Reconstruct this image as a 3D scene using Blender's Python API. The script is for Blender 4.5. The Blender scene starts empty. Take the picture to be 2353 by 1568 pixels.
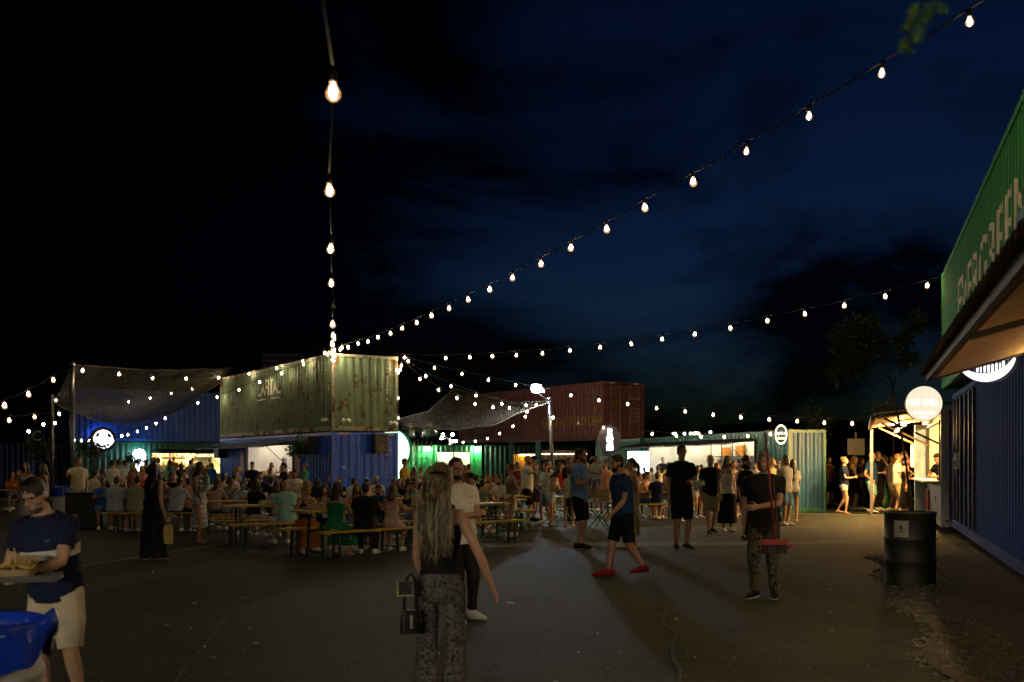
import bpy, bmesh, math, random
from mathutils import Vector, Matrix, noise
rad = math.radians
SC = bpy.context.scene
COL = SC.collection
random.seed(7)
# ------------------------------------------------------------------ camera, sky, exposure
CAMH, FPX, CX, HY = 1.58, 2350.0, 1176.5, 1062.0
cam = bpy.data.objects.new('camera', bpy.data.cameras.new('camera'))
COL.objects.link(cam); SC.camera = cam
cam.location = (0, 0, CAMH); cam.rotation_euler = (rad(90), 0, 0)
cam.data.sensor_width = 36; cam.data.lens = 36 * FPX / 2353
cam.data.shift_y = (HY - 784) / 2353
cam.data.clip_start = .05; cam.data.clip_end = 2000
cam.data.dof.use_dof = True; cam.data.dof.focus_distance = 22; cam.data.dof.aperture_fstop = 2.8

world = bpy.data.worlds.new('World'); SC.world = world; world.use_nodes = True
wn, wl = world.node_tree.nodes, world.node_tree.links
bg = wn['Background']
sky = wn.new('ShaderNodeTexSky'); sky.sky_type = 'NISHITA'; sky.sun_disc = False
sky.sun_elevation = rad(-4.0); sky.sun_rotation = rad(25)
tc = wn.new('ShaderNodeTexCoord')
mp = wn.new('ShaderNodeMapping'); mp.inputs['Scale'].default_value = (1.0, 1.0, 2.6)
nz = wn.new('ShaderNodeTexNoise'); nz.inputs['Scale'].default_value = 3.2; nz.inputs['Detail'].default_value = 9
nz.inputs['Roughness'].default_value = .58; nz.inputs['Distortion'].default_value = .5
wl.new(tc.outputs['Generated'], mp.inputs[0]); wl.new(mp.outputs[0], nz.inputs['Vector'])
sep = wn.new('ShaderNodeSeparateXYZ'); wl.new(tc.outputs['Generated'], sep.inputs[0])
mr = wn.new('ShaderNodeMapRange'); mr.inputs[1].default_value = -.32; mr.inputs[2].default_value = .2
mr.inputs[3].default_value = -.34; mr.inputs[4].default_value = .1
wl.new(sep.outputs[0], mr.inputs[0])
ad = wn.new('ShaderNodeMath'); ad.operation = 'ADD'
wl.new(nz.outputs[0], ad.inputs[0]); wl.new(mr.outputs[0], ad.inputs[1])
rp = wn.new('ShaderNodeValToRGB'); rp.color_ramp.elements[0].position = .36; rp.color_ramp.elements[1].position = .62
rp.color_ramp.elements[0].color = (.05, .05, .05, 1)
bx1 = wn.new('ShaderNodeMapRange'); bx1.interpolation_type = 'SMOOTHSTEP'; bx1.inputs[1].default_value = .05; bx1.inputs[2].default_value = .36; wl.new(sep.outputs[0], bx1.inputs[0])
bz1 = wn.new('ShaderNodeMapRange'); bz1.interpolation_type = 'SMOOTHSTEP'; bz1.inputs[1].default_value = .12; bz1.inputs[2].default_value = .27; bz1.inputs[3].default_value = 1; bz1.inputs[4].default_value = 0; wl.new(sep.outputs[2], bz1.inputs[0])
bml = wn.new('ShaderNodeMath'); bml.operation = 'MULTIPLY'; wl.new(bx1.outputs[0], bml.inputs[0]); wl.new(bz1.outputs[0], bml.inputs[1])
bz2 = wn.new('ShaderNodeMapRange'); bz2.interpolation_type = 'SMOOTHSTEP'; bz2.inputs[1].default_value = .0; bz2.inputs[2].default_value = .13; bz2.inputs[3].default_value = .6; bz2.inputs[4].default_value = 0; wl.new(sep.outputs[2], bz2.inputs[0])
bmx = wn.new('ShaderNodeMath'); bmx.operation = 'MAXIMUM'; wl.new(bml.outputs[0], bmx.inputs[0]); wl.new(bz2.outputs[0], bmx.inputs[1])
bsb = wn.new('ShaderNodeMath'); bsb.operation = 'MULTIPLY_ADD'; bsb.inputs[1].default_value = -.26; wl.new(bmx.outputs[0], bsb.inputs[0]); wl.new(ad.outputs[0], bsb.inputs[2])
wl.new(bsb.outputs[0], rp.inputs[0])
mx = wn.new('ShaderNodeMix'); mx.data_type = 'RGBA'; mx.blend_type = 'MULTIPLY'; mx.inputs[0].default_value = 1
tint = wn.new('ShaderNodeMix'); tint.data_type = 'RGBA'; tint.blend_type = 'MULTIPLY'; tint.inputs[0].default_value = 1
tint.inputs[7].default_value = (.17, .50, 1.45, 1)
wl.new(sky.outputs[0], tint.inputs[6])
wl.new(tint.outputs[2], mx.inputs[6]); wl.new(rp.outputs[0], mx.inputs[7])
wl.new(mx.outputs[2], bg.inputs[0]); bg.inputs[1].default_value = 0.15
vs = SC.view_settings; vs.view_transform = 'Standard'; vs.look = 'None'; vs.gamma = 1; vs.exposure = .25
cy = SC.cycles
cy.use_denoising = True; cy.max_bounces = 5; cy.diffuse_bounces = 3; cy.glossy_bounces = 3
cy.transparent_max_bounces = 10; cy.transmission_bounces = 3; cy.sample_clamp_indirect = 4
cy.caustics_reflective = False; cy.caustics_refractive = False; cy.use_light_tree = True
BULB_E, KITCH_E = 360.0, 100.0

# ------------------------------------------------------------------ pixel -> place
def V(px, py, d):
    return Vector(((px - CX) / FPX * d, d, CAMH + (HY - py) / FPX * d))
def F(py): return CAMH * FPX / (py - HY)            # depth of ground seen at row py
CR = {1: (0, 790.4), 2: (441.2, 790.4), 3: (827.2, 790.4), 4: (1194.9, 827.2), 5: (1562.5, 864.), 6: (1875., 551.5), 7: (1875., 992.6)}
def c(n, x, y): return (CR[n][0] + .3048 * x, CR[n][1] + .3048 * y)

# ------------------------------------------------------------------ materials
MATS = {}
def nodes(name):
    m = bpy.data.materials.new(name); m.use_nodes = True
    nt = m.node_tree
    return m, nt.nodes, nt.links, nt.nodes['Principled BSDF']
def M(name, col, rough=.6, metal=0, var=.2, vs=5, col2=None, lo=.35, hi=.65, st=(1, 1, 1), bump=0, bs=60, spec=.5, sheen=0):
    if name in MATS: return MATS[name]
    m, N, L, b = nodes(name)
    t = N.new('ShaderNodeTexCoord'); mpn = N.new('ShaderNodeMapping'); mpn.inputs['Scale'].default_value = st
    L.new(t.outputs['Object'], mpn.inputs[0])
    n = N.new('ShaderNodeTexNoise'); n.inputs['Scale'].default_value = vs; n.inputs['Detail'].default_value = 7; n.inputs['Roughness'].default_value = .62
    L.new(mpn.outputs[0], n.inputs['Vector'])
    r = N.new('ShaderNodeValToRGB'); r.color_ramp.elements[0].position = lo; r.color_ramp.elements[1].position = hi
    ca = [x * (1 - var) for x in col]; cb = col2 if col2 else [min(1, x * (1 + var)) for x in col]
    r.color_ramp.elements[0].color = (*ca, 1); r.color_ramp.elements[1].color = (*cb, 1)
    L.new(n.outputs[0], r.inputs[0]); L.new(r.outputs[0], b.inputs['Base Color'])
    b.inputs['Roughness'].default_value = rough; b.inputs['Metallic'].default_value = metal
    b.inputs['Specular IOR Level'].default_value = spec
    if sheen: b.inputs['Sheen Weight'].default_value = sheen
    if bump:
        n2 = N.new('ShaderNodeTexNoise'); n2.inputs['Scale'].default_value = bs; n2.inputs['Detail'].default_value = 4
        L.new(t.outputs['Object'], n2.inputs['Vector'])
        bp = N.new('ShaderNodeBump'); bp.inputs['Strength'].default_value = bump; bp.inputs['Distance'].default_value = .01
        L.new(n2.outputs[0], bp.inputs['Height']); L.new(bp.outputs[0], b.inputs['Normal'])
    MATS[name] = m
    return m
def E(name, col, s, front=True):
    if name in MATS: return MATS[name]
    m, N, L, b = nodes(name)
    b.inputs['Base Color'].default_value = (.02, .02, .02, 1)
    b.inputs['Emission Color'].default_value = (*col, 1); b.inputs['Emission Strength'].default_value = s
    m.cycles.emission_sampling = 'FRONT' if name == 'bulb_glow' else 'FRONT_BACK'
    MATS[name] = m
    return m
def PAINT(name, col, rust=.3, rough=.45, grime=.3):
    """painted steel with dirt streaks and rust spots"""
    if name in MATS: return MATS[name]
    m, N, L, b = nodes(name)
    t = N.new('ShaderNodeTexCoord'); mpn = N.new('ShaderNodeMapping'); mpn.inputs['Scale'].default_value = (2.2, 2.2, .35)
    L.new(t.outputs['Object'], mpn.inputs[0])
    n = N.new('ShaderNodeTexNoise'); n.inputs['Scale'].default_value = 2.4; n.inputs['Detail'].default_value = 8; n.inputs['Roughness'].default_value = .65
    L.new(mpn.outputs[0], n.inputs['Vector'])
    r = N.new('ShaderNodeValToRGB'); r.color_ramp.elements[0].position = .3; r.color_ramp.elements[1].position = .66
    r.color_ramp.elements[0].color = (*[x * (1 - grime) for x in col], 1); r.color_ramp.elements[1].color = (*[x * 1.15 for x in col], 1)
    L.new(n.outputs[0], r.inputs[0])
    n2 = N.new('ShaderNodeTexNoise'); n2.inputs['Scale'].default_value = 3.1; n2.inputs['Detail'].default_value = 11; n2.inputs['Roughness'].default_value = .72
    mp2 = N.new('ShaderNodeMapping'); mp2.inputs['Scale'].default_value = (1, 1, .55); mp2.inputs['Location'].default_value = (3.1, 1.7, 5)
    L.new(t.outputs['Object'], mp2.inputs[0]); L.new(mp2.outputs[0], n2.inputs['Vector'])
    r2 = N.new('ShaderNodeValToRGB'); r2.color_ramp.elements[0].position = .66 - .2 * rust; r2.color_ramp.elements[1].position = .72 - .2 * rust
    L.new(n2.outputs[0], r2.inputs[0])
    mxr = N.new('ShaderNodeMix'); mxr.data_type = 'RGBA'
    L.new(r2.outputs[0], mxr.inputs[0]); L.new(r.outputs[0], mxr.inputs[6]); mxr.inputs[7].default_value = (.075, .03, .012, 1)
    L.new(mxr.outputs[2], b.inputs['Base Color'])
    ro = N.new('ShaderNodeMapRange'); ro.inputs[3].default_value = rough; ro.inputs[4].default_value = .9
    L.new(r2.outputs[0], ro.inputs[0]); L.new(ro.outputs[0], b.inputs['Roughness'])
    bp = N.new('ShaderNodeBump'); bp.inputs['Strength'].default_value = .25; bp.inputs['Distance'].default_value = .01
    L.new(n2.outputs[0], bp.inputs['Height']); L.new(bp.outputs[0], b.inputs['Normal'])
    MATS[name] = m
    return m
def PATTERN(name, kind, cols, scale):
    if name in MATS: return MATS[name]
    m, N, L, b = nodes(name)
    t = N.new('ShaderNodeTexCoord'); b.inputs['Roughness'].default_value = .85; b.inputs['Specular IOR Level'].default_value = .2
    if kind == 'cells':
        n0 = N.new('ShaderNodeTexNoise'); n0.inputs['Scale'].default_value = scale * .8
        am = N.new('ShaderNodeMix'); am.data_type = 'RGBA'; am.blend_type = 'LINEAR_LIGHT'; am.inputs[0].default_value = .06
        L.new(t.outputs['Object'], am.inputs[6]); L.new(t.outputs['Object'], n0.inputs['Vector']); L.new(n0.outputs[1], am.inputs[7])
        mpn = N.new('ShaderNodeMapping'); mpn.inputs['Scale'].default_value = (1, 1, 1.7)
        L.new(am.outputs[2], mpn.inputs[0])
        n = N.new('ShaderNodeTexVoronoi'); n.inputs['Scale'].default_value = scale; out = n.outputs['Distance']
        L.new(mpn.outputs[0], n.inputs['Vector'])
    else:
        n = N.new('ShaderNodeTexNoise'); n.inputs['Scale'].default_value = scale; n.inputs['Detail'].default_value = 3; n.inputs['Distortion'].default_value = 1.6
        L.new(t.outputs['Object'], n.inputs['Vector']); out = n.outputs[0]
    r = N.new('ShaderNodeValToRGB'); r.color_ramp.interpolation = 'CONSTANT'
    el = r.color_ramp.elements
    while len(el) < len(cols): el.new(.5)
    for i, (p, cc) in enumerate(cols):
        el[i].position = p; el[i].color = (*cc, 1)
    L.new(out, r.inputs[0]); L.new(r.outputs[0], b.inputs['Base Color'])
    MATS[name] = m
    return m
CLOTH = dict(white=(.66, .66, .63), cream=(.58, .52, .40), black=(.010, .010, .012), navy=(.010, .015, .045), blue=(.015, .05, .14), ltblue=(.13, .27, .55),
             shirtblue=(.36, .44, .55), teal=(.05, .36, .30), aqua=(.30, .58, .56), green=(.006, .13, .05), olive=(.17, .16, .10), sage=(.27, .29, .20), khaki=(.33, .28, .16),
             pink=(.55, .12, .14), yellow=(.46, .31, .03), maroon=(.09, .016, .02), denim=(.09, .16, .28), grey=(.13, .13, .14), ltgrey=(.38, .38, .38),
             orange=(.30, .10, .014), red=(.24, .010, .007), brown=(.10, .05, .025), dkgreen=(.01, .06, .035), royal=(.03, .14, .5), straw=(.42, .31, .1), peach=(.6, .33, .24))
def cl(n):
    if n in MATS: return MATS[n]
    return M('cloth_' + n, CLOTH[n], .88, var=.14, vs=9, bump=.3, bs=200, spec=.12)
SKINS = [(.40, .22, .14), (.46, .28, .19), (.32, .16, .09), (.22, .11, .06)]
def skin(i):
    k = 'skin_%d' % i
    if k in MATS: return MATS[k]
    m = M(k, SKINS[i], .5, var=.1, vs=14, bump=.08, bs=300, spec=.4)
    return m
HAIRS = dict(dark=(.012, .008, .006), brown=(.035, .018, .010), light=(.16, .095, .04), blond=(.34, .24, .11), red=(.16, .05, .02), grey=(.16, .15, .14))
def hairm(n): return M('hair_' + n, HAIRS[n], .42, var=.35, vs=30, st=(1, 1, .2), bump=.5, bs=160, spec=.5)
PATTERN('floral', 'n', [(0, (.62, .64, .66)), (.50, (.30, .42, .66)), (.545, (.04, .11, .40)), (.60, (.55, .60, .68))], 9)
PATTERN('leaf_print', 'n', [(0, (.36, .37, .33)), (.47, (.07, .09, .07)), (.53, (.42, .42, .38)), (.60, (.10, .12, .10))], 13)
PATTERN('leopard', 'cells', [(0, (.006, .006, .007)), (.25, (.03, .028, .028)), (.42, (.075, .073, .076)), (.62, (.11, .105, .10))], 30)
PATTERN('camo', 'n', [(0, (.05, .05, .035)), (.44, (.012, .013, .010)), (.52, (.11, .10, .07)), (.58, (.02, .022, .016))], 9)
PATTERN('rose_print', 'n', [(0, (.50, .36, .33)), (.47, (.30, .16, .16)), (.52, (.58, .44, .40)), (.60, (.16, .16, .24))], 12)
PATTERN('warm_print', 'n', [(0, (.30, .15, .08)), (.47, (.10, .03, .02)), (.54, (.45, .28, .18))], 12)

# ------------------------------------------------------------------ mesh builder
class MB:
    def __init__(s): s.v = []; s.f = []
    def ring(s, ctr, X, Y, a, b, n=12, p=2.0):
        i0 = len(s.v)
        for k in range(n):
            t = 2 * math.pi * k / n; ct, st = math.cos(t), math.sin(t)
            if p != 2: ct = math.copysign(abs(ct) ** (2 / p), ct); st = math.copysign(abs(st) ** (2 / p), st)
            s.v.append(ctr + X * (a * ct) + Y * (b * st))
        return list(range(i0, i0 + n))
    def bridge(s, r1, r2):
        n = len(r1)
        for k in range(n): s.f.append((r1[k], r1[(k + 1) % n], r2[(k + 1) % n], r2[k]))
    def cap(s, r, ctr=None):
        if ctr is None: s.f.append(tuple(r))
        else:
            i = len(s.v); s.v.append(ctr)
            for k in range(len(r)): s.f.append((r[k], r[(k + 1) % len(r)], i))
    def loft(s, rings, n=14, p=2.0, capped=True):
        rs = [s.ring(*g[:5], n=n, p=(g[5] if len(g) > 5 else p)) for g in rings]
        for a, b in zip(rs, rs[1:]): s.bridge(a, b)
        if capped: s.f.append(tuple(reversed(rs[0]))); s.f.append(tuple(rs[-1]))
        return rs
    def tube(s, pts, rads, n=8, ref=None, round_ends=False, capped=True):
        pts = [Vector(p) for p in pts]
        if not hasattr(rads, '__len__'): rads = [rads] * len(pts)
        if round_ends:
            d0 = (pts[0] - pts[1]).normalized(); d1 = (pts[-1] - pts[-2]).normalized(); r0, r1 = rads[0], rads[-1]
            if isinstance(r0, tuple): r0 = max(r0)
            if isinstance(r1, tuple): r1 = max(r1)
            sc = lambda r, k: tuple(x * k for x in r) if isinstance(r, tuple) else r * k
            pts = [pts[0] + d0 * r0 * .9, pts[0] + d0 * r0 * .5] + pts + [pts[-1] + d1 * r1 * .5, pts[-1] + d1 * r1 * .9]
            rads = [sc(rads[0], .35), sc(rads[0], .85)] + list(rads) + [sc(rads[-1], .85), sc(rads[-1], .35)]
        T = []
        for i in range(len(pts)):
            d = pts[min(i + 1, len(pts) - 1)] - pts[max(i - 1, 0)]
            T.append(d.normalized() if d.length > 1e-9 else Vector((0, 0, 1)))
        X = Vector(ref) if ref is not None else (Vector((1, 0, 0)) if abs(T[0].x) < .8 else Vector((0, 1, 0)))
        g = []
        for i, p in enumerate(pts):
            X = X - T[i] * X.dot(T[i])
            X = X.normalized() if X.length > 1e-6 else T[i].orthogonal().normalized()
            r = rads[i]; a, b = r if isinstance(r, tuple) else (r, r)
            g.append((p, X, T[i].cross(X), a, b))
        return s.loft(g, n=n, capped=capped)
    def ball(s, ctr, r, n=10, m=6, R=None):
        ctr = Vector(ctr); r = (r, r, r) if not hasattr(r, '__len__') else r
        R = R or Matrix.Identity(3); X, Y, Z = R.col
        prev = None
        for j in range(1, m):
            t = math.pi * j / m
            k = s.ring(ctr - Z * (r[2] * math.cos(t)), X, Y, r[0] * math.sin(t), r[1] * math.sin(t), n)
            if prev: s.bridge(prev, k)
            else: s.cap(list(reversed(k)), ctr - Z * r[2])
            prev = k
        s.cap(prev, ctr + Z * r[2])
    def box(s, ctr, size, R=None):
        ctr = Vector(ctr); R = R or Matrix.Identity(3); i = len(s.v)
        for z in (-.5, .5):
            for y in (-.5, .5):
                for x in (-.5, .5): s.v.append(ctr + R @ Vector((x * size[0], y * size[1], z * size[2])))
        for q in ((0, 2, 3, 1), (4, 5, 7, 6), (0, 1, 5, 4), (2, 6, 7, 3), (0, 4, 6, 2), (1, 3, 7, 5)): s.f.append(tuple(i + k for k in q))
    def bx(s, x0, x1, y0, y1, z0, z1): s.box(((x0 + x1) / 2, (y0 + y1) / 2, (z0 + z1) / 2), (x1 - x0, y1 - y0, z1 - z0))
    def bar(s, a, b, w, h=None):
        a, b = Vector(a), Vector(b); h = h or w; T = (b - a).normalized()
        X = T.cross(Vector((0, 0, 1)));  X = X.normalized() if X.length > 1e-4 else Vector((1, 0, 0))
        Y = T.cross(X); i = len(s.v)
        for p in (a, b):
            for sx, sy in ((-1, -1), (1, -1), (1, 1), (-1, 1)): s.v.append(p + X * (sx * w / 2) + Y * (sy * h / 2))
        for q in ((0, 3, 2, 1), (4, 5, 6, 7), (0, 1, 5, 4), (1, 2, 6, 5), (2, 3, 7, 6), (3, 0, 4, 7)): s.f.append(tuple(i + k for k in q))
    def quad(s, a, b, cc, d):
        i = len(s.v); s.v += [Vector(a), Vector(b), Vector(cc), Vector(d)]; s.f.append((i, i + 1, i + 2, i + 3))
    def lathe(s, prof, n=16, ctr=(0, 0, 0), capped=True):
        ctr = Vector(ctr); X, Y = Vector((1, 0, 0)), Vector((0, 1, 0))
        s.loft([(ctr + Vector((0, 0, z)), X, Y, r, r) for r, z in prof], n=n, capped=capped)
    def poly(s, pts, y0, y1):
        """outline in the x-z plane pushed from y0 to y1"""
        n = len(pts); i = len(s.v)
        for y in (y0, y1): s.v += [Vector((p[0], y, p[1])) for p in pts]
        s.f.append(tuple(range(i, i + n))); s.f.append(tuple(reversed(range(i + n, i + 2 * n))))
        for k in range(n): s.f.append((i + k, i + n + k, i + n + (k + 1) % n, i + (k + 1) % n))
    def mesh(s, name, mat, smooth=False):
        me = bpy.data.meshes.new(name); me.from_pydata([tuple(v) for v in s.v], [], s.f)
        if mat: me.materials.append(mat)
        if smooth: me.polygons.foreach_set('use_smooth', [True] * len(me.polygons))
        me.update(); return me
    def build(s, name, mat, parent=None, smooth=False, loc=None, rot=None):
        o = bpy.data.objects.new(name, s.mesh(name, mat, smooth)); COL.objects.link(o)
        if parent: o.parent = parent
        if loc is not None: o.location = loc
        if rot is not None: o.rotation_euler = rot
        return o
def tag(o, label, cat, group=None):
    o['label'] = label; o['category'] = cat
    if group: o['group'] = group
    return o
def thing(name, label, cat, loc=(0, 0, 0), rz=0, group=None):
    o = bpy.data.objects.new(name, None); COL.objects.link(o); o.location = loc; o.rotation_euler = (0, 0, rz); o.empty_display_size = .1
    return tag(o, label, cat, group)
def inst(name, me, parent=None, loc=(0, 0, 0), rot=(0, 0, 0), scale=(1, 1, 1)):
    o = bpy.data.objects.new(name, me); COL.objects.link(o); o.location = loc; o.rotation_euler = rot; o.scale = scale
    if parent: o.parent = parent
    return o
def structure(name, mb, mat, smooth=False):
    o = mb.build(name, mat, smooth=smooth); o['kind'] = 'structure'; return o
def text_mesh(body, size, w=None, extr=0.0):
    cu = bpy.data.curves.new('lettering', 'FONT'); cu.body = body; cu.size = size; cu.extrude = extr; cu.resolution_u = 3
    cu.align_x = 'CENTER'; cu.align_y = 'CENTER'
    o = bpy.data.objects.new('lettering', cu)
    COL.objects.link(o); dg = bpy.context.evaluated_depsgraph_get()
    me = bpy.data.meshes.new_from_object(o.evaluated_get(dg)); bpy.data.objects.remove(o); bpy.data.curves.remove(cu)
    xs = [v.co.x for v in me.vertices]
    if w and xs:
        k = w / (max(xs) - min(xs)); mid = (max(xs) + min(xs)) / 2
        for v in me.vertices: v.co.x = (v.co.x - mid) * k
    for v in me.vertices: v.co = Vector((v.co.x, -v.co.z, v.co.y))      # stand it up in x-z, facing -y
    return me
def lettering(body, size, mat, parent, loc, w=None, h=None, rot=(0, 0, 0), extr=0.0):
    me = text_mesh(body, size, w, extr)
    if h:
        zs = [v.co.z for v in me.vertices]; k = h / (max(zs) - min(zs)); m0 = (max(zs) + min(zs)) / 2
        for v in me.vertices: v.co.z = (v.co.z - m0) * k
    me.materials.clear(); me.materials.append(mat)
    return inst('lettering', me, parent, loc, rot)
# ------------------------------------------------------------------ shipping containers
PITCH, PD = .278, .036
def prof(x, p=PITCH, d=PD):
    t = (x % p) / p
    if t < .26: return 0
    if t < .5: return d * (t - .26) / .24
    if t < .76: return d
    return d * (1 - (t - .76) / .24)
def breaks(L, p=PITCH):
    b = [0.0]; k = 0
    while k * p < L:
        b += [k * p + q * p for q in (0, .26, .5, .76) if 0 < k * p + q * p < L]; k += 1
    return b + [L]
def corr(L, z0, z1, holes=(), p=PITCH, d=PD):
    mb = MB(); xs = sorted(set(round(x, 5) for x in breaks(L, p) + [e for h in holes for e in h[:2]]))
    for a, b in zip(xs, xs[1:]):
        if b - a < 1e-4: continue
        mid = (a + b) / 2; segs = [(z0, z1)]
        for h in holes:
            if h[0] <= mid <= h[1]:
                ns = []
                for s0, s1 in segs:
                    if h[2] > s0: ns.append((s0, min(h[2], s1)))
                    if h[3] < s1: ns.append((max(h[3], s0), s1))
                segs = [q for q in ns if q[1] - q[0] > 1e-3]
        ya, yb = prof(a + 1e-6, p, d), prof(b - 1e-6, p, d)
        for s0, s1 in segs: mb.quad((a, ya, s0), (b, yb, s0), (b, yb, s1), (a, ya, s1))
    return mb
def corr_text(body, size, mat, parent, x, z, w=None, h=None, off=.02, y=None, rot=0, L=99, z0=0, loc=None):
    """lettering painted on a corrugated wall: cut at every fold and laid on the sheet"""
    me = text_mesh(body, size, w)
    if h:
        zs = [v.co.z for v in me.vertices]; k = h / (max(zs) - min(zs)); m0 = (max(zs) + min(zs)) / 2
        for v in me.vertices: v.co.z = (v.co.z - m0) * k
    bm = bmesh.new(); bm.from_mesh(me)
    if rot: bmesh.ops.rotate(bm, verts=bm.verts, cent=(0, 0, 0), matrix=Matrix.Rotation(rot, 3, 'Y'))
    bmesh.ops.translate(bm, verts=bm.verts, vec=(x, 0, z))
    lo = min(v.co.x for v in bm.verts); hi = max(v.co.x for v in bm.verts)
    for bk in [q + .1 for q in breaks(hi + .3)]:
        if lo < bk < hi: bmesh.ops.bisect_plane(bm, geom=bm.verts[:] + bm.edges[:] + bm.faces[:], plane_co=(bk, 0, 0), plane_no=(1, 0, 0))
    for v in bm.verts: v.co.y = off + prof(v.co.x - .1) - .005
    bm.to_mesh(me); bm.free(); me.materials.clear(); me.materials.append(mat)
    return inst('lettering', me, parent)
STEEL = M('galvanised_steel', (.35, .36, .37), .4, .8, vs=12)
DARK = M('dark_steel', (.02, .021, .023), .5, .3)
RUBBER = M('black_plastic', (.012, .012, .013), .55)
WHITEP = M('white_panel', (.72, .71, .68), .6, vs=3, var=.06)
WOODK = M('counter_wood', (.30, .17, .08), .55, vs=4, st=(1, 8, 8))
HAZ = M('hazard_yellow', (.55, .36, .02), .6); ORNG = M('label_orange', (.55, .22, .02), .6)
LETW = M('white_lettering', (.62, .62, .58), .7, vs=14); LETY = M('yellow_lettering', (.52, .34, .03), .7)
def container(label, o, u, L, z0, paint, W=2.438, H=2.591, holes=(), end0='corr', end1='corr', group=None, rail=None, name='shipping_container', cat='shipping container', back_holes=()):
    """o: left front corner seen from the yard, u: direction along the front"""
    u = Vector((u[0], u[1], 0)).normalized(); rz = math.atan2(u.y, u.x)
    r = thing(name, label, cat, (o[0], o[1], z0), rz, group); rail = rail or paint
    e = .14
    w = corr(L - .2, .16, H - .1, [(h[0] - .1, h[1] - .1, h[2], h[3]) for h in holes]); fr = w.build('front_wall', paint, r, loc=(.1, .02, 0))
    corr(L - .2, .16, H - .1).build('back_wall', paint, r, loc=(L - .1, W - .02, 0), rot=(0, 0, math.pi))
    for nm, kind, loc, rot in (('end_wall', end0, (0, W - .1, 0), -math.pi / 2), ('end_wall', end1, (L, .1, 0), math.pi / 2)):
        if kind == 'corr':
            corr(W - .2, .16, H - .1).build(nm, paint, r, loc=(loc[0] + (.02 if rot < 0 else -.02), loc[1], 0), rot=(0, 0, rot))
        elif kind == 'door':
            for k in range(2):
                d = MB(); wd = (W - .24) / 2
                for j in range(9):
                    zb = .18 + j * (H - .32) / 9; d.bx(0, wd - .01, (.0 if j % 2 else .03), .07, zb, zb + (H - .32) / 9 - .004)
                dl = d.build('door', paint, r, loc=(loc[0] + (.02 if rot < 0 else -.02), (.12 + k * wd) if rot > 0 else W - .12 - k * wd, 0), rot=(0, 0, rot))
                for q in (.3, .78):
                    bmb = MB(); bmb.tube([(wd * q, -.035, .14), (wd * q, -.035, H - .1)], .017, 8)
                    bmb.bx(wd * q - .05, wd * q + .05, -.03, 0, .95, 1.05)
                    bmb.build('locking_bar', STEEL, dl)
                hb = MB(); hb.bar((wd * .3, -.05, 1.1), (wd * .7, -.05, 1.12), .02, .03); hb.build('handle', STEEL, dl)
    rf = MB(); rf.bx(.06, L - .06, .06, W - .06, H - .06, H - .03); rf.build('roof', paint, r)
    fl = MB(); fl.bx(.06, L - .06, .06, W - .06, .1, .15); fl.build('floor', DARK, r)
    pm = MB(); pm.bx(0, .1, 0, .1, .118, H - .118); pme = pm.mesh('corner_post', rail)
    cm = MB(); cm.bx(0, .178, 0, .162, 0, .118); cme = cm.mesh('corner_casting', rail)
    for x in (0, 1):
        for y in (0, 1):
            inst('corner_post', pme, r, (x * (L - .1), y * (W - .1), 0))
            for z in (0, 1): inst('corner_casting', cme, r, (x * (L - .178) - .003 + .006 * x, y * (W - .162) - .003 + .006 * y, z * (H - .118)))
    for y in (0, W - .06):
        m = MB(); m.bx(.178, L - .178, y, y + .06, H - .1, H - .01); m.build('top_rail', rail, r)
        m = MB(); m.bx(.178, L - .178, y, y + .06, .01, .16); m.build('bottom_rail', rail, r)
    for x in (0, L - .06):
        m = MB(); m.bx(x, x + .06, .162, W - .162, H - .1, H - .012); m.build('top_rail', rail, r)
        m = MB(); m.bx(x, x + .06, .162, W - .162, .012, .16); m.build('bottom_rail', rail, r)
    for h in holes:
        m = MB()
        for a, b in ((h[0] - .05, h[0]), (h[1], h[1] + .05)): m.bx(a, b, -.01, .08, h[2] - .05, h[3] + .05)
        m.bx(h[0], h[1], -.01, .08, h[3], h[3] + .05); m.bx(h[0], h[1], -.01, .08, h[2] - .05, h[2])
        m.build('opening_frame', DARK, r)
    return r
def on_front(o, u, px):
    """distance along a front line at which picture column px crosses it"""
    k = (px - CX) / FPX; u = Vector((u[0], u[1])).normalized()
    return (k * o[1] - o[0]) / (u.x - k * u.y)
def kitchen(r, x0, x1, W, wallm, z0=.16, z1=2.45, lamps=3, le=1.0, warm=(1, .80, .52), counter=1.05, cz=(0.05, .5), cm=None, backm=None):
    """lined room with ceiling lamps and counter behind an opening"""
    m = MB(); m.quad((x0, W - .12, z0), (x1, W - .12, z0), (x1, W - .12, z1), (x0, W - .12, z1)); m.build('inner_back_wall', backm or wallm, r)
    for x in (x0, x1):
        m = MB(); m.quad((x, .07, z0), (x, W - .12, z0), (x, W - .12, z1), (x, .07, z1)); m.build('partition', wallm, r)
    m = MB(); m.quad((x0, .07, z1), (x1, .07, z1), (x1, W - .12, z1), (x0, W - .12, z1)); m.build('inner_ceiling', wallm, r)
    m = MB(); m.bx(x0 + .02, x1 - .02, cz[0] + .1, cz[1], .16, counter - .04); m.build('counter_front', cm or DARK, r)
    m = MB(); m.bx(x0 + .02, x1 - .02, cz[0] - .22, cz[1] + .04, counter - .04, counter); m.build('counter_top', WOODK, r)
    em = E('kitchen_lamp_%d_%d' % (int(le * 100), int(warm[2] * 100)), warm, KITCH_E * le)
    lm = MB(); lm.bx(-.55, .55, -.04, .04, -.05, 0); me = lm.mesh('ceiling_lamp', em)
    for k in range(lamps): inst('ceiling_lamp', me, r, (x0 + (k + .5) * (x1 - x0) / lamps, W * .5, z1 - .01))
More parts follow.
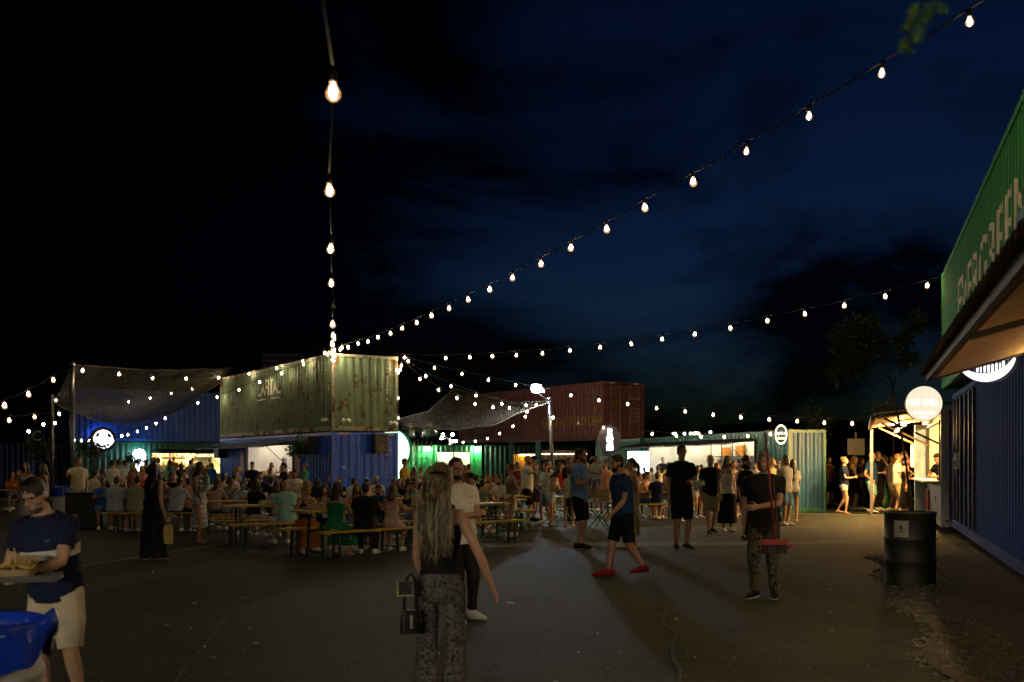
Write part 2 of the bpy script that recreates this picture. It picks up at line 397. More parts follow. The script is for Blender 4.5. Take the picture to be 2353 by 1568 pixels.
def canopy(r, x0, x1, z, out, drop, mat, stay=True, slats=True, edge=None):
    """flap of corrugated sheet propped up over an opening"""
    n = max(2, int((x1 - x0) / .16)); m = MB()
    for k in range(n):
        xa, xb = x0 + k * (x1 - x0) / n, x0 + (k + 1) * (x1 - x0) / n; q = (xb - xa)
        pr = [(xa, 0), (xa + q * .3, 0), (xa + q * .45, .035), (xa + q * .85, .035), (xb, 0)]
        for (a, ha), (b, hb) in zip(pr, pr[1:]):
            m.quad((a, -.03, z + ha), (b, -.03, z + hb), (b, -out, z - drop + hb), (a, -out, z - drop + ha))
    m.build('canopy', mat, r)
    m = MB(); m.bar((x0, -out, z - drop - .02), (x1, -out, z - drop - .02), .03); m.bar((x0, -.05, z - .02), (x1, -.05, z - .02), .03)
    k = x0
    while k <= x1 + .01: m.bar((k, -.05, z - .02), (k, -out, z - drop - .02), .03); k += (x1 - x0) / 4
    m.build('canopy_frame', edge or DARK, r)
    if stay:
        for x in (x0 + .1, x1 - .1):
            s = MB(); s.tube([(x, -.02, z - 1.0), (x, -out * .8, z - drop * .8 - .03)], .012, 6); s.build('gas_strut', DARK, r)
def fittings(r, x0, x1, W, seed, hood=True):
    """shelves, jars, hood and hanging pans on the back wall of a kiosk"""
    rn = random.Random(seed); y = W - .3
    JC = [M('jar_red', (.45, .06, .03), .4), M('jar_amber', (.5, .26, .04), .4), M('jar_green', (.08, .2, .05), .4), M('jar_white', (.6, .58, .52), .5), M('jar_dark', (.05, .04, .03), .4)]
    a = x0 + .2
    while a < x1 - .9:
        w = rn.uniform(.8, 1.3)
        kind = rn.choice(('shelf', 'fridge', 'hood', 'shelf')) if hood else 'shelf'
        if kind == 'fridge': m = MB(); m.bx(a, a + w * .6, y - .2, y + .15, .2, 1.95); m.build('fridge', M('fridge_steel', (.30, .31, .32), .35, .4), r); m = MB(); m.bar((a + .06, y - .23, 1.0), (a + .06, y - .23, 1.6), .025); m.build('fridge_handle', STEEL, r)
        elif kind == 'hood':
            m = MB(); m.loft([(Vector((a + w / 2, y - .1, 1.85)), Vector((1, 0, 0)), Vector((0, 1, 0)), w / 2, .3, 6), (Vector((a + w / 2, y, 2.1)), Vector((1, 0, 0)), Vector((0, 1, 0)), w / 4, .15, 6), (Vector((a + w / 2, y, 2.44)), Vector((1, 0, 0)), Vector((0, 1, 0)), w / 4, .15, 6)], n=16); m.build('extractor_hood', STEEL, r)
        else:
            for z in (1.45, 1.85):
                m = MB(); m.bx(a, a + w, y, y + .17, z - .015, z + .015); m.build('shelf', WOODK, r); b = a + .06
                while b < a + w - .08:
                    h = rn.uniform(.1, .24); q = rn.uniform(.035, .06); m = MB(); m.lathe([(q, 0), (q, h * .7), (q * .5, h * .85), (q * .5, h)], 8, (b, y + .08, z + .016)); m.build('jar', rn.choice(JC), r); b += rn.uniform(.13, .22)
        a += w + rn.uniform(.1, .5)
    for k in range(5):
        b = x0 + .4 + (x1 - x0 - .8) * k / 4 + rn.uniform(-.2, .2); m = MB(); m.bx(b - .12, b + .12, .1, .35, 1.061, 1.061 + rn.uniform(.1, .3)); m.build('counter_box', rn.choice(JC), r)
# ------------------------------------------------------------------ ground
def ground_mat():
    m, N, L, b = nodes('asphalt')
    t = N.new('ShaderNodeTexCoord')
    def nz_(scale, det, ro=.6):
        n = N.new('ShaderNodeTexNoise'); n.inputs['Scale'].default_value = scale; n.inputs['Detail'].default_value = det; n.inputs['Roughness'].default_value = ro
        L.new(t.outputs['Object'], n.inputs['Vector']); return n
    big, mid, fine = nz_(.24, 7), nz_(1.5, 9, .74), nz_(38, 4)
    r = N.new('ShaderNodeValToRGB'); r.color_ramp.elements[0].position = .40; r.color_ramp.elements[1].position = .62
    r.color_ramp.elements[0].color = (.0055, .008, .0065, 1); r.color_ramp.elements[1].color = (.029, .037, .028, 1)
    a = N.new('ShaderNodeMix'); a.data_type = 'FLOAT'; a.inputs[0].default_value = .55
    L.new(big.outputs[0], a.inputs[2]); L.new(mid.outputs[0], a.inputs[3]); L.new(a.outputs[0], r.inputs[0])
    sp = N.new('ShaderNodeValToRGB'); sp.color_ramp.elements[0].position = .35; sp.color_ramp.elements[1].position = .78
    sp.color_ramp.elements[0].color = (.3, .3, .3, 1); sp.color_ramp.elements[1].color = (2.8, 2.7, 2.3, 1)
    L.new(fine.outputs[0], sp.inputs[0])
    mu = N.new('ShaderNodeMix'); mu.data_type = 'RGBA'; mu.blend_type = 'MULTIPLY'; mu.inputs[0].default_value = 1
    L.new(r.outputs[0], mu.inputs[6]); L.new(sp.outputs[0], mu.inputs[7])
    # cracks
    vo = N.new('ShaderNodeTexVoronoi'); vo.feature = 'DISTANCE_TO_EDGE'; vo.inputs['Scale'].default_value = .34
    wr = N.new('ShaderNodeMix'); wr.data_type = 'RGBA'; wr.blend_type = 'LINEAR_LIGHT'; wr.inputs[0].default_value = .35
    L.new(t.outputs['Object'], wr.inputs[6]); L.new(mid.outputs[1], wr.inputs[7]); L.new(wr.outputs[2], vo.inputs['Vector'])
    cr = N.new('ShaderNodeMapRange'); cr.inputs[1].default_value = 0; cr.inputs[2].default_value = .02; cr.inputs[3].default_value = .2; cr.inputs[4].default_value = 1
    L.new(vo.outputs[0], cr.inputs[0])
    m2 = N.new('ShaderNodeMix'); m2.data_type = 'RGBA'; m2.blend_type = 'MULTIPLY'; m2.inputs[0].default_value = .8
    L.new(mu.outputs[2], m2.inputs[6]); L.new(cr.outputs[0], m2.inputs[7]); L.new(m2.outputs[2], b.inputs['Base Color'])
    rr = N.new('ShaderNodeMapRange'); b.inputs['Specular IOR Level'].default_value = .22; rr.inputs[3].default_value = .6; rr.inputs[4].default_value = .92
    L.new(mid.outputs[0], rr.inputs[0]); L.new(rr.outputs[0], b.inputs['Roughness'])
    bp = N.new('ShaderNodeBump'); bp.inputs['Strength'].default_value = .7; bp.inputs['Distance'].default_value = .012
    L.new(fine.outputs[0], bp.inputs['Height']); L.new(bp.outputs[0], b.inputs['Normal'])
    return m
g = MB(); g.quad((-400, -60, 0), (400, -60, 0), (400, 700, 0), (-400, 700, 0)); structure('ground', g, ground_mat())
PALE = M('pale_ground', (.105, .10, .08), .85, var=.4, vs=2.2, bump=.4, bs=90)  # paler ragged-edged bands laid just above the asphalt
def strip(p, q, w, name='pale_strip', mat=PALE):
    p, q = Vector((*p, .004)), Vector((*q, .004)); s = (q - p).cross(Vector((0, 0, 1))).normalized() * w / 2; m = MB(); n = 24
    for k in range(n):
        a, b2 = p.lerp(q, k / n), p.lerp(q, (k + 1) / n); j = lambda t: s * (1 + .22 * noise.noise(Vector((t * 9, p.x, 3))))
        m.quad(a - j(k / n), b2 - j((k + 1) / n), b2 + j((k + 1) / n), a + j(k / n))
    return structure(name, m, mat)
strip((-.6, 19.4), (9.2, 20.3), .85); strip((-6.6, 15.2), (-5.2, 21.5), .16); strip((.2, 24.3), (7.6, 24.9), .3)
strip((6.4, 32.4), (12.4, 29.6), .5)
TAR = M('tar_patch', (.012, .0125, .012), .7, vs=3, var=.4, bump=.5, bs=70); DUST = M('dusty_asphalt', (.075, .07, .052), .95, vs=1.6, var=.55, bump=.5, bs=60)
def ribbon(pts, w, z, mat, name='tar_seam'):
    m = MB()
    for a, b in zip(pts, pts[1:]):
        a, b = Vector((*a, z)), Vector((*b, z)); s_ = (b - a).cross(Vector((0, 0, 1))).normalized() * w; m.quad(a - s_, b - s_, b + s_, a + s_)
    return structure(name, m, mat)
for k, (p, q) in enumerate((((-3.4, 6.2), (4.6, 9.6)), ((-6.5, 11.2), (3.4, 12.6)), ((.9, 5.2), (2.5, 17.5)), ((-2.2, 6.0), (-3.6, 14.8)))):
    ribbon([(p[0] + (q[0] - p[0]) * t / 30 + .10 * noise.noise(Vector((t * .5, k * 7.3, 0))), p[1] + (q[1] - p[1]) * t / 30 + .10 * noise.noise(Vector((t * .5, k * 7.3, 9)))) for t in range(31)], .012, .014 + .001 * k, TAR)
# ------------------------------------------------------------------ the two-storey stack in the middle
LG = PAINT('sage_container_paint', (.10, .165, .105), .56, .6, .35); BL = PAINT('blue_container_paint', (.004, .10, .74), .22, .42, .35)
LGR = PAINT('sage_rail_paint', (.25, .25, .20), .75, .6); CB0 = PAINT('far_blue_paint', (.003, .09, .55), .1, .4)
CO, CU = (-12.62, 44.2), (.545, -.8384)
x0, x1 = on_front(CO, CU, 566), on_front(CO, CU, 672)
cap_blue = container('blue shipping container with a lit serving window, under the pale green rusty one', CO, CU, 12.19, 0, BL,
                     holes=[(x0, x1, 1.08, 2.2)], group='shipping containers', cat='food kiosk', name='kiosk_container')
kitchen(cap_blue, x0 - .25, x1 + .15, 2.438, WHITEP, lamps=3, le=.5, warm=(1, .84, .60), counter=1.06, cm=BL)
fittings(cap_blue, x0, x1, 2.438, 5)
canopy(cap_blue, on_front(CO, CU, 512), x1 - .05, 2.32, 1.15, .18, PAINT('blue_canopy_paint', (.012, .04, .13), .1))
PINKB = M('pink_menu_board', (.52, .36, .40), .6, vs=20)
for xx in (on_front(CO, CU, 557), on_front(CO, CU, 683)):
    m = MB(); m.bx(xx - .24, xx + .24, -.012, .012, 1.12, 2.02); b = m.build('menu_board', PINKB, cap_blue)
    m = MB(); m.bx(xx - .24, xx + .24, -.016, -.013, 1.12, 1.2); m.build('board_stripe', M('menu_red', (.5, .08, .1), .6), b)
SPK = M('speaker_black', (.008, .008, .009), .5)
def speaker(r, x, y, z, lab, w=.42, h=.72, rz=0, ud=None):
    p = r.matrix_basis @ Vector((x, y, z)); t = thing('loudspeaker', lab, 'loudspeaker', p, r.rotation_euler.z + rz, 'loudspeakers on the blue containers')
    m = MB(); m.bx(-w / 2, w / 2, -.38, -.04, -h / 2, h / 2); m.build('cabinet', SPK, t)
    for zz, rr in ((-.14, .15), (.2, .06)):
        m = MB(); m.lathe([(rr, 0), (rr * .95, .012), (rr * .3, -.02)], 16); m.build('speaker_cone', M('cone_grey', (.03, .03, .032), .4), t, loc=(0, -.385, zz), rot=(math.pi / 2, 0, 0))
    m = MB(); m.bx(-.03, .03, -.05, .0, -.05, .05); m.build('bracket', DARK, t)
bpy.context.view_layer.update()
speaker(cap_blue, on_front(CO, CU, 726), 0, 2.15, 'black loudspeaker beside the hanging plant on the blue container', .5, .62)
speaker(cap_blue, on_front(CO, CU, 517), 0, 2.05, 'black loudspeaker at the far end of the blue container above the canopy', .6, .6)
speaker(cap_blue, 12.19, 1.62, 2.2, 'black loudspeaker on the short end of the blue container', .46, .66, math.pi / 2)
cap_green = container('pale green rusty shipping container stacked on top of the blue kiosk container', CO, CU, 12.19, 2.62, LG, group='shipping containers', rail=LGR)
xt = on_front(CO, CU, 615)
corr_text('CAPITAL', .8, LETW, cap_green, xt, 1.83, w=2.6, h=.62)
m = MB(); m.bx(xt - 1.25, xt - .3, .012, .016, 1.35, 1.4); m.build('stripe', LETW, cap_green); m = MB(); m.bx(xt + .3, xt + 1.25, .012, .016, 1.35, 1.4); m.build('stripe', LETW, cap_green)
def vtext(r, body, x, z, s, mat, end=False, y=0, **k):
    t = '\n'.join(body)
    me = text_mesh(t, s); me.materials.clear(); me.materials.append(mat)
    zs = [v.co.z for v in me.vertices]; h = k.get('h', 1.4); kk = h / (max(zs) - min(zs)); m0 = (max(zs) + min(zs)) / 2
    for v in me.vertices: v.co.z = (v.co.z - m0) * kk
    if end: return inst('lettering', me, r, (x, y, z), (0, 0, math.pi / 2))
    return inst('lettering', me, r, (x, .012, z))
vtext(cap_green, 'CLHU 923789 8', 12.19 - .005, 1.75, .13, LETW, True, 2.02, h=1.35)
vtext(cap_green, 'CLHU 923789', on_front(CO, CU, 737), 1.75, .12, LETW, h=1.2); vtext(cap_green, '45G1', on_front(CO, CU, 748), 2.1, .12, LETW, h=.45)
vtext(cap_blue, '1008 5692U 5', 12.19 - .005, 1.5, .13, LETW, True, 2.0, h=1.5); vtext(cap_blue, '4SG1', 12.19 - .005, 2.05, .12, LETW, True, 2.16, h=.5)
vtext(cap_blue, '4651 0892', on_front(CO, CU, 747), 1.75, .1, LETW, h=1.0)
def decal(r, x, z, w, h, mat, tri=False, end=False, y=0):
    m = MB()
    if tri: m.poly([(-w / 2, -h / 2), (w / 2, -h / 2), (0, h / 2)], -.004, .004)
    else: m.bx(-w / 2, w / 2, -.004, .004, -h / 2, h / 2)
    m.build('sticker', mat, r, loc=((x, y, z) if end else (x, .012, z)), rot=(0, 0, math.pi / 2 if end else 0))
decal(cap_green, on_front(CO, CU, 754), 1.45, .12, .2, HAZ); decal(cap_blue, on_front(CO, CU, 755), 1.75, .12, .24, ORNG); decal(cap_blue, on_front(CO, CU, 756), 1.06, .2, .27, ORNG, True)
decal(cap_blue, 12.19, 1.4, .07, .07, LETW, False, True, .42)
for r_, hh in ((cap_blue, 2.55),):
    for yy in (.45, 2.1):
        for k in range(4): 
            m = MB(); m.poly([(-.05, -.04), (.0, -.04), (.05, .04), (0, .04)], -.006, .0); m.build('hazard_stripe', HAZ, r_, loc=(12.19 + .004, yy - .16 + k * .1, hh - .02), rot=(0, 0, math.pi / 2))
def spot(r, x, y, z, lab, rz=0):
    t = thing('security_spotlight', lab, 'spotlight', r.matrix_basis @ Vector((x, y, z)), r.rotation_euler.z + rz, 'small spotlights on the green container')
    for s in (-1, 1):
        m = MB(); m.lathe([(.035, -.07), (.05, 0), (.06, .06), (.055, .075)], 10); m.build('lamp_head', WHITEP, t, loc=(s * .09, -.1, 0), rot=(rad(115), 0, s * .5))
    m = MB(); m.bx(-.06, .06, -.05, .02, -.03, .03); m.build('base', WHITEP, t)
spot(cap_green, on_front(CO, CU, 752), 0, .38, 'white twin spotlight low on the long side of the green container')
spot(cap_green, 12.19, .45, .36, 'white twin spotlight near the rusty corner of the green container', math.pi / 2)
spot(cap_green, 12.19, 2.2, .3, 'white twin spotlight at the outer edge of the green container end', math.pi / 2)
# ------------------------------------------------------------------ left stack
LO, LU = (-21.3, 49.5), (.8, .6)
DG = PAINT('dark_green_paint', (.006, .10, .07), .15, .45)
x0, x1 = on_front(LO, LU, 348), on_front(LO, LU, 545)
left_low = container('dark green kiosk container with a long bright serving window, left of the blue stack', LO, LU, 12.19, 0, DG, holes=[(x0, x1, 1.0, 2.02)], group='shipping containers', cat='food kiosk', name='kiosk_container', end0='door')
WIRE = M('kitchen_tiles', (.55, .42, .22), .6, vs=2, col2=(.75, .62, .38))
kitchen(left_low, x0 - .2, x1 + .2, 2.438, WHITEP, lamps=4, le=2.0, warm=(1, .78, .42), counter=1.0, cm=DG, backm=WIRE)
fittings(left_low, x0, x1, 2.438, 8)
canopy(left_low, x0 + .05, x1, 2.2, 1.1, .16, RUBBER)
left_up = container('dark blue shipping container stacked behind the shade net', LO, LU, 12.19, 2.62, CB0, group='shipping containers', end0='corr')
# lit round sign on the seam
def round_sign(lab, px, py, d, r, rz, facem, ringm, proud=.16, segs=40, cat='lit sign', two=False):
    t = thing('round_sign', lab, cat, V(px, py, d), rz)
    m = MB(); m.lathe([(r, -proud / 2), (r, proud / 2)], segs); m.build('sign_box', DARK if ringm is None else ringm, t, rot=(math.pi / 2, 0, 0))
    m = MB(); m.lathe([(r * .97, 0), (r * .97, .006)], segs); m.build('sign_face', facem, t, loc=(0, -proud / 2 + .0, 0), rot=(math.pi / 2, 0, 0))
    return t
SGN = E('sign_white', (1, .95, 1.0), 9); SGNB = E('sign_cool', (.75, .95, 1.0), 12)
SF = M('sign_face_dark', (.012, .013, .018), .35)
dl = LO[1] + .6 * on_front(LO, LU, 236)
s1 = round_sign('round dark sign with glowing white emblem on the seam of the left containers', 236, 1010, dl - .25, .62, math.atan2(.6, .8), SF, None)
m = MB()
for k in range(36):
    a, b = 2 * math.pi * k / 36, 2 * math.pi * (k + 1) / 36
    for (r0, r1) in ((.42, .45),): m.quad((r0 * math.cos(a), 0, r0 * math.sin(a)), (r1 * math.cos(a), 0, r1 * math.sin(a)), (r1 * math.cos(b), 0, r1 * math.sin(b)), (r0 * math.cos(b), 0, r0 * math.sin(b)))
m.build('emblem_ring', SGN, s1, loc=(0, -.095, 0))
m = MB(); m.poly([(-.48, .12), (-.2, .1), (-.16, .3), (-.2, .4), (.0, .36), (.16, .38), (.18, .24), (.22, .1), (.44, .06), (.5, -.06), (.42, -.22), (.2, -.2), (.16, -.34), (.06, -.26), (0, -.36), (-.1, -.26), (-.16, -.3), (-.2, -.2), (-.36, -.2), (-.44, -.04)], -.01, 0); m.build('emblem', SGN, s1, loc=(0, -.1, 0))
m = MB(); m.lathe([(.585, -.01), (.585, .01)], 40); m.build('halo_lamp', E('halo_blue', (.25, .45, 1), 3.2), s1, loc=(0, .13, 0), rot=(math.pi / 2, 0, 0))
m = MB(); m.bar((0, .08, 0), (0, .3, 0), .08); m.build('bracket', DARK, s1)
# glowing white oval sign
t = thing('oval_sign', 'glowing white shield-shaped sign left of the long serving window', 'lit sign', V(320, 1056, LO[1] + .6 * on_front(LO, LU, 320) - .3), math.atan2(.6, .8))
m = MB(); m.poly([(-.3, .3), (-.2, .46), (0, .52), (.2, .46), (.3, .3), (.3, 0), (.2, -.3), (0, -.62), (-.2, -.3), (-.3, 0)], -.05, .05); m.build('sign_body', SGNB, t)
m = MB(); m.bar((-.2, .05, .2), (-.2, .3, .2), .04); m.bar((.2, .05, .2), (.2, .3, .2), .04); m.build('bracket', DARK, t)
# door side of the dark container: white lettering
lettering('OKLU 138271\n4SG1', .16, LETW, left_low, (-.05, 1.0, 1.75), rot=(0, 0, -math.pi / 2))
lettering('27.000 KG\n2.180 KG\n31.4 CU', .13, LETW, left_low, (-.05, 1.0, 1.2), rot=(0, 0, -math.pi / 2))
# poles + shade net, left
POLE = M('pole_steel', (.10, .10, .105), .35, .6)
def pole(label, a, b, r, group=None, base=True):
    t = thing('steel_pole', label, 'pole', (a[0], a[1], 0), 0, group); a = Vector(a); b = Vector(b)
    m = MB(); m.tube([(0, 0, 0), b - Vector((a.x, a.y, 0))], r, 10); m.build('shaft', POLE, t, smooth=True)
    if base:
        m = MB(); m.bx(-.16, .16, -.16, .16, 0, .03); m.build('base_plate', POLE, t)
        m = MB(); m.ball(b - Vector((a.x, a.y, 0)), r * 1.3, 8, 5); m.build('pole_cap', POLE, t)
    return t
dp = F(1195)
pole('thick black pole holding the corner of the left shade net', (V(165, 1195, dp).x, dp, 0), V(166, 836, dp), .065)
dq = 34.0
pole('thin grey pole left of the shade net', (V(120, 1062, dq).x, dq, 0), V(121, 910, dq), .05)
def net_mat(name, col, dens, sc):
    m, N, L, b = nodes(name)
    b.inputs['Base Color'].default_value = (*col, 1); b.inputs['Roughness'].default_value = .9
    uv = N.new('ShaderNodeTexCoord'); wv = N.new('ShaderNodeTexVoronoi'); wv.inputs['Scale'].default_value = sc; wv.inputs['Randomness'].default_value = .55
    L.new(uv.outputs['Object'], wv.inputs['Vector'])
    n = N.new('ShaderNodeTexNoise'); n.inputs['Scale'].default_value = 1.3; n.inputs['Detail'].default_value = 5; L.new(uv.outputs['Object'], n.inputs['Vector'])
    ad_ = N.new('ShaderNodeMath'); ad_.operation = 'ADD'; L.new(wv.outputs['Distance'], ad_.inputs[0])
    ml = N.new('ShaderNodeMath'); ml.operation = 'MULTIPLY'; ml.inputs[1].default_value = .35; L.new(n.outputs[0], ml.inputs[0]); L.new(ml.outputs[0], ad_.inputs[1])
    gt = N.new('ShaderNodeMath'); gt.operation = 'LESS_THAN'; gt.inputs[1].default_value = dens; L.new(ad_.outputs[0], gt.inputs[0])
    L.new(gt.outputs[0], b.inputs['Alpha']); return m
NET = net_mat('shade_net_cloth', (.02, .017, .009), .74, 24)
def net(label, top, bot, sag, nx=30, ny=14, wob=.12, seed=0):
    """sheet stretched between a top line and a bottom line of corner points"""
    t = thing('shade_net', label, 'shade net', top[0]); o = Vector(top[0]); m = MB(); g = []
    ev = lambda pts, s: pts[min(int(s * (len(pts) - 1)), len(pts) - 2)].lerp(pts[min(int(s * (len(pts) - 1)), len(pts) - 2) + 1], s * (len(pts) - 1) - min(int(s * (len(pts) - 1)), len(pts) - 2))
    T, B = [Vector(p) for p in top], [Vector(p) for p in bot]
    for j in range(ny + 1):
        row = []
        for i in range(nx + 1):
            s, q = i / nx, j / ny; p = ev(T, s).lerp(ev(B, s), q)
            p.z -= sag * 4 * q * (1 - q) * .4 + sag * .6 * math.sin(math.pi * s) * q
            p += Vector((0, 1, .5)) * (wob * noise.noise(Vector((s * 7, q * 4, seed))))
            row.append(len(m.v)); m.v.append(p - o)
        g.append(row)
    for j in range(ny):
        for i in range(nx): m.f.append((g[j][i], g[j][i + 1], g[j + 1][i + 1], g[j + 1][i]))
    m.build('net_cloth', NET, t, smooth=True)
    for idx, pts in (('edge_rope', [g[0][i] for i in range(nx + 1)]), ('edge_rope', [g[ny][i] for i in range(nx + 1)])):
        r = MB(); r.tube([m.v[k] for k in pts], .018, 5); r.build(idx, M('rope', (.09, .08, .05), .9), t)
    return t
net('brown camouflage shade net slung between pole and left containers', [V(167, 838, dp), V(240, 843, 32), V(330, 850, 36), V(430, 851, 40), V(535, 845, 44)],
    [V(122, 925, dq), V(210, 962, 42), V(300, 970, 44), V(400, 945, 46), V(506, 880, 44)], .12, seed=1)
# ------------------------------------------------------------------ centre back
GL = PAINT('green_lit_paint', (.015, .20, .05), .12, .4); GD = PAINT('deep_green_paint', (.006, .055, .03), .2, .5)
GO = (V(905, 0, 60).x - 4, 60); GU = (1, .03)
gw = lambda px: on_front(GO, GU, px)
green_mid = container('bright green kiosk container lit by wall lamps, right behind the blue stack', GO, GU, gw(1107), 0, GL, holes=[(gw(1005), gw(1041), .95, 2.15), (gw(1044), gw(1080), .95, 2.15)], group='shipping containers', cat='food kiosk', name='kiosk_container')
kitchen(green_mid, gw(1003), gw(1083), 2.438, M('pale_green_wall', (.55, .72, .5), .6), lamps=3, le=1.2, warm=(.9, 1, .62), counter=.96, cm=GL)
fittings(green_mid, gw(1005), gw(1080), 2.438, 3, False)
m = MB(); m.bx(gw(1006), gw(1034), 2.2, 2.22, 1.75, 2.1); m.build('light_panel', E('green_white_panel', (.8, 1, .85), 5), green_mid)
for px in (915, 983, 1096):
    t = thing('wall_lamp', 'bright wall lamp on the green container, ' + {915: 'beside the round white sign', 983: 'above the ladder', 1096: 'right of the serving window'}[px], 'wall lamp', (GO[0] + gw(px), 60 - .03 + .03 * gw(px), 2.46), 0, 'wall lamps on the green container')
    m = MB(); m.bx(-.13, .13, -.2, -.03, 0, .06); m.build('housing', DARK, t)
    m = MB(); m.bx(-.11, .11, -.18, -.05, -.03, 0); m.build('bulb', E('wall_lamp_glow', (.95, 1, .72), 900), t)
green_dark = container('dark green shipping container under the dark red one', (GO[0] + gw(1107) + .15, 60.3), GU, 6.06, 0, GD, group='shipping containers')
t = thing('ladder', 'white metal ladder leaning on the lit green container', 'ladder', V(970, 1062, 58.6) * 1, 0); t.location.z = 0
for s in (-.5, .5):
    m = MB(); m.tube([(s, 0, 0), (s, .4, 2.75)], .03, 6); m.build('rail', WHITEP, t)
for k in range(7):
    m = MB(); m.tube([(-.5, .05 + .05 * k, .35 + .36 * k), (.5, .05 + .05 * k, .35 + .36 * k)], .022, 6); m.build('rung', WHITEP, t)
TANK = M('brushed_steel', (.62, .62, .62), .22, 1.0, vs=3, st=(14, 14, .2))
for i, (px, r) in enumerate(((940, .72), (963, .5), (986, .72))):
    t = thing('steel_tank', ['leftmost of three shiny steel tanks on the green kiosk roof', 'smaller middle steel tank on the green kiosk roof', 'right one of three shiny steel tanks on the green kiosk roof'][i], 'tank', (V(px, 0, 61.2).x, 61.2 + (.5 if i == 1 else 0), 2.6), 0, 'steel tanks on the roof')
    m = MB(); m.lathe([(r * .3, .18), (r, .42), (r, 1.75), (r * .8, 1.92), (r * .2, 2.0)], 28); m.build('tank_body', TANK, t, smooth=True)
    for k in range(3):
        a = k * 2.094 + .4; m = MB(); m.tube([(r * .8 * math.cos(a), r * .8 * math.sin(a), 0), (r * .8 * math.cos(a), r * .8 * math.sin(a), .45)], .04, 6); m.build('leg', STEEL, t)
    m = MB(); m.lathe([(r * 1.005, .9), (r * 1.02, .92), (r * 1.02, .96), (r * 1.005, .98)], 28, capped=False); m.build('band', STEEL, t)
t = thing('roof_platform', 'dark flat platform under the steel tanks', 'platform', (V(962, 0, 61).x, 61.2, 2.6)); t.location.z = 2.595
m = MB(); m.bx(-1.7, 1.7, -.9, 1.2, 0, .02); m.build('deck', DARK, t)
# half hidden round sign and light panel
t = round_sign('large round white sign half hidden by the blue container', 905, 1035, 42, .85, rad(-28), E('sign_mint', (.45, 1, .66), 1.9), M('mint_rim', (.05, .4, .2), .5))
m = MB(); m.bar((-.3, .1, 0), (-.3, .1, -2.06), .08); m.build('post', DARK, t)
t = thing('light_panel_sign', 'white glowing menu panel below the round white sign', 'lit sign', (V(911, 0, 41.8).x, 41.8, 0), rad(-20))
m = MB(); m.bx(-.3, .3, -.05, .05, .75, 1.75); m.build('panel', E('sign_mint2', (.6, 1, .75), 2.2), t)
m = MB(); m.bar((0, .08, 0), (0, .08, 1.6), .06); m.build('post', DARK, t)
# ------------------------------------------------------------------ dark red container on posts
RO, RU = (-2.9, 56.0), (7.0, -10.2)
RD = PAINT('dark_red_paint', (.26, .095, .095), .2, .55)
red_c = container('dark red shipping container with yellow lettering raised high over the yard', RO, RU, 12.37, 2.62, RD, end1='door', group='shipping containers')
corr_text('GLOBAL FIELD LINE', .5, LETY, red_c, on_front(RO, RU, 1312), .85, w=4.6, h=.42)
corr_text('GFL', .8, LETY, red_c, on_front(RO, RU, 1100), 1.95, w=2.6, h=.75)
lettering('GFL', .34, LETY, red_c, (12.41, .72, 1.62), w=.62, rot=(0, 0, math.pi / 2))
lettering('RCUU 227706 6\n45G1', .15, LETW, red_c, (12.42, 1.82, 1.78), w=.78, rot=(0, 0, math.pi / 2))
for k in range(4): lettering('MAX. WT 32.500 KG\nTARE 3.790 KG', .07, LETW, red_c, (12.42, 1.82, 1.36 - .18 * k), w=.7, rot=(0, 0, math.pi / 2))
vtext(red_c, 'RCUU 227706 6', 11.25, 1.45, .12, LETW, h=1.5); vtext(red_c, '45G1', 11.65, 1.95, .12, LETW, h=.6)
decal(red_c, 11.75, 1.38, .16, .26, ORNG); decal(red_c, 11.72, .82, .26, .34, ORNG, True)
for yy in (.5, 1.95):
    m = MB(); m.bx(12.372, 12.378, yy - .16, yy + .16, 2.5, 2.57); m.build('reflector', LETW, red_c)
for px in (1176, 1232): decal(red_c, on_front(RO, RU, px), .1, .5, .12, HAZ)
TEALP = M('teal_post_paint', (.03, .13, .16), .5, .3)
for k, (px, d, lab) in enumerate(((1236, 47.5, 'teal steel column under the dark red container beside the yellow shed'), (1175, 53.5, 'dark steel column under the far half of the dark red container'))):
    t = thing('steel_column', lab, 'column', (V(px, 0, d).x, d, 0)); m = MB(); m.bx(-.11, .11, -.11, .11, 0, 2.6); m.build('shaft', TEALP, t); m = MB(); m.bx(-.25, .25, -.25, .25, 0, .04); m.build('base_plate', DARK, t)
# flood lamp pole
fp0, fp1 = V(1274, 1090, 39), V(1262, 918, 39)
t = pole('tall teal lamp pole with a dazzling white floodlight, in the middle of the yard', (fp0.x, 39, 0), fp1, .075)
t['category'] = 'lamp pole'
fl = V(1233, 893, 38.8); t2 = thing('floodlight', 'dazzling blue-white floodlight above the second shade net', 'floodlight', fl)
m = MB(); m.bx(-.2, .2, .03, .12, -.16, .16); m.build('housing', DARK, t2)
m = MB(); m.ball((0, -.0, 0), (.2, .09, .16), 14, 8); m.build('lamp_face', E('flood_glow', (.72, .90, 1.0), 900), t2)
m = MB(); m.bar((.0, .1, -.1), tuple(fp1 - fl + Vector((0, 0, -.1))), .05); m.build('arm', DARK, t2)
net('dark camouflage shade net slung from the green container corner to the lamp pole', [V(912, 965, 36), V(985, 945, 39), V(1042, 893, 42), V(1120, 912, 41), V(1190, 926, 40), V(1262, 922, 39)],
    [V(915, 975, 37), V(985, 983, 38), V(1050, 985, 38), V(1130, 975, 38), V(1200, 945, 38.5), V(1262, 925, 39)], .1, seed=5)
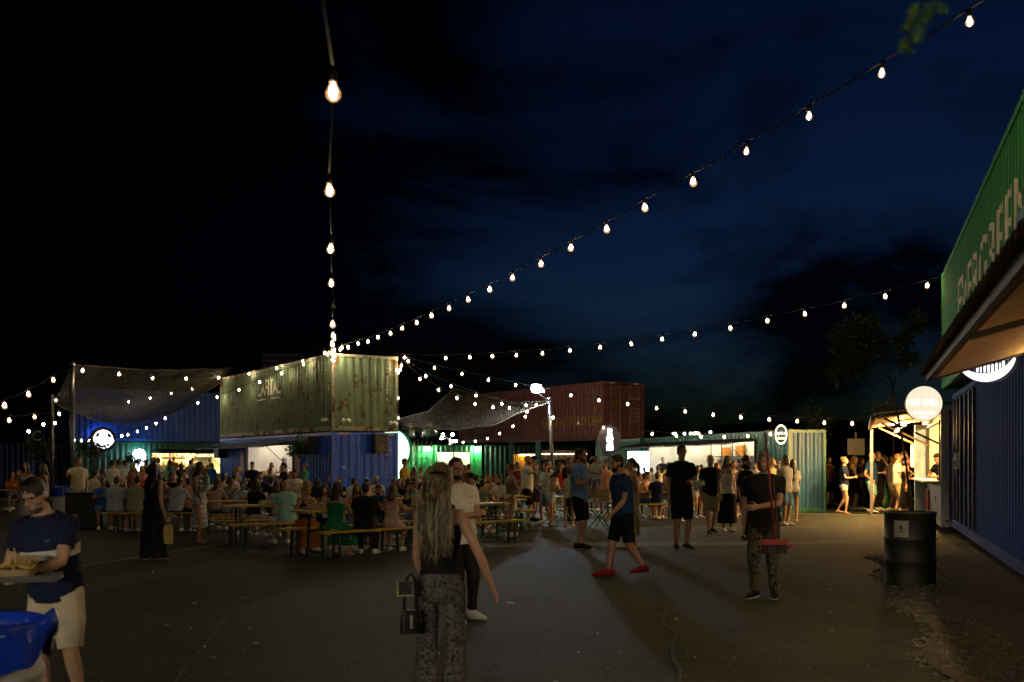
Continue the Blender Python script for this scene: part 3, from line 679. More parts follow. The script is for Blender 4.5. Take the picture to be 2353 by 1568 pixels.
# yellow shed
t = thing('market_shed', 'small yellow corrugated shed glowing under the red container', 'shed', (V(1180, 0, 56).x, 56, 0))
YEL = M('yellow_sheet', (.55, .30, .02), .5, vs=3)
w_ = (V(1240, 0, 56).x - V(1180, 0, 56).x)
corr(w_, 0, 2.0, p=.12, d=.02).build('front_wall', YEL, t); m = MB(); m.bx(-.1, w_ + .1, -.35, 1.6, 2.02, 2.08); m.build('roof', M('rust_roof', (.22, .07, .02), .7), t)
m = MB(); m.bx(0, .05, .05, 1.5, 0, 2); m.bx(w_ - .05, w_, .05, 1.5, 0, 2); m.build('side_wall', YEL, t)
m = MB(); m.bx(.3, w_ - .3, -.3, -.24, 1.93, 1.99); m.build('tube_lamp', E('shed_glow', (1, .68, .25), 26), t)
# bar shelves with lights behind (right of the shed)
t = thing('back_bar', 'shelf of bottles and small lights behind the standing crowd', 'bar shelf', (V(1245, 0, 54).x, 54, 0))
m = MB(); m.bx(0, 2.4, .3, .36, 0, 2.2); m.build('back_panel', M('dark_wood', (.05, .03, .018), .6), t)
for k in range(3): m = MB(); m.bx(0, 2.4, .02, .3, .9 + .4 * k, .94 + .4 * k); m.build('shelf', WOODK, t)
for k in range(3):
    m = MB()
    for j in range(8): m.tube([(.2 + j * .28, .16, .94 + .4 * k), (.2 + j * .28, .16, 1.12 + .4 * k), (.2 + j * .28, .16, 1.2 + .4 * k)], [.04, .04, .014], 6)
    bo = m.build('bottles', M('bottle_glass', (.08, .12, .04), .15), t); bo['kind'] = 'stuff'
m = MB(); m.bx(0, 2.4, -.02, .02, 1.98, 2.02); m.build('strip_lamp', E('bar_glow', (1, .6, .25), 12), t)
# ------------------------------------------------------------------ right kiosk row
KO, KU = (5.55, 43.1), (.25, -.968)
TL = PAINT('teal_green_paint', (.006, .085, .06), .12, .45); KBL = PAINT('steel_blue_paint', (.004, .065, .16), .05, .5)
x0, x1 = on_front(KO, KU, 1488), on_front(KO, KU, 1733)
KL = on_front(KO, KU, 1812)
kio = container('long teal green kiosk container with shelves lit inside its serving window', KO, KU, KL, 0, TL, W=1.3, holes=[(x0, x1, 1.0, 2.25)], group='shipping containers', cat='food kiosk', name='kiosk_container')
for ch in kio.children:
    if ch.name.startswith('end_wall') and ch.location.x > 1: ch.data.materials[0] = KBL
kitchen(kio, x0 - .1, x1 + .1, 1.3, WHITEP, lamps=6, le=.36, warm=(1, .80, .48), counter=1.0, cz=(.05, .32), cm=TL)
canopy(kio, x0 - .9, x1 - .05, 2.34, 1.05, .17, RUBBER)
BXO = M('orange_box', (.55, .24, .03), .6); BXR = M('red_tin', (.3, .03, .02), .5)
sh0 = on_front(KO, KU, 1585); sh1 = on_front(KO, KU, 1712)
for z in (1.42, 1.78):
    m = MB(); m.bx(sh0, sh1, .86, 1.15, z - .012, z + .012); m.build('shelf', DARK, kio)
k = sh0
while k <= sh1 + .01:
    m = MB(); m.bar((k, .88, 1.0), (k, .88, 2.25), .025); m.build('shelf_upright', DARK, kio); k += (sh1 - sh0) / 5
for fx, z, s, mt in ((.22, 1.79, .3, BXO), (.48, 1.79, .36, BXO), (.8, 1.79, .3, BXR), (.3, 1.43, .16, BXO), (.6, 1.43, .14, BXR), (.12, 1.43, .18, BXO)):
    t = thing('storage_box', {(.22, 1.79): 'orange box at the far end of the top kiosk shelf', (.48, 1.79): 'large orange box in the middle of the top kiosk shelf', (.8, 1.79): 'red tin near the bright end of the top kiosk shelf', (.3, 1.43): 'small orange box on the lower kiosk shelf between the others', (.6, 1.43): 'small red tin on the lower kiosk shelf', (.12, 1.43): 'small orange box at the far end of the lower kiosk shelf'}[(fx, z)], 'box', kio.matrix_basis @ Vector((sh0 + (sh1 - sh0) * fx, 1.0, z)), kio.rotation_euler.z, 'boxes on the kiosk shelves')
    m = MB(); m.bx(-s * .55, s * .55, -.1, .1, 0, s); m.build('box_body', mt, t); m = MB(); m.bx(-s * .57, s * .57, -.11, .11, s, s + .03); m.build('lid', mt, t)
# pineapple sign + LOVE container + spice sign
love = container('short teal container with white lettering beneath the dark red container', (4.02, 49.2), (.23, -.973), 6.06, 0, PAINT('teal_paint', (.010, .13, .14), .1), group='shipping containers')
LOV = (4.02, 49.2); LVU = (.23, -.973)
corr_text('LOVE', .8, LETW, love, on_front(LOV, LVU, 1367), 1.55, w=3.5, h=.62)
s2 = round_sign('oval dark sign with a glowing white bottle emblem in front of the red container', 1400, 1010, 38, .47, rad(6), M('sign_face_violet', (.035, .033, .06), .4), None)
s2.scale = (.9, 1, 1.12)
m = MB(); m.poly([(-.13, -.36), (.13, -.36), (.13, -.19), (.05, -.17), (.13, -.13), (.1, -.1), (.13, 0), (.12, .08), (.07, .14), (.1, .17), (.06, .24), (.1, .3), (.05, .36), (0, .33), (-.05, .37), (-.1, .31), (-.08, .24), (-.1, .17), (-.07, .13), (-.13, .06), (-.14, -.02), (-.09, -.12), (-.05, -.17), (-.13, -.19)], -.01, 0); m.build('emblem', E('sign_white2', (1, 1, .97), 10), s2, loc=(0, -.1, 0))
m = MB(); m.bar((.15, .1, 0), (.5, 4.2, .1), .06); m.build('bracket', DARK, s2)
m = MB(); m.lathe([(.43, -.01), (.43, .01)], 36); m.build('halo_lamp', E('halo_teal', (.4, .9, 1), 2.2), s2, loc=(0, .12, 0), rot=(math.pi / 2, 0, 0))
s3 = round_sign('oval navy spice sign with bright yellow rim on the end of the teal kiosk', 1793, 999, 30.9, .29, rad(0), M('sign_navy', (.008, .03, .055), .4), None)
s3.scale = (.6, 1, 1)
m = MB()
for k in range(40):
    a, b = 2 * math.pi * k / 40, 2 * math.pi * (k + 1) / 40
    m.quad((.262 * math.cos(a), 0, .262 * math.sin(a)), (.295 * math.cos(a), 0, .295 * math.sin(a)), (.295 * math.cos(b), 0, .295 * math.sin(b)), (.262 * math.cos(b), 0, .262 * math.sin(b)))
m.build('glowing_rim', E('rim_yellow', (1, .85, .45), 7), s3, loc=(0, -.092, 0))
lettering('spice', .2, E('spice_white', (1, .95, .9), 2.2), s3, (0, -.093, .03), w=.46, h=.16); m = MB(); m.bx(-.22, .22, -.094, -.09, -.14, -.085); m.build('lettering', E('sign_yellow', (1, .75, .2), 5), s3)
m = MB(); m.bar((.2, .1, .06), (.35, .35, .06), .03); m.build('bracket', DARK, s3)
vtext(kio, 'OVLU 025208', KL - 1.3, 1.5, .12, LETW, h=1.45); vtext(kio, '45G1', KL - .55, 1.95, .12, LETW, h=.5); decal(kio, KL - .55, 1.5, .16, .24, ORNG); decal(kio, KL - .55, 1.1, .18, .3, WHITEP)
# lit notice board left of the kiosk window
t = thing('lit_board', 'dazzling white lit board at the far end of the teal kiosk window', 'lit sign', (V(1467, 0, 40.6).x, 40.6, 0), rad(-20))
m = MB(); m.bx(-.42, .42, -.04, .04, .75, 2.0); m.build('board_face', E('board_cyan', (.7, .95, 1), 7), t)
for s in (-.36, .36): m = MB(); m.bar((s, .08, 0), (s, .08, 2.0), .05); m.build('leg', DARK, t)
# ------------------------------------------------------------------ building on the right
EO, EU = (9.66, 23.0), (-.321, -.947)
EG = PAINT('evergreen_paint', (.006, .26, .05), .1, .75); NB = PAINT('night_blue_paint', (.002, .045, .30), .12, .85)
GLV = M('galvanised_sheet', (.30, .31, .30), .38, .7, vs=4, st=(3, 3, .4))
r_up = container('bright green container with huge cream lettering on the upper floor at the edge', EO, EU, 12.19, 3.2, EG, group='shipping containers')
ecream = M('cream_lettering', (.82, .76, .62), .7, vs=6)
corr_text('EVERGREEN', 1.1, ecream, r_up, 8.0, 1.38, w=8.4, h=.86)
m = MB(); m.bx(11.4, 12.1, .008, .014, .75, 1.3); m.build('sticker', M('blue_sticker', (.03, .12, .28), .6), r_up)
off = Vector((.947, -.321, 0)) * .18
r_low = container('dark blue container on the ground floor below the green lettered one', (EO[0] + off.x - .5 * .321, EO[1] + off.y - .5 * .947), EU, 12.19, .15, NB, H=2.9, group='shipping containers')
m = MB()
for x in (.75, 1.35, 2.1, 3.0, 3.8, 4.5): m.bx(x, x + .06, -.03, .02, .2, 2.75)
m.build('door_bars', M('navy_bar', (.006, .014, .04), .5), r_low)
t = thing('lock_box', 'white lock box fixed on the dark blue container wall', 'lock box', r_low.matrix_basis @ Vector((1.75, -.02, 1.45)), r_low.rotation_euler.z)
m = MB(); m.bx(-.07, .07, -.07, .01, -.17, .17); m.build('case', WHITEP, t); m = MB(); m.bx(-.03, .03, -.1, -.07, -.1, .02); m.build('hasp', DARK, t)
# grill kiosk beyond the corner
FO = (EO[0] + .321 * 7.6, EO[1] + .947 * 7.6); FL = 7.4
fx = lambda px: on_front(FO, EU, px)
fire = container('fire grill kiosk clad in dark corrugated sheet with a warm open hatch', FO, EU, FL, .1, GLV, H=2.75, holes=[(2.2, FL - .55, 1.02, 2.4)], group='shipping containers', cat='food kiosk', name='kiosk_container')
kitchen(fire, 2.0, FL - .3, 2.438, M('grill_wall', (.70, .62, .45), .6), lamps=4, le=3.4, warm=(1, .60, .20), counter=1.0, cm=DARK, z1=2.6)
m = MB(); m.bx(2.0, 2.18, -.3, .02, .1, 2.5); m.build('pillar', M('pale_blue_panel', (.25, .38, .5), .5), fire)
m = MB(); m.bx(2.2, FL - .4, -.35, .05, 1.0, 1.04); m.build('counter_ledge', WHITEP, fire)
m = MB(); m.bx(2.35, 3.4, -.03, .0, .2, .75); m.build('sticker', BXR, fire)
for px_, z in ((2.6, 1.5), (4.2, 1.75)):
    m = MB(); m.bx(px_, px_ + 1.3, 1.9, 2.2, z, z + .04); m.build('shelf', STEEL, fire)
TAN = M('tan_planks', (.36, .23, .10), .6, vs=3, st=(1, 12, 12), var=.3, bump=.2)
m = MB(); m.bx(.3, 1.9, -.75, -.69, 2.36, 2.42); m.build('tube_lamp', E('assumed_grill_tube', (1, .55, .16), 900), fire)  # assumed lamp under the roof, added to light the queue and ground
m = MB(); m.bx(4.2, 6.4, -.75, -.69, 2.36, 2.42); m.build('tube_lamp', E('assumed_grill_tube_near', (1, .60, .2), 60), fire)  # second assumed lamp, added below the hatch roof
m = MB(); m.tube([(2.1, -.36, 1.35), (2.1, -.36, 1.95)], .035, 8); m.build('heat_lamp', E('heat_glow', (1, .16, .03), 60), fire)
for xx, z, h_ in ((2.9, 1.54, .2), (3.2, 1.54, .14), (4.5, 1.79, .25), (4.9, 1.79, .18), (5.3, 1.79, .22)):
    m = MB(); m.bx(xx - .1, xx + .1, 1.95, 2.15, z, z + h_); m.build('crate', M('grill_crate', (.4, .22, .08), .7), fire)
# its roof flap with planks underneath
P0, P1 = V(2013, 992, 29.6), V(2172, 952, 22.9)
t = thing('hatch_roof', 'slanting hatch roof with warm plank underside over the grill kiosk', 'awning', fire.location, fire.rotation_euler.z)
for k in range(9):
    m = MB(); y0 = -.05 - k * .15; m.bx(.1, FL - .1, y0 - .145, y0, 0, .03); m.build('plank', TAN, t, loc=(0, 0, 2.66 - .02 * k), rot=(0, 0, 0))
m = MB(); m.bx(0, FL, -1.46, -.02, .0, .04); m.build('roof_sheet', GLV, t, loc=(0, 0, 2.74), rot=(rad(7), 0, 0))
m = MB(); m.bx(-.02, FL + .02, -1.5, -1.42, .0, .12); m.build('edge_beam', M('beam_brown', (.10, .06, .03), .6), t, loc=(0, 0, 2.45))
for x in (.2, FL - .4, 3.8): m = MB(); m.bar((x, 0, 1.9), (x, -1.2, 2.5), .05); m.build('strut', M('beam_brown', (.1, .06, .03)), t)
for x in (.1,): m = MB(); m.bar((x, -1.4, -.1), (x, -1.4, 2.45), .08); m.build('post', STEEL, t)
fs = round_sign('round glowing fire grill sign on a bracket over the grill kiosk', 2122, 928, 22.2, .385, rad(-12), E('grill_sign_face', (1, .84, .62), 1.05), M('sign_rim', (.25, .1, .05), .5), .1)
FGM = E('grill_sign_letters', (1, .95, .85), 1.7)
lettering('FIRE GRILL', .15, FGM, fs, (0, -.062, .03), w=.62, h=.13); lettering('SERVED SMOKED', .07, FGM, fs, (0, -.062, -.2), w=.44, h=.07); lettering('GRILL', .05, FGM, fs, (0, -.062, -.29), w=.16, h=.04)
for k in range(19): m = MB(); m.bx(-.36 + k * .04, -.353 + k * .04, -.058, -.054, -math.sqrt(max(0, .36**2 - (-.36 + k * .04)**2)), math.sqrt(max(0, .36**2 - (-.36 + k * .04)**2))) if abs(-.36 + k * .04) < .355 else m.bx(-.01, .01, -.058, -.054, -.01, .01); m.build('slat', M('sign_slat', (.6, .4, .28), .6), fs)
m = MB(); m.bar((.38, 0, .0), (1.1, -.1, .0), .035); m.build('bracket', DARK, fs)
# awning over the near end, sloping outwards
AO = Vector((4.48, 11.0, 2.49)); AU = Vector((-.321, -.947, 0)); AN = Vector((.947, -.321, 0))
t = thing('awning', 'wide awning with tan plank underside and corrugated roof at the near right', 'awning', AO, math.atan2(AU.y, AU.x))
TANB = M('awning_boards', (.50, .34, .16), .55, vs=2.5, st=(9, .8, 1), var=.3, bump=.15); BEAM = M('awning_beam', (.035, .022, .014), .6)
sl = .275; Wd = 1.75; Ln = 9.5
def A(x, y, z=0): return Vector((x, y, z + y * sl))      # x along, y towards the wall
k = .10
while k < 9.4:
    if not any(abs(k + .06 - q) < .11 for q in (4.05, 8.4)):
        m = MB(); a, b, y0, y1 = k, k + .105, .06, Wd
        m.v = [A(a, y0, -.03), A(b, y0, -.03), A(b, y1, -.03), A(a, y1, -.03), A(a, y0), A(b, y0), A(b, y1), A(a, y1)]
        m.f = [(3, 2, 1, 0), (4, 5, 6, 7), (0, 1, 5, 4), (1, 2, 6, 5), (2, 3, 7, 6), (3, 0, 4, 7)]; m.build('plank', TANB, t)
    k += .12
for x, bw in ((.03, .05), (4.05, .12), (8.4, .12)):
    m = MB(); m.bar(A(x, .02, -.02), A(x, Wd, -.02), bw, .05 if bw < .1 else .09); m.build('rafter', BEAM, t)
m = MB(); m.bar(A(-.06, 0, .0), A(Ln, 0, .0), .05, .08); m.build('edge_beam', M('edge_grey', (.10, .09, .085), .7), t)
m = MB(); pp = .18
for k in range(int(Ln / pp)):
    xa = k * pp
    for q0, q1, h0, h1 in ((0, .3, 0, .06), (.3, .6, .06, .06), (.6, .9, .06, 0), (.9, 1, 0, 0)):
        m.quad(A(xa + q0 * pp, -.1, .03 + h0), A(xa + q1 * pp, -.1, .03 + h1), A(xa + q1 * pp, Wd, .03 + h1), A(xa + q0 * pp, Wd, .03 + h0))
m.build('corrugated_roof', M('roof_sheet_brown', (.10, .075, .05), .6), t)
# assumed kiosk under the awning, unseen lit hatch added to light the foreground
near_o = (EO[0] + off.x + EU[0] * 12.9, EO[1] + off.y + EU[1] * 12.9)
assumed_near_k = container('assumed kiosk container with a lit hatch under the wide awning at the near right', near_o, EU, 6.06, .05, NB, H=2.9, holes=[(.5, 5.2, 1.15, 2.55)], group='shipping containers', cat='food kiosk', name='kiosk_container')
kitchen(assumed_near_k, .3, 5.4, 2.438, M('near_kiosk_wall', (.6, .5, .34), .6), lamps=3, le=.8, warm=(1, .68, .34), counter=1.14, z1=2.7)
m = MB(); m.bx(.6, 5.1, -.2, -.16, 2.62, 2.66); m.build('tube_lamp', E('assumed_awning_tube', (1, .70, .34), 800), assumed_near_k)  # assumed tube, added to light the awning underside
m = MB(); m.bx(.5, 5.2, -.26, -.245, 2.58, 2.645); m.bx(.5, 5.2, -.115, -.10, 2.58, 2.72); m.bx(.5, 5.2, -.26, -.10, 2.58, 2.60); m.bx(.49, .5, -.26, -.10, 2.58, 2.76); m.bx(5.2, 5.21, -.26, -.10, 2.58, 2.76); m.build('lamp_baffle', DARK, assumed_near_k)  # unseen baffle added so the tube lights only the awning, not the wall
# assumed kiosk behind the camera, added to light the near people
assumed_back_k = container('assumed kiosk container with a lit hatch, added behind the camera', (.2, -6.6), (-1, -.10), 12.19, .0, BL, H=2.75, holes=[(1.2, 11.0, .95, 2.5)], group='shipping containers', cat='food kiosk', name='kiosk_container')
kitchen(assumed_back_k, 1.0, 11.2, 2.438, WHITEP, lamps=7, le=3.6, warm=(1, .84, .60), counter=.95, z1=2.62)
# smile sign below it
t = thing('crescent_sign', 'glowing white crescent smile sign with teeth under the awning', 'lit sign', V(2273, 856, 11.6), rad(-24)); WS = .62
m = MB(); xs_ = [-.285 + .57 * k / 30 for k in range(31)]; pts = [(x, .21 - math.sqrt(.31 ** 2 - x * x)) for x in xs_] + [(x, .335 - math.sqrt(.345 ** 2 - x * x)) for x in reversed(xs_)]
m.poly(pts, -.03, .03); WG = E('sign_violet_white', (.98, .92, 1.0), 1.5); m.build('crescent', WG, t, rot=(0, rad(-9), 0))
m = MB()
for k, (xx, z0_, z1_, w_) in enumerate(((-.12, -.055, .035, .02), (-.085, -.06, .025, .012), (-.045, -.06, .028, .02), (-.005, -.06, .028, .02), (.035, -.06, .03, .02), (.075, -.055, .045, .02), (.11, -.045, .045, .012), (.145, -.035, .08, .022))):
    mm = MB(); mm.poly([(xx - w_ * WS, z0_), (xx + w_ * WS * .7, z0_), (xx + w_ * WS, z1_ * .6), (xx + w_ * WS * .3, z1_), (xx - w_ * WS * .5, z1_ * .95), (xx - w_ * WS, z1_ * .5)], -.02, .02); mm.build('tooth', WG, t, loc=(0, 0, .062))
mm = MB(); mm.lathe([(.335, -.008), (.335, .008)], 32); mm.build('sign_board', SF, t, loc=(0, .06, .215), rot=(math.pi / 2, 0, 0))
mm = MB(); mm.bar((-.1, .03, .06), (-.1, .03, .16), .01); mm.bar((.2, .03, .1), (.2, .03, .26), .01); mm.build('hanger', STEEL, t)
# ------------------------------------------------------------------ people
REM = []        # meshes to be fused into one surface at the end
CLOUD = bpy.data.textures.new('creases', 'CLOUDS'); CLOUD.noise_scale = .11; CLOUD.noise_depth = 2
CURL = bpy.data.textures.new('curls', 'CLOUDS'); CURL.noise_scale = .035; CURL.noise_depth = 1
def fuse(mb, name, mat, parent, vox, disp=0, tex=None, it=2):
    o = mb.build(name, mat, parent)
    r = o.modifiers.new('r', 'REMESH'); r.mode = 'VOXEL'; r.voxel_size = vox; r.use_smooth_shade = True
    if it: s = o.modifiers.new('s', 'SMOOTH'); s.factor = .5; s.iterations = it
    if disp:
        d = o.modifiers.new('d', 'DISPLACE'); d.texture = tex or CLOUD; d.strength = disp; d.mid_level = .5; d.texture_coords = 'GLOBAL'
    REM.append(o); return o
def finish():
    bpy.context.view_layer.update(); dg = bpy.context.evaluated_depsgraph_get(); out = []
    for o in REM: out.append(bpy.data.meshes.new_from_object(o.evaluated_get(dg)))
    for o, me in zip(REM, out):
        old = o.data; o.modifiers.clear(); o.data = me; me.name = o.name; bpy.data.meshes.remove(old)
def ik(a, t, l1, l2, hint):
    d = t - a; dist = min(d.length, (l1 + l2) * .998); dr = d.normalized()
    co = max(-1, min(1, (l1 * l1 + dist * dist - l2 * l2) / (2 * l1 * dist))); h = hint - dr * hint.dot(dr)
    h = h.normalized() if h.length > 1e-5 else dr.orthogonal().normalized()
    return a + dr * (l1 * co) + h * (l1 * math.sqrt(1 - co * co)), a + dr * dist
ARM = dict(down=((.05, .03, -.545), (.25, -1, 0)), walkf=((.03, .24, -.48), (.2, -1, -.1)), walkb=((.06, -.2, -.5), (.2, -1, 0)),
           hold=((-.09, .30, -.27), (.6, -.4, -1)), cross=((-.27, .20, -.24), (.9, .1, -1)), mouth=((-.12, .20, .09), (.7, .1, -1)),
           table=((-.09, .36, -.25), (.8, -.3, -.7)), hip=((.0, .08, -.43), (1, -.6, 0)), phone=((-.10, .30, -.10), (.6, 0, -1)),
           out=((.22, .05, -.50), (.4, -1, 0)), pocket=((.0, .06, -.46), (.7, -1, 0)), chin=((-.15, .24, .0), (.5, .3, -1)), baby=((-.12, .24, -.18), (.8, -.2, -1)), reach=((.02, .48, -.12), (.6, -.2, -1)))
TOR = {'m': [(.80, .10, .095), (.86, .158, .118), (.93, .168, .118), (1.03, .150, .108), (1.14, .155, .112), (1.27, .178, .122), (1.36, .185, .118), (1.42, .165, .092), (1.455, .115, .075), (1.485, .062, .062)],
       'f': [(.80, .10, .095), (.86, .166, .122), (.92, .170, .122), (1.02, .128, .098), (1.10, .122, .095), (1.20, .142, .118), (1.27, .152, .128), (1.36, .158, .100), (1.42, .140, .080), (1.455, .095, .066), (1.485, .052, .052)]}
NPEOPLE = 0
def person(label, px, top_py, d, face=0, sex='m', pose='stand', wear='tee', wm='white', bot='shorts', bm='black', shoe='white', hair='short', hc='dark', sk=0,
           arms=('down', 'down'), yaw=0, pitch=0, lean=0, build=1.0, feet=None, vox=None, group=None, beard=False, glasses=False, cap=None, hem=None, seat=.45, skirt_w=1.0,
           length=.32, cat='person', kid=1.0, zbase=0.0, side=0.0, pat=None, feetpos=None, neckless=False, base=None, legdir=0, roll=0):
    global NPEOPLE; NPEOPLE += 1
    sit = pose == 'sit'; Zt = V(px, top_py, d).z
    # unit skeleton is 1.75 m tall
    hz0 = .93
    def spine(z, lean):
        if z <= hz0: return 0.0, z, 0.0
        y = 0; zz = hz0; n = 8; a = 0; dz = (z - hz0) / n
        for k in range(n):
            a = lean * min(1, ((k + .5) * dz) / .3); y += math.sin(a) * dz; zz += math.cos(a) * dz
        return y, zz, a
    ln = rad(lean)
    yN, zN, aN = spine(1.50, ln)
    dropsit = (hz0 - .10) if sit else 0            # sitting: pelvis underside goes to the seat
    topz = zN + .25 * math.cos(aN * .4)
    if sit: s = max(.8, min(1.18, (Zt - seat - zbase) / (topz - dropsit)))
    else: s = max(.3, (Zt - zbase) / topz)
    zoff = (seat / s - dropsit) if sit else 0      # in unit space
    fz = lambda z: z + zoff
    if vox is None: vox = .0075 if d < 8 else .011 if d < 12.5 else .015 if d < 20 else .019 if d < 26 else .025 if d < 34 else .032
    X = Vector((1, 0, 0)); tor = TOR[sex]; bl = build
    def tring(z, infl=0, w=1, belly=0):
        for (z0, a0, b0), (z1, a1, b1) in zip(tor, tor[1:]):
            if z0 <= z <= z1: k = (z - z0) / (z1 - z0); a, b = a0 + (a1 - a0) * k, b0 + (b1 - b0) * k; break
        else: a, b = tor[-1][1:] if z > tor[-1][0] else tor[0][1:]
        y, zz, an = spine(z, ln); bb = .03 * (bl - 1) * 6 * math.exp(-((z - 1.08) / .16) ** 2)
        return (Vector((0, y + (bb if bl > 1 else 0) * .6, fz(zz))), X, Vector((0, math.cos(an), -math.sin(an))), (a * (.5 + .5 * bl) + infl) * w, b * bl + infl + bb * .5, 2.5)
    def at(p, z):                                # point offset from the spine at height z
        y, zz, an = spine(z, ln); f = Vector((0, math.cos(an), -math.sin(an))); u = Vector((0, math.sin(an), math.cos(an)))
        return Vector((0, y, fz(zz))) + X * p[0] + f * p[1] + u * p[2]
    shw = .176 if sex == 'm' else .150
    k_ = (.86 if sex == 'f' else 1.0) * (.55 + .45 * bl)
    sh, el, wr, hd = {}, {}, {}, {}
    for i, sg in enumerate((1, -1)):
        a = arms[i]; (tx, ty, tz), (hx, hy, hz_) = ARM[a] if isinstance(a, str) else a
        sh[sg] = at((sg * shw * (.6 + .4 * bl), 0, 0), 1.392)
        an = aN * .6 if a in ('table', 'cross', 'hold') else 0
        off = Vector((sg * tx, ty, tz)); off.rotate(Matrix.Rotation(-an * .5, 3, 'X'))
        tgt = sh[sg] + off
        if sit and a == 'table': tgt.z = max(tgt.z, .79 / s)
        el[sg], wr[sg] = ik(sh[sg], tgt, .30, .265, Vector((sg * hx, hy, hz_)))
    hip, kn, ank, toe = {}, {}, {}, {}
    for i, sg in enumerate((1, -1)):
        hip[sg] = Vector((sg * .088, 0, fz(.89)))
        if feetpos: fx, fy, fh = feetpos[i]
        elif sit: fx, fy, fh = (.15 * sg, (.38, .46)[i], 0)
        elif pose == 'walk': fx, fy, fh = (.085 * sg, (.30, -.34)[i], (0, .05)[i])
        else: fx, fy, fh = (.105 * sg, (.05, -.04)[i], 0)
        ank[sg] = Vector((fx, fy, .085 + fh))
        kn[sg], ank[sg] = ik(hip[sg], ank[sg], .42, .40, Vector((sg * (.25 if sit else .12), 1, .35 if sit else 0)))
        fd = Vector((sg * .22, 1, 0)).normalized(); toe[sg] = fd
    # ---- body, one surface
    B = MB()
    B.loft([tring(z) for z, _, _ in tor], n=18)
    nb, nt = at((0, -.01, 0), 1.44), at((0, .012, 0), 1.55)
    nr = .056 if sex == 'm' else .046
    B.tube([nb, nb.lerp(nt, .5), nt], [nr * 1.25, nr, nr * .98], 12, ref=X)
    HR = Matrix.Rotation(rad(-yaw), 3, 'Z') @ Matrix.Rotation(-(rad(pitch) + aN * .35), 3, 'X')
    hc_ = at((0, .0, 0), 1.52) + HR @ Vector((0, .025, .115))
    H = lambda x, y, z: hc_ + HR @ Vector((x, y, z))
    B.ball(H(0, -.008, .022), (.074, .094, .096), 16, 10, HR); B.ball(H(0, .022, -.035), (.061, .072, .085), 14, 9, HR)
    B.ball(H(0, .040, -.083), (.044, .046, .040) if sex == 'm' else (.038, .044, .036), 12, 8, HR)
    B.tube([H(0, .087, .012), H(0, .103, -.014), H(0, .108, -.03)], [.009, .012, .015], 8, round_ends=True)
    B.ball(H(0, .076, .022), (.05, .018, .012), 10, 6, HR); B.ball(H(0, .086, -.068), (.022, .011, .008), 8, 5, HR)
    for sg in (1, -1):
        B.ball(H(sg * .077, -.008, -.012), (.011, .02, .031), 8, 6, HR); B.ball(H(sg * .042, .062, -.03), (.022, .022, .022), 8, 6, HR)
        B.ball(sh[sg], (.057 * k_, .055 * k_, .056 * k_), 10, 8)
        B.tube([sh[sg] + (sh[sg] - el[sg]) * .05, sh[sg].lerp(el[sg], .3), sh[sg].lerp(el[sg], .7), el[sg], el[sg].lerp(wr[sg], .25), el[sg].lerp(wr[sg], .7), wr[sg]],
               [.055 * k_, .053 * k_, .045 * k_, .040 * k_, .042 * k_, .031 * k_, .026 * k_], 12)
        # hand: palm, four unequal fingers curled, thumb from the side
        f = (wr[sg] - el[sg]).normalized(); inw = Vector((-sg, 0, 0)); nrm = inw - f * inw.dot(f)
        if nrm.length < .3: nrm = Vector((0, 0, -1)) - f * f.dot(Vector((0, 0, -1)))
        nrm.normalize(); w = f.cross(nrm)
        if w.y < 0 and abs(f.y) < .7 or (abs(f.y) >= .7 and w.z < 0): w = -w
        h0 = wr[sg]; hd[sg] = h0 + f * .09 + nrm * .03; fr = max(.0088, vox / s * .62)
        B.tube([h0 - f * .01, h0 + f * .03, h0 + f * .085], [(.026 * k_, .018), (.038 * k_, .016), (.040 * k_, .014)], 10, ref=w)
        if d < 40:
            for q, (o_, L_) in enumerate(((-.031, .058), (-.0105, .074), (.0105, .080), (.031, .070))):
                p = h0 + f * .08 + w * (o_ * k_); dr = f; pts = [p]; curl = (.30, .45, .5) if arms[0 if sg > 0 else 1] in ('down', 'walkf', 'walkb', 'out') else (.6, .8, .6)
                for kk, fr_ in zip(curl, (.42, .33, .25)):
                    dr = (dr * math.cos(kk) + nrm * math.sin(kk)).normalized(); nn = nrm; pts.append(pts[-1] + dr * (L_ * fr_))
                B.tube(pts, [fr, fr * .96, fr * .9, fr * .8], 7, round_ends=True)
            p = h0 + f * .025 + w * (.030 * k_)
            B.tube([p, p + (f * .5 + w * .55 + nrm * .3) * .045, p + (f * .8 + w * .45 + nrm * .45) * .08], [fr * 1.35, fr * 1.1, fr * .9], 7, round_ends=True)
        th = .086 * (.5 + .5 * bl) * (1.04 if sex == 'f' else 1)
        B.tube([hip[sg] + Vector((0, 0, .02)), hip[sg].lerp(kn[sg], .3), hip[sg].lerp(kn[sg], .75), kn[sg], kn[sg].lerp(ank[sg], .28), kn[sg].lerp(ank[sg], .7), ank[sg]],
               [th, th * .93, th * .72, .055, .056, .040, .033], 12)
        ft = toe[sg]; a0 = ank[sg]
        B.tube([a0 + ft * -.045 + Vector((0, 0, -.05)), a0 + ft * .04 + Vector((0, 0, -.045)), a0 + ft * .13 + Vector((0, 0, -.06)), a0 + ft * .185 + Vector((0, 0, -.066))],
               [(.032, .034), (.036, .036), (.042, .022), (.030, .014)], 10, ref=ft.cross(Vector((0, 0, 1))), round_ends=True)
    # ---- place it: head over the pixel column
    r = math.pi + rad(face); Rz = Matrix.Rotation(r, 3, 'Z') @ Matrix.Rotation(rad(roll), 3, 'Y')
    P = V(px, top_py, d); hw = Rz @ (hc_ * s)
    root = fuse(B, 'person', skin(sk), None, vox / s)
    root.scale = (s, s, s); root.rotation_euler = (0, rad(roll), r); root.location = (P.x - hw.x, d - hw.y * (.0 if not sit else .0), zbase)
    tag(root, label, cat, group)
    vx = vox / s
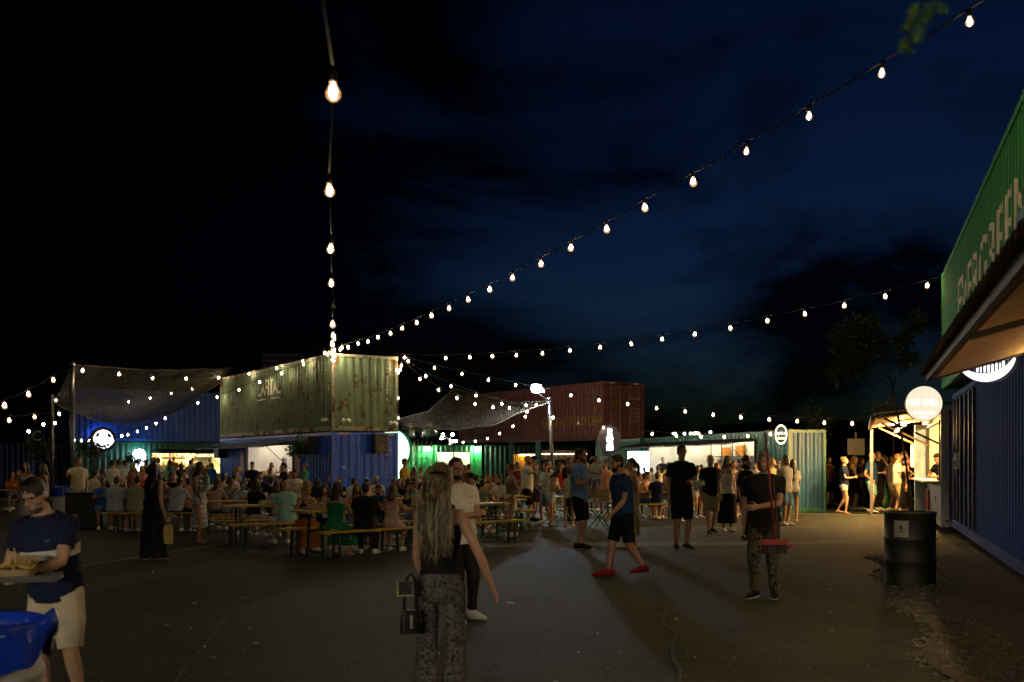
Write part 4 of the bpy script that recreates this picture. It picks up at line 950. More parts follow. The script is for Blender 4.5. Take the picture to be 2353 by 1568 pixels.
    # ---- clothes
    skirtish = bot in ('skirt', 'dress') or wear in ('dress',)
    tm, bmt = (PM(wm)), (PM(bm))
    def sleeve(m, q, r0, r1):
        for sg in (1, -1):
            if q <= 1: e = sh[sg].lerp(el[sg], q); pts = [sh[sg] + (sh[sg] - el[sg]) * .06, sh[sg].lerp(e, .5), e]; m.tube(pts, [r0, (r0 + r1) / 2, r1], 12)
            else: m.tube([sh[sg], sh[sg].lerp(el[sg], .5), el[sg], el[sg].lerp(wr[sg], .5), wr[sg]], [r0, r0 * .92, r1 * 1.05, r1 * .95, r1 * .8], 12)
            m.ball(sh[sg] + Vector((-sg * .006, 0, -.004)), r0 * .98, 10, 8)
    def legs(m, q, ext, endr):
        for sg in (1, -1):
            th = .086 * (.5 + .5 * bl) + ext
            if q <= 1: e = hip[sg].lerp(kn[sg], q); m.tube([hip[sg] + Vector((0, 0, .03)), hip[sg].lerp(e, .5), e], [th, th * .98, endr], 14)
            else: e = kn[sg].lerp(ank[sg], q - 1); m.tube([hip[sg] + Vector((0, 0, .03)), hip[sg].lerp(kn[sg], .5), kn[sg], kn[sg].lerp(e, .5), e], [th, th * .9, th * .78, endr * 1.05, endr], 14)
    def skirt(m, hemz, flare, zt=1.03, infl=.012):
        if not sit:
            cx = lambda z: Vector(((0), (ank[1].y + ank[-1].y) / 2 * max(0, (.85 - z) / .85), fz(z)))
            hw_, hb = .185 * skirt_w * (.6 + .4 * bl), .135 * (.6 + .4 * bl); n = 8; rings = []
            for z in (zt, .96): rings.append(tring(z, infl))
            for k in range(n + 1):
                z = .89 + (hemz - .89) * k / n; q = k / n
                sp = abs(ank[1].y - ank[-1].y) / 2 * q * (.89 - hemz) / .8
                rings.append((cx(z), X, Vector((0, 1, 0)), hw_ + flare * q, hb + flare * .8 * q + sp * .6, 2.2))
            m.loft(rings, n=24)
        else:
            mk, mh = (kn[1] + kn[-1]) / 2, Vector((0, 0, fz(.9))); ma = (ank[1] + ank[-1]) / 2
            wk = abs(kn[1].x - kn[-1].x) / 2
            m.loft([tring(zt, infl), tring(.96, infl), tring(.88, infl)], n=18)
            m.tube([mh + Vector((0, -.08, 0)), mh.lerp(mk, .4), mk + Vector((0, .02, 0))], [(.19, .125), (wk + .105, .105), (wk + .09, .085)], 16, ref=X)
            tz = max(0.02, hemz / s); q = min(1, max(.05, (mk.z - tz) / max(.05, mk.z - ma.z)))
            e = mk.lerp(ma, q); m.tube([mk + Vector((0, .0, .03)), mk.lerp(e, .5) + Vector((0, .02, 0)), e], [(wk + .085, .08), (wk + .10 + flare * .4, .10), (wk + .10 + flare, .12)], 16, ref=X)
    ease = {'tee': .020, 'polo': .020, 'shirt': .026, 'loose': .032, 'suit': .03, 'long': .022}.get(wear, .010)
    T = MB(); lo = .86 if wear not in ('crop', 'tanktop') else .99
    dsp = .014 if d < 21 else .0
    if wear in ('tee', 'polo', 'shirt', 'loose', 'long', 'suit'):
        zs = [lo - (.03 if not sit else 0), .93, 1.03, 1.14, 1.27, 1.36, 1.42, 1.455, 1.474]
        rings = [tring(max(z, .80), ease * (1.25 if z < 1.2 else 1)) for z in zs]
        T.loft(rings, n=22)
        if wear == 'long' or wear == 'suit': sleeve(T, 2, .068 * k_, .050 * k_)
        elif wear == 'loose': sleeve(T, .85, .072 * k_, .078 * k_)
        else: sleeve(T, .62 if wear != 'shirt' else .72, .066 * k_, .066 * k_)
        nm = {'polo': 'polo_shirt', 'suit': 'jacket', 'long': 'long_sleeved_top'}.get(wear, 't_shirt')
    elif wear in ('tank', 'tanktop', 'strapless', 'sleeveless', 'dress'):
        hi = {'tank': 1.33, 'tanktop': 1.33, 'strapless': 1.31, 'sleeveless': 1.45, 'dress': 1.33}[wear]
        if pat == 'high': hi = 1.45
        zs = [z for z in (lo, .93, 1.03, 1.14, 1.20, 1.27, 1.33, 1.38, 1.42, 1.45) if z <= hi + 1e-6]
        T.loft([tring(z, .013 * (1 if z < 1.4 else .5)) for z in zs], n=22)
        if hi < 1.4 and wear != 'strapless':
            for sg in (1, -1):
                T.tube([at((sg * .07, .11, 0), 1.31), at((sg * .085, .075, 0), 1.40), at((sg * .09, .0, .012), 1.44), at((sg * .08, -.075, 0), 1.40), at((sg * .065, -.105, 0), 1.31)], [.018] * 5, 8)
        if wear == 'dress': skirt(T, hem if hem is not None else .45, .05 * skirt_w)
        nm = 'dress' if wear == 'dress' else 'top'
    if wear != 'none': fuse(T, nm, tm, root, vx, dsp)
    Bt = MB(); nmb = None
    if wear == 'dress' or bot == 'none': pass
    elif bot in ('shorts', 'short', 'pants', 'wide'):
        Bt.loft([tring(z, .016) for z in (.80, .86, .93, 1.0)], n=20)
        if bot == 'shorts': legs(Bt, .95, .022, .088); nmb = 'shorts'
        elif bot == 'wide': legs(Bt, 1.93, .014, .085); nmb = 'trousers'
        elif bot == 'short': legs(Bt, .42, .018, .10); nmb = 'shorts'
        else: legs(Bt, 1.95, .012, .055); nmb = 'trousers'
    else: skirt(Bt, hem if hem is not None else .5, .05 * skirt_w); nmb = 'skirt'
    if nmb: fuse(Bt, nmb, bmt, root, vx, dsp)
    # ---- shoes
    if shoe:
        for sg in (1, -1):
            S_ = MB(); ft = toe[sg]; a0 = ank[sg]; up = Vector((0, 0, 1)); sd = ft.cross(up)
            if shoe == 'sandal':
                S_.tube([a0 + ft * -.07 + up * -.075, a0 + ft * .05 + up * -.075, a0 + ft * .2 + up * -.077], [(.034, .011), (.038, .011), (.036, .010)], 8, ref=sd, round_ends=True)
                S_.build('shoe', PM('brown'), root, smooth=True)
            else:
                S_.tube([a0 + ft * -.06 + up * -.035, a0 + ft * .0 + up * -.03, a0 + ft * .07 + up * -.042, a0 + ft * .15 + up * -.055, a0 + ft * .205 + up * -.062], [(.036, .05), (.042, .055), (.044, .042), (.046, .03), (.034, .02)], 12, ref=sd, round_ends=True)
                so = S_.build('shoe', PM(shoe), root, smooth=True)
                if d < 23:
                    q = MB(); q.tube([a0 + ft * -.09 + up * -.077, a0 + ft * .05 + up * -.077, a0 + ft * .17 + up * -.077, a0 + ft * .23 + up * -.074], [(.034, .010), (.044, .010), (.048, .010), (.028, .009)], 10, ref=sd)
                    q.build('sole', PM('black' if shoe in ('red', 'black2') else 'ltgrey'), so, smooth=True)
    # ---- hair
    if hair != 'bald':
        Hm = MB(); hm = hairm(hc)
        Hm.ball(H(0, -.021, .030), (.082, .098, .099), 16, 10, HR)
        if hair == 'short': Hm.ball(H(0, -.05, -.03), (.068, .06, .06), 12, 8, HR); Hm.ball(H(0, .035, .095), (.055, .035, .025), 10, 6, HR)
        if hair == 'crop': Hm = MB(); Hm.ball(H(0, -.014, .030), (.080, .0965, .0965), 18, 12, HR); Hm.ball(H(0, -.05, -.03), (.066, .055, .05), 12, 8, HR); Hm.ball(H(0, .045, .088), (.05, .03, .02), 10, 6, HR)
        if hair in ('long', 'wavy', 'bob'):
            Ln = .14 if hair == 'bob' else length; back = Vector((0, -1, 0)); dn = Vector((0, 0, -1))
            p0 = H(0, -.045, .01); p1 = H(0, -.07, -.09); bk = at((0, -.135 * bl, 0), 1.36); e = Vector((0, bk.y, p1.z - Ln))
            pts = [p0, p1, p1.lerp(e, .35) + Vector((0, -.012, 0)), p1.lerp(e, .7), e]
            Hm.tube(pts, [(.085, .075), (.094, .06), (.105, .048), (.10, .04), (.06, .022)], 16, ref=X)
            for sg in (1, -1):
                q0 = H(sg * .068, .01, .05); q1 = H(sg * .085, .0, -.06); q2 = H(sg * .088, -.005, -.13) + Vector((0, .02, 0))
                Hm.tube([q0, q1, q2, q2 + dn * max(.03, Ln - .14) + Vector((sg * .01, .035, 0))], [(.026, .04), (.028, .048), (.028, .042), (.014, .02)], 10)
        if hair == 'bun': Hm.ball(H(0, -.095, .075), .045, 10, 8)
        if hair == 'pony':
            q = H(0, -.11, .03); Hm.tube([q, q + Vector((0, -.05, -.06)), q + Vector((0, -.055, -.17)), q + Vector((0, -.04, -.27))], [.028, .038, .036, .012], 10, round_ends=True)
        if hair == 'curly':
            rnd = random.Random(NPEOPLE)
            for k in range(46):
                a, b = rnd.uniform(0, 6.283), rnd.uniform(-1.0, 1.4); x, y, z = .088 * math.cos(a) * math.cos(b * .9), -.035 + .085 * math.sin(a) * math.cos(b * .9), .03 + .11 * math.sin(b) - (.07 if b < 0 else 0)
                if y > .045 and z < .07: continue
                Hm.ball(H(x, y, z), rnd.uniform(.022, .036), 8, 6)
        fuse(Hm, 'hair', hm, root, vx * .9, .02 if hair in ('curly',) else .012 if d < 30 else 0, CURL, it=1)
    if beard:
        b_ = MB(); b_.ball(H(0, .036, -.088), (.053, .056, .046), 12, 8, HR); b_.ball(H(0, .078, -.06), (.03, .018, .01), 8, 5, HR)
        for sg in (1, -1): b_.tube([H(sg * .066, .0, -.01), H(sg * .062, .02, -.06), H(sg * .04, .05, -.1)], [.012, .018, .018], 8)
        fuse(b_, 'beard', hairm(hc), root, vx * .8)
    if d < 25:
        for sg in (1, -1):
            e = MB(); e.ball(H(sg * .031, .0795, .004), (.014, .009, .0075), 8, 6, HR); e.build('eye', PM('eye_dark'), root, smooth=True)
    if glasses:
        g_ = MB()
        for sg in (1, -1):
            pts = [H(sg * .034 + .026 * math.cos(t), .104 + .0 * t, .004 + .02 * math.sin(t)) for t in [k * math.pi / 6 for k in range(13)]]
            g_.tube(pts, .0022 if d < 8 else .004, 5); g_.tube([H(sg * .06, .1, .01), H(sg * .08, .0, .005)], .0025, 5)
        g_.tube([H(-.009, .105, .008), H(.009, .105, .008)], .0025, 5); g_.build('glasses', PM('frame_dark'), root)
    if cap:
        c_ = MB(); c_.ball(H(0, -.012, .045), (.086, .103, .085), 14, 8, HR); c_.tube([H(0, .07, .055), H(0, .13, .045), H(0, .165, .035)], [(.07, .008), (.068, .006), (.04, .004)], 12, ref=HR.col[0])
        fuse(c_, 'cap', PM(cap), root, vx * .9)
    world_of = lambda p: root.location + Rz @ (p * s)
    return dict(root=root, hand={k: world_of(v) for k, v in hd.items()}, H=lambda x, y, z: world_of(H(x, y, z)), local=H, at=lambda p, z: world_of(at(p, z)), lat=at, s=s, wr={k: world_of(v) for k, v in wr.items()}, Rz=Rz, vx=vx, HR=HR, tring=tring, sh=sh, fwd=Rz @ Vector((0, 1, 0)))
M('eye_dark', (.03, .025, .022), .15); M('frame_dark', (.015, .015, .016), .3, .4)
def PM(n):
    if isinstance(n, bpy.types.Material): return n
    if n in CLOTH: return cl(n)
    return MATS[n]
P = person
# ============ three people near the camera
fw = P('woman with long wavy hair and black tank top walking away, nearest the middle', 1012, 1064, 6.3, 172, 'f', 'walk', 'tank', 'black', 'wide', 'leopard', 'black', 'crop', 'light', 0,
       arms=('out', 'walkf'), hem=.1, skirt_w=.55, vox=.0085, lean=3, feetpos=((.075, .10, 0), (-.075, -.12, .02)), build=.82, )
# her locks
rnd = random.Random(3); LK = MB()
for k in range(330):
    u = rnd.uniform(-1, 1); lay = rnd.uniform(0, 1); a0 = u * 1.75
    p = fw['local'](.078 * math.sin(a0), -.02 - .085 * math.cos(a0) * (.6 + .4 * lay), rnd.uniform(.0, .09)); L_ = rnd.uniform(.42, .60) * (1 - .12 * abs(u)); pts = []; ph = rnd.uniform(0, 6.28); am = rnd.uniform(.006, .016)
    for j in range(13):
        t = j / 12; sx = p.x + (u * .118 - p.x) * min(1, t * 1.5) * (.86 + .14 * lay); yy = p.y + (-.165 - .045 * (1 - u * u) * lay - p.y) * min(1, t * 2.2)
        pts.append(Vector((sx + am * math.sin(ph + t * 15) * t * 1.6, yy + am * .7 * math.cos(ph + t * 13) * t, p.z - L_ * t)))
    r0 = rnd.uniform(.005, .0105); LK.tube(pts, [r0 * (1.1 if j < 3 else 1) * (1 - (j / 12) ** 3 * .75) for j in range(13)], 6, round_ends=False)
for k in range(40):                    # crown strands combed back
    a0 = rnd.uniform(-1.5, 1.5); y0 = rnd.uniform(.0, .06)
    LK.tube([fw['local'](.055 * math.sin(a0), y0, .118 - .03 * abs(math.sin(a0)) - y0 * .6), fw['local'](.08 * math.sin(a0), -.05, .115 - .05 * abs(math.sin(a0))), fw['local'](.092 * math.sin(a0), -.115, .03), fw['local'](.1 * math.sin(a0), -.13, -.06)], [.008, .011, .012, .008], 6)
def HAIRSTR(name, a, b):
    m, N, L, bs_ = nodes(name); t = N.new('ShaderNodeTexCoord'); mp_ = N.new('ShaderNodeMapping'); mp_.inputs['Scale'].default_value = (38, 38, 3.2)
    n = N.new('ShaderNodeTexNoise'); n.inputs['Scale'].default_value = 1; n.inputs['Detail'].default_value = 5; L.new(t.outputs['Object'], mp_.inputs[0]); L.new(mp_.outputs[0], n.inputs['Vector'])
    r = N.new('ShaderNodeValToRGB'); r.color_ramp.elements[0].position = .4; r.color_ramp.elements[1].position = .62; r.color_ramp.elements[0].color = (*a, 1); r.color_ramp.elements[1].color = (*b, 1)
    L.new(n.outputs[0], r.inputs[0]); L.new(r.outputs[0], bs_.inputs['Base Color']); bs_.inputs['Roughness'].default_value = .38
    bp = N.new('ShaderNodeBump'); bp.inputs['Strength'].default_value = .6; bp.inputs['Distance'].default_value = .006; L.new(n.outputs[0], bp.inputs['Height']); L.new(bp.outputs[0], bs_.inputs['Normal']); return m
lk = LK.build('hair', HAIRSTR('highlighted_hair', (.028, .020, .012), (.27, .215, .12)), fw['root'], smooth=True)
hcl = MB(); hcl.tube([(-.05, 0, 0), (0, -.012, .004), (.05, 0, 0)], [.008, .012, .008], 8); hcl.build('hair_clip', PM('frame_dark'), fw['root'], loc=fw['local'](0, -.128, .045))
def handbag(lab, p, w, h, dp_, mat, strap=.25, rz=0, nm='handbag', flap=None, cat='bag'):
    t = thing(nm, lab, cat, p, rz)
    b_ = MB(); b_.loft([(Vector((0, 0, -h)), Vector((1, 0, 0)), Vector((0, 1, 0)), w * .48, dp_ * .5, 4), (Vector((0, 0, -h * .5)), Vector((1, 0, 0)), Vector((0, 1, 0)), w * .5, dp_ * .55, 4), (Vector((0, 0, 0)), Vector((1, 0, 0)), Vector((0, 1, 0)), w * .44, dp_ * .3, 4)], n=20)
    b_.build('bag_body', mat, t, smooth=False)
    for yy in (-.25, .25):
        s_ = MB(); s_.tube([(-w * .3, dp_ * yy, -.01), (-w * .27, dp_ * yy * .6, strap * .5), (-w * .17, dp_ * yy * .5, strap * .86), (0, dp_ * yy * .4, strap), (w * .17, dp_ * yy * .5, strap * .86), (w * .27, dp_ * yy * .6, strap * .5), (w * .3, dp_ * yy, -.01)], .009, 6); s_.build('strap', mat, t)
    if flap: f_ = MB(); f_.bx(-w * .06, w * .06, -dp_ * .6, -dp_ * .52, -h * .75, -h * .2); f_.build('stud_strip', flap, t)
    return t
LEAB = M('black_leather', (.006, .006, .0065), .45, spec=.2); STRAW = M('straw_weave', (.40, .29, .10), .8, vs=60, var=.35, bump=.5, bs=90)
hp = fw['hand'][-1]
handbag('black leather handbag with studs at the side of the walking woman', V(944, 1402, 6.15), .13, .14, .07, LEAB, .22, .2, flap=STEEL)
t = thing('mobile_phone', 'black mobile phone with pale green edge by the walking woman', 'phone', V(930, 1352, 6.1), .3)
m = MB(); m.bx(-.04, .04, -.006, .006, -.04, .04); m.build('screen', RUBBER, t); m = MB(); m.bx(-.046, -.04, -.008, .008, -.045, .045); m.bx(-.046, .046, -.008, .008, -.047, -.041); m.build('case', M('lime_case', (.35, .45, .12), .5), t)
wt = P('dark haired man in white tee with crossed arms facing the walking woman', 1050, 1052, F(1425), 30, 'm', 'stand', 'tee', 'white', 'pants', 'black', 'white', 'short', 'dark', 0, arms=('cross', 'cross'), beard=True, yaw=8, roll=4, vox=.0095)
m = MB(); m.bx(-.014, .014, -.002, .003, -.004, .004); m.build('chest_logo', PM('black'), wt['root'], loc=wt['lat']((-.09, .152, 0), 1.33))
po = P('man in navy polo with white chest stripe looking down at his food', 100, 1090, 6.35, -8, 'm', 'stand', 'polo', 'navy', 'shorts', 'cream', 'white', 'crop', 'dark', 1, arms=(((-.06, .27, -.29), (.7, -.3, -1)), ((-.20, .30, -.33), (.9, -.2, -.8))), lean=12, pitch=20, yaw=4, roll=5, glasses=True, vox=.0085, build=1.08, beard=False)
sb = MB(); sb.ball(po['local'](0, .036, -.086), (.050, .053, .043), 12, 8, po['HR']); sb.ball(po['local'](0, .077, -.058), (.028, .016, .009), 8, 5, po['HR']); fuse(sb, 'stubble', M('stubble', (.09, .055, .04), .8, vs=120, var=.4), po['root'], .0085)
# chest stripe, collar and small crest
def band(p, z0, z1, infl, mat, name):
    m = MB(); m.loft([p['tring'](z, infl) for z in (z0, (z0 + z1) / 2, z1)], n=40, capped=False); m.build(name, mat, p['root'], smooth=True)
band(po, 1.16, 1.235, .027, cl('white'), 'chest_stripe')
cb = MB(); cb.loft([po['tring'](1.462, .02), po['tring'](1.478, .022), po['tring'](1.474, .012)], n=24, capped=False); cb.build('collar', cl('navy'), po['root'], smooth=True)
m = MB(); m.poly([(-.02, -.004), (.012, -.006), (.02, .002), (.006, .006), (-.012, .004)], -.003, .003); m.build('chest_crest', M('crest_green', (.10, .3, .18), .6), po['root'], loc=po['lat']((-.085, .155, 0), 1.31))
KRAFT = M('kraft_card', (.36, .27, .14), .8, vs=18, var=.1)
tr = V(64, 1334, 5.86)
t = thing('food_tray', 'black card tray carried by the man in the navy polo', 'tray', tr, .25)
m = MB(); m.bx(-.17, .17, -.11, .11, 0, .012); m.bx(-.17, -.16, -.11, .11, .012, .035); m.bx(.16, .17, -.11, .11, .012, .035); m.bx(-.16, .16, -.11, -.1, .012, .035); m.bx(-.16, .16, .1, .11, .012, .035); m.build('tray_body', RUBBER, t)
t = thing('food_box', 'open kraft card box of chips with two wooden forks on the tray', 'food box', tr + Vector((-.055, -.01, .013)), .1)
m = MB(); m.loft([(Vector((0, 0, 0)), Vector((1, 0, 0)), Vector((0, 1, 0)), .075, .06, 6), (Vector((0, 0, .055)), Vector((1, 0, 0)), Vector((0, 1, 0)), .1, .085, 6)], n=20); m.build('box_body', KRAFT, t)
m = MB(); m.quad((-.08, .085, .055), (.08, .085, .055), (.07, .15, .12), (-.07, .15, .12)); m.build('lid', KRAFT, t)
fd = MB(); rnd = random.Random(9)
for k in range(60):
    a, q = rnd.uniform(0, 6.28), math.sqrt(rnd.uniform(0, 1)) * .085; p = Vector((q * math.cos(a), q * .85 * math.sin(a), .062 + .03 * (1 - (q / .085) ** 2))); v = Vector((rnd.uniform(-1, 1), rnd.uniform(-1, 1), rnd.uniform(-.2, .4))).normalized() * .022
    fd.bar(p - v, p + v, .009)
fo = fd.build('chips', M('chips', (.52, .36, .10), .6, vs=30, var=.3), t); fo['kind'] = 'stuff'
for q in (-.02, .015): m = MB(); m.bar((q - .01, 0, .07), (q - .045, .03, .17), .009, .003); m.build('wooden_fork', M('fork_wood', (.5, .36, .18), .7), t)
# ============ standing people, right half
gp = 'people standing and walking in the yard'
rs = P('man in dark blue tee, black shorts and red trainers walking left', 1416, 1045, F(1325), -68, 'm', 'walk', 'tee', 'blue', 'shorts', 'black', 'red', 'short', 'dark', 0, arms=('walkb', 'walkf'), lean=9, pitch=4, beard=True, vox=.012, feetpos=((.085, .20, 0), (-.085, -.27, .06)))
m = MB(); m.tube([rs['wr'][-1] - rs['root'].location + Vector((0, 0, .01)), rs['wr'][-1] - rs['root'].location + Vector((0, 0, -.012))], .035, 10)
bb = P('bearded man in light blue tee and black shorts holding a baby', 1334, 1031, F(1261), 62, 'm', 'stand', 'tee', 'ltblue', 'shorts', 'black', 'black', 'short', 'dark', 0, arms=('baby', 'baby'), beard=True, glasses=True, build=1.08, yaw=-8, vox=.013)
P('baby in a white tee carried by the bearded man in light blue', 1368, 1048, F(1261) - .32, -20, 'm', 'stand', 'tee', 'white', 'short', 'ltblue', 'white', 'short', 'dark', 0, arms=('hold', 'hold'), zbase=.83, vox=.013, cat='baby', feetpos=((.12, .14, .1), (-.12, .16, .12)))
pd = P('woman in a leaf print short dress looking left, beside the man in red trainers', 1449, 1053, F(1262), -75, 'f', 'stand', 'dress', 'leaf_print', 'none', 'black', 'sandal', 'pony', 'dark', 0, arms=('down', 'down'), hem=.60, skirt_w=.6, vox=.013)
handbag('pale printed tote bag hanging from the hand of the woman in leaf print', pd['hand'][1] + Vector((.10, .02, -.12)), .34, .36, .12, M('tote_print', (.34, .30, .18), .8, vs=6, col2=(.10, .10, .07)), .16, .3, 'tote_bag')
bt = P('tall man in glasses and black tee facing us with crumpled paper in hand', 1566, 1022, F(1262), 8, 'm', 'stand', 'tee', 'black', 'shorts', 'black', 'black', 'crop', 'dark', 0, arms=('down', 'hold'), glasses=True, vox=.013, beard=False)
t = thing('paper_bundle', 'crumpled white paper bundle held by the tall man in black', 'paper', V(1606, 1117, F(1262) - .36))
m = MB(); rnd = random.Random(4)
for k in range(16): m.ball((rnd.uniform(-.085, .085), rnd.uniform(-.05, .05), rnd.uniform(-.03, .07)), (rnd.uniform(.02, .045),) * 3, 6, 4)
m.build('crumpled_paper', M('paper', (.6, .58, .52), .8, bump=.6, bs=60), t); m = MB(); m.bx(-.14, .14, -.06, .06, -.06, -.045); m.build('tray', RUBBER, t)
P('bald man with glasses in a black tee and khaki shorts', 1632, 1045, 22.4, 10, 'm', 'walk', 'tee', 'black', 'shorts', 'khaki', 'black', 'bald', 'grey', 0, glasses=True, beard=True, arms=('down', 'down'), feetpos=((.1, .2, 0), (-.1, -.14, .03)))
P('woman in a white tank top and long black skirt', 1671, 1048, 23.2, 12, 'f', 'stand', 'tank', 'white', 'skirt', 'black', 'white', 'bob', 'dark', 0, hem=.2, arms=('down', 'down'))
P('curly haired woman with glasses in a black blouse', 1716, 1051, 20.8, 40, 'f', 'stand', 'loose', 'black', 'pants', 'black', 'black', 'curly', 'dark', 0, glasses=True, arms=('down', 'hold'), build=1.12)
bm_ = P('older man in black tee and camouflage trousers carrying a broom and dustpan', 1752, 1036, F(1373), -24, 'm', 'stand', 'tee', 'black', 'pants', 'camo', 'black', 'crop', 'grey', 0, arms=('down', ((-.20, .30, -.30), (.9, -.1, -.8))), pitch=12, build=1.15, vox=.0105, beard=True)
P('bearded man in a grey shirt behind the long haired woman', 1805, 1047, 25.5, 30, 'm', 'stand', 'shirt', 'ltgrey', 'shorts', 'denim', 'white', 'crop', 'brown', 0, beard=True)
P('woman with long black hair and a white shirt seen from behind', 1822, 1056, F(1199), 165, 'f', 'stand', 'shirt', 'ltgrey', 'short', 'denim', 'sandal', 'long', 'dark', 0, arms=('hold', 'hold'), length=.42)
qg = 'people queueing at the grill kiosk'
cw = P('woman in a short black dress holding a cup, at the far end of the queue', 1866, 1059, F(1164), 40, 'f', 'stand', 'dress', 'black', 'none', 'black', 'black', 'bob', 'dark', 1, arms=('hold', 'down'), hem=.6, skirt_w=.4, pat='high', group=qg)
P('man in a dark printed tee and black shorts in the queue with a cup', 1906, 1051, F(1164), 15, 'm', 'stand', 'tee', 'brown', 'shorts', 'black', 'black', 'bald', 'dark', 0, arms=('down', 'hold'), build=1.15, beard=True, group=qg)
wq = P('blonde woman in a navy top and white shorts in the queue', 1941, 1050, F(1182), 62, 'f', 'walk', 'tee', 'navy', 'short', 'white', 'sandal', 'bun', 'blond', 1, arms=('hold', 'hold'), feetpos=((.085, .06, 0), (-.085, -.2, .04)), group=qg)
P('woman with long strawberry blond hair and black dress in the queue', 1964, 1048, F(1172), 70, 'f', 'stand', 'dress', 'black', 'none', 'black', 'white', 'long', 'light', 1, arms=('hold', 'hold'), hem=.55, length=.36, group=qg)
P('dark haired woman in black trousers behind the white board', 1979, 1052, 34.2, 60, 'f', 'stand', 'tee', 'black', 'pants', 'black', 'white', 'bob', 'dark', 0, arms=('hold', 'hold'), group=qg)
P('bald man in a blue tee and turquoise shorts in the queue', 2003, 1039, F(1178), 55, 'm', 'stand', 'tee', 'blue', 'shorts', 'aqua', 'white', 'bald', 'brown', 1, arms=('pocket', 'pocket'), build=1.15, glasses=True, beard=False, group=qg)
P('fair man in black with a hand on his mouth in the queue', 2018, 1038, 33.2, 20, 'm', 'stand', 'tee', 'black', 'pants', 'black', 'white', 'short', 'light', 1, arms=('hold', 'mouth'), group=qg)
P('man in a white tee and beige shorts at the grill hatch', 2064, 1043, 31.0, 75, 'm', 'stand', 'tee', 'white', 'shorts', 'khaki', 'white', 'short', 'light', 1, arms=('hold', 'hold'), group=qg)
P('tall fair man half hidden at the front of the grill queue', 2078, 1037, 32.0, 80, 'm', 'stand', 'tee', 'cream', 'shorts', 'khaki', 'white', 'short', 'light', 1, group=qg)
gwm = P('curly woman in a black dress ordering at the grill counter', 2083, 1049, 29.2, 70, 'f', 'stand', 'dress', 'black', 'none', 'black', 'black', 'curly', 'dark', 1, arms=('hold', 'reach'), hem=.3, group=qg)
handbag('tan shoulder bag of the curly woman at the grill counter', gwm['at']((.2, .03, 0), .95), .3, .2, .1, M('tan_leather', (.42, .27, .1), .5), .55, 1.2)
P('cook bending forward in a dark cap inside the grill kiosk', 2150, 1042, 24.9, -70, 'm', 'stand', 'tee', 'black', 'pants', 'black', 'black', 'short', 'dark', 1, lean=26, arms=('table', 'table'), cap='black', zbase=.25)
# at the teal kiosk
P('cook in a black tee and white beard behind the teal kiosk counter', 1523, 1050, 40.8, -10, 'm', 'stand', 'tee', 'black', 'pants', 'black', 'black', 'bald', 'grey', 1, arms=('hold', 'hold'), zbase=.15, beard=True)
P('customer in a navy tee and flat cap at the teal kiosk', 1481, 1074, 37.5, 150, 'm', 'stand', 'tee', 'navy', 'shorts', 'denim', 'white', 'short', 'dark', 0, cap='grey', group=gp)
P('customer in a cream tee leaning to the teal kiosk counter', 1498, 1075, 36.5, 110, 'm', 'stand', 'tee', 'cream', 'shorts', 'khaki', 'white', 'short', 'dark', 0, arms=('hold', 'reach'), group=gp)
P('dark haired man silhouetted between the bald man and the tall man', 1612, 1068, 30, 170, 'm', 'stand', 'tee', 'black', 'pants', 'black', 'black', 'short', 'dark', 0, group=gp)
P('kiosk worker in a grey cap near the lit shelves', 1660, 1062, 34.6, -60, 'm', 'stand', 'tee', 'ltgrey', 'pants', 'black', 'black', 'short', 'dark', 1, cap='grey', zbase=.15)
P('kiosk worker in black at the bright end of the teal kiosk', 1697, 1056, 33.4, -120, 'm', 'stand', 'tee', 'black', 'pants', 'black', 'black', 'short', 'dark', 1, zbase=.15)
# centre standing group
P('woman in glasses, olive top and white skirt facing left by the folding table', 1172, 1066, F(1232), -72, 'f', 'stand', 'tanktop', 'olive', 'skirt', 'white', 'white', 'bun', 'dark', 0, hem=.62, skirt_w=.5, arms=('pocket', 'pocket'), glasses=True)
P('bald man in a white tee and black shorts drinking from a cup', 1213, 1046, F(1206), 80, 'm', 'stand', 'tee', 'white', 'shorts', 'black', 'white', 'bald', 'brown', 0, arms=('mouth', 'down'), build=1.1, beard=True)
P('man in a black cap half hidden by the bald drinker', 1227, 1048, 27.5, 60, 'm', 'stand', 'tee', 'grey', 'shorts', 'black', 'black', 'short', 'dark', 0, cap='black')
P('woman in a pale tee and denim skirt in the standing group', 1253, 1064, 26.2, -40, 'f', 'stand', 'tee', 'shirtblue', 'skirt', 'denim', 'white', 'pony', 'dark', 0, hem=.5, skirt_w=.5, arms=('hold', 'hold'))
P('woman bending forward in a cream tank and denim shorts', 1282, 1075, F(1210), 60, 'f', 'stand', 'tank', 'cream', 'short', 'shirtblue', 'sandal', 'bob', 'dark', 0, lean=24, arms=('hold', 'hold'), pitch=18)
P('woman in a cream sleeveless top and short black skirt from behind', 1308, 1077, F(1211), 175, 'f', 'stand', 'sleeveless', 'cream', 'skirt', 'black', 'sandal', 'bun', 'dark', 0, hem=.62, skirt_w=.45, arms=('hold', 'hold'))
P('man in a black tee behind the standing women', 1308, 1050, 27.5, 40, 'm', 'stand', 'tee', 'black', 'pants', 'black', 'black', 'crop', 'brown', 0, arms=('mouth', 'hold'))
P('man in a peach shirt behind the bearded man and the walker', 1390, 1059, 29, -50, 'm', 'stand', 'tee', 'peach', 'shorts', 'khaki', 'white', 'short', 'dark', 0)
P('man in a pale shirt hidden behind the walker in red trainers', 1437, 1073, 31, -60, 'm', 'stand', 'tee', 'cream', 'shorts', 'khaki', 'white', 'short', 'brown', 0)
P('man in a yellow tee standing by the lit green kiosk', 931, 1054, 30, 75, 'm', 'stand', 'tee', 'yellow', 'shorts', 'black', 'white', 'short', 'dark', 0, arms=('hold', 'hold'))
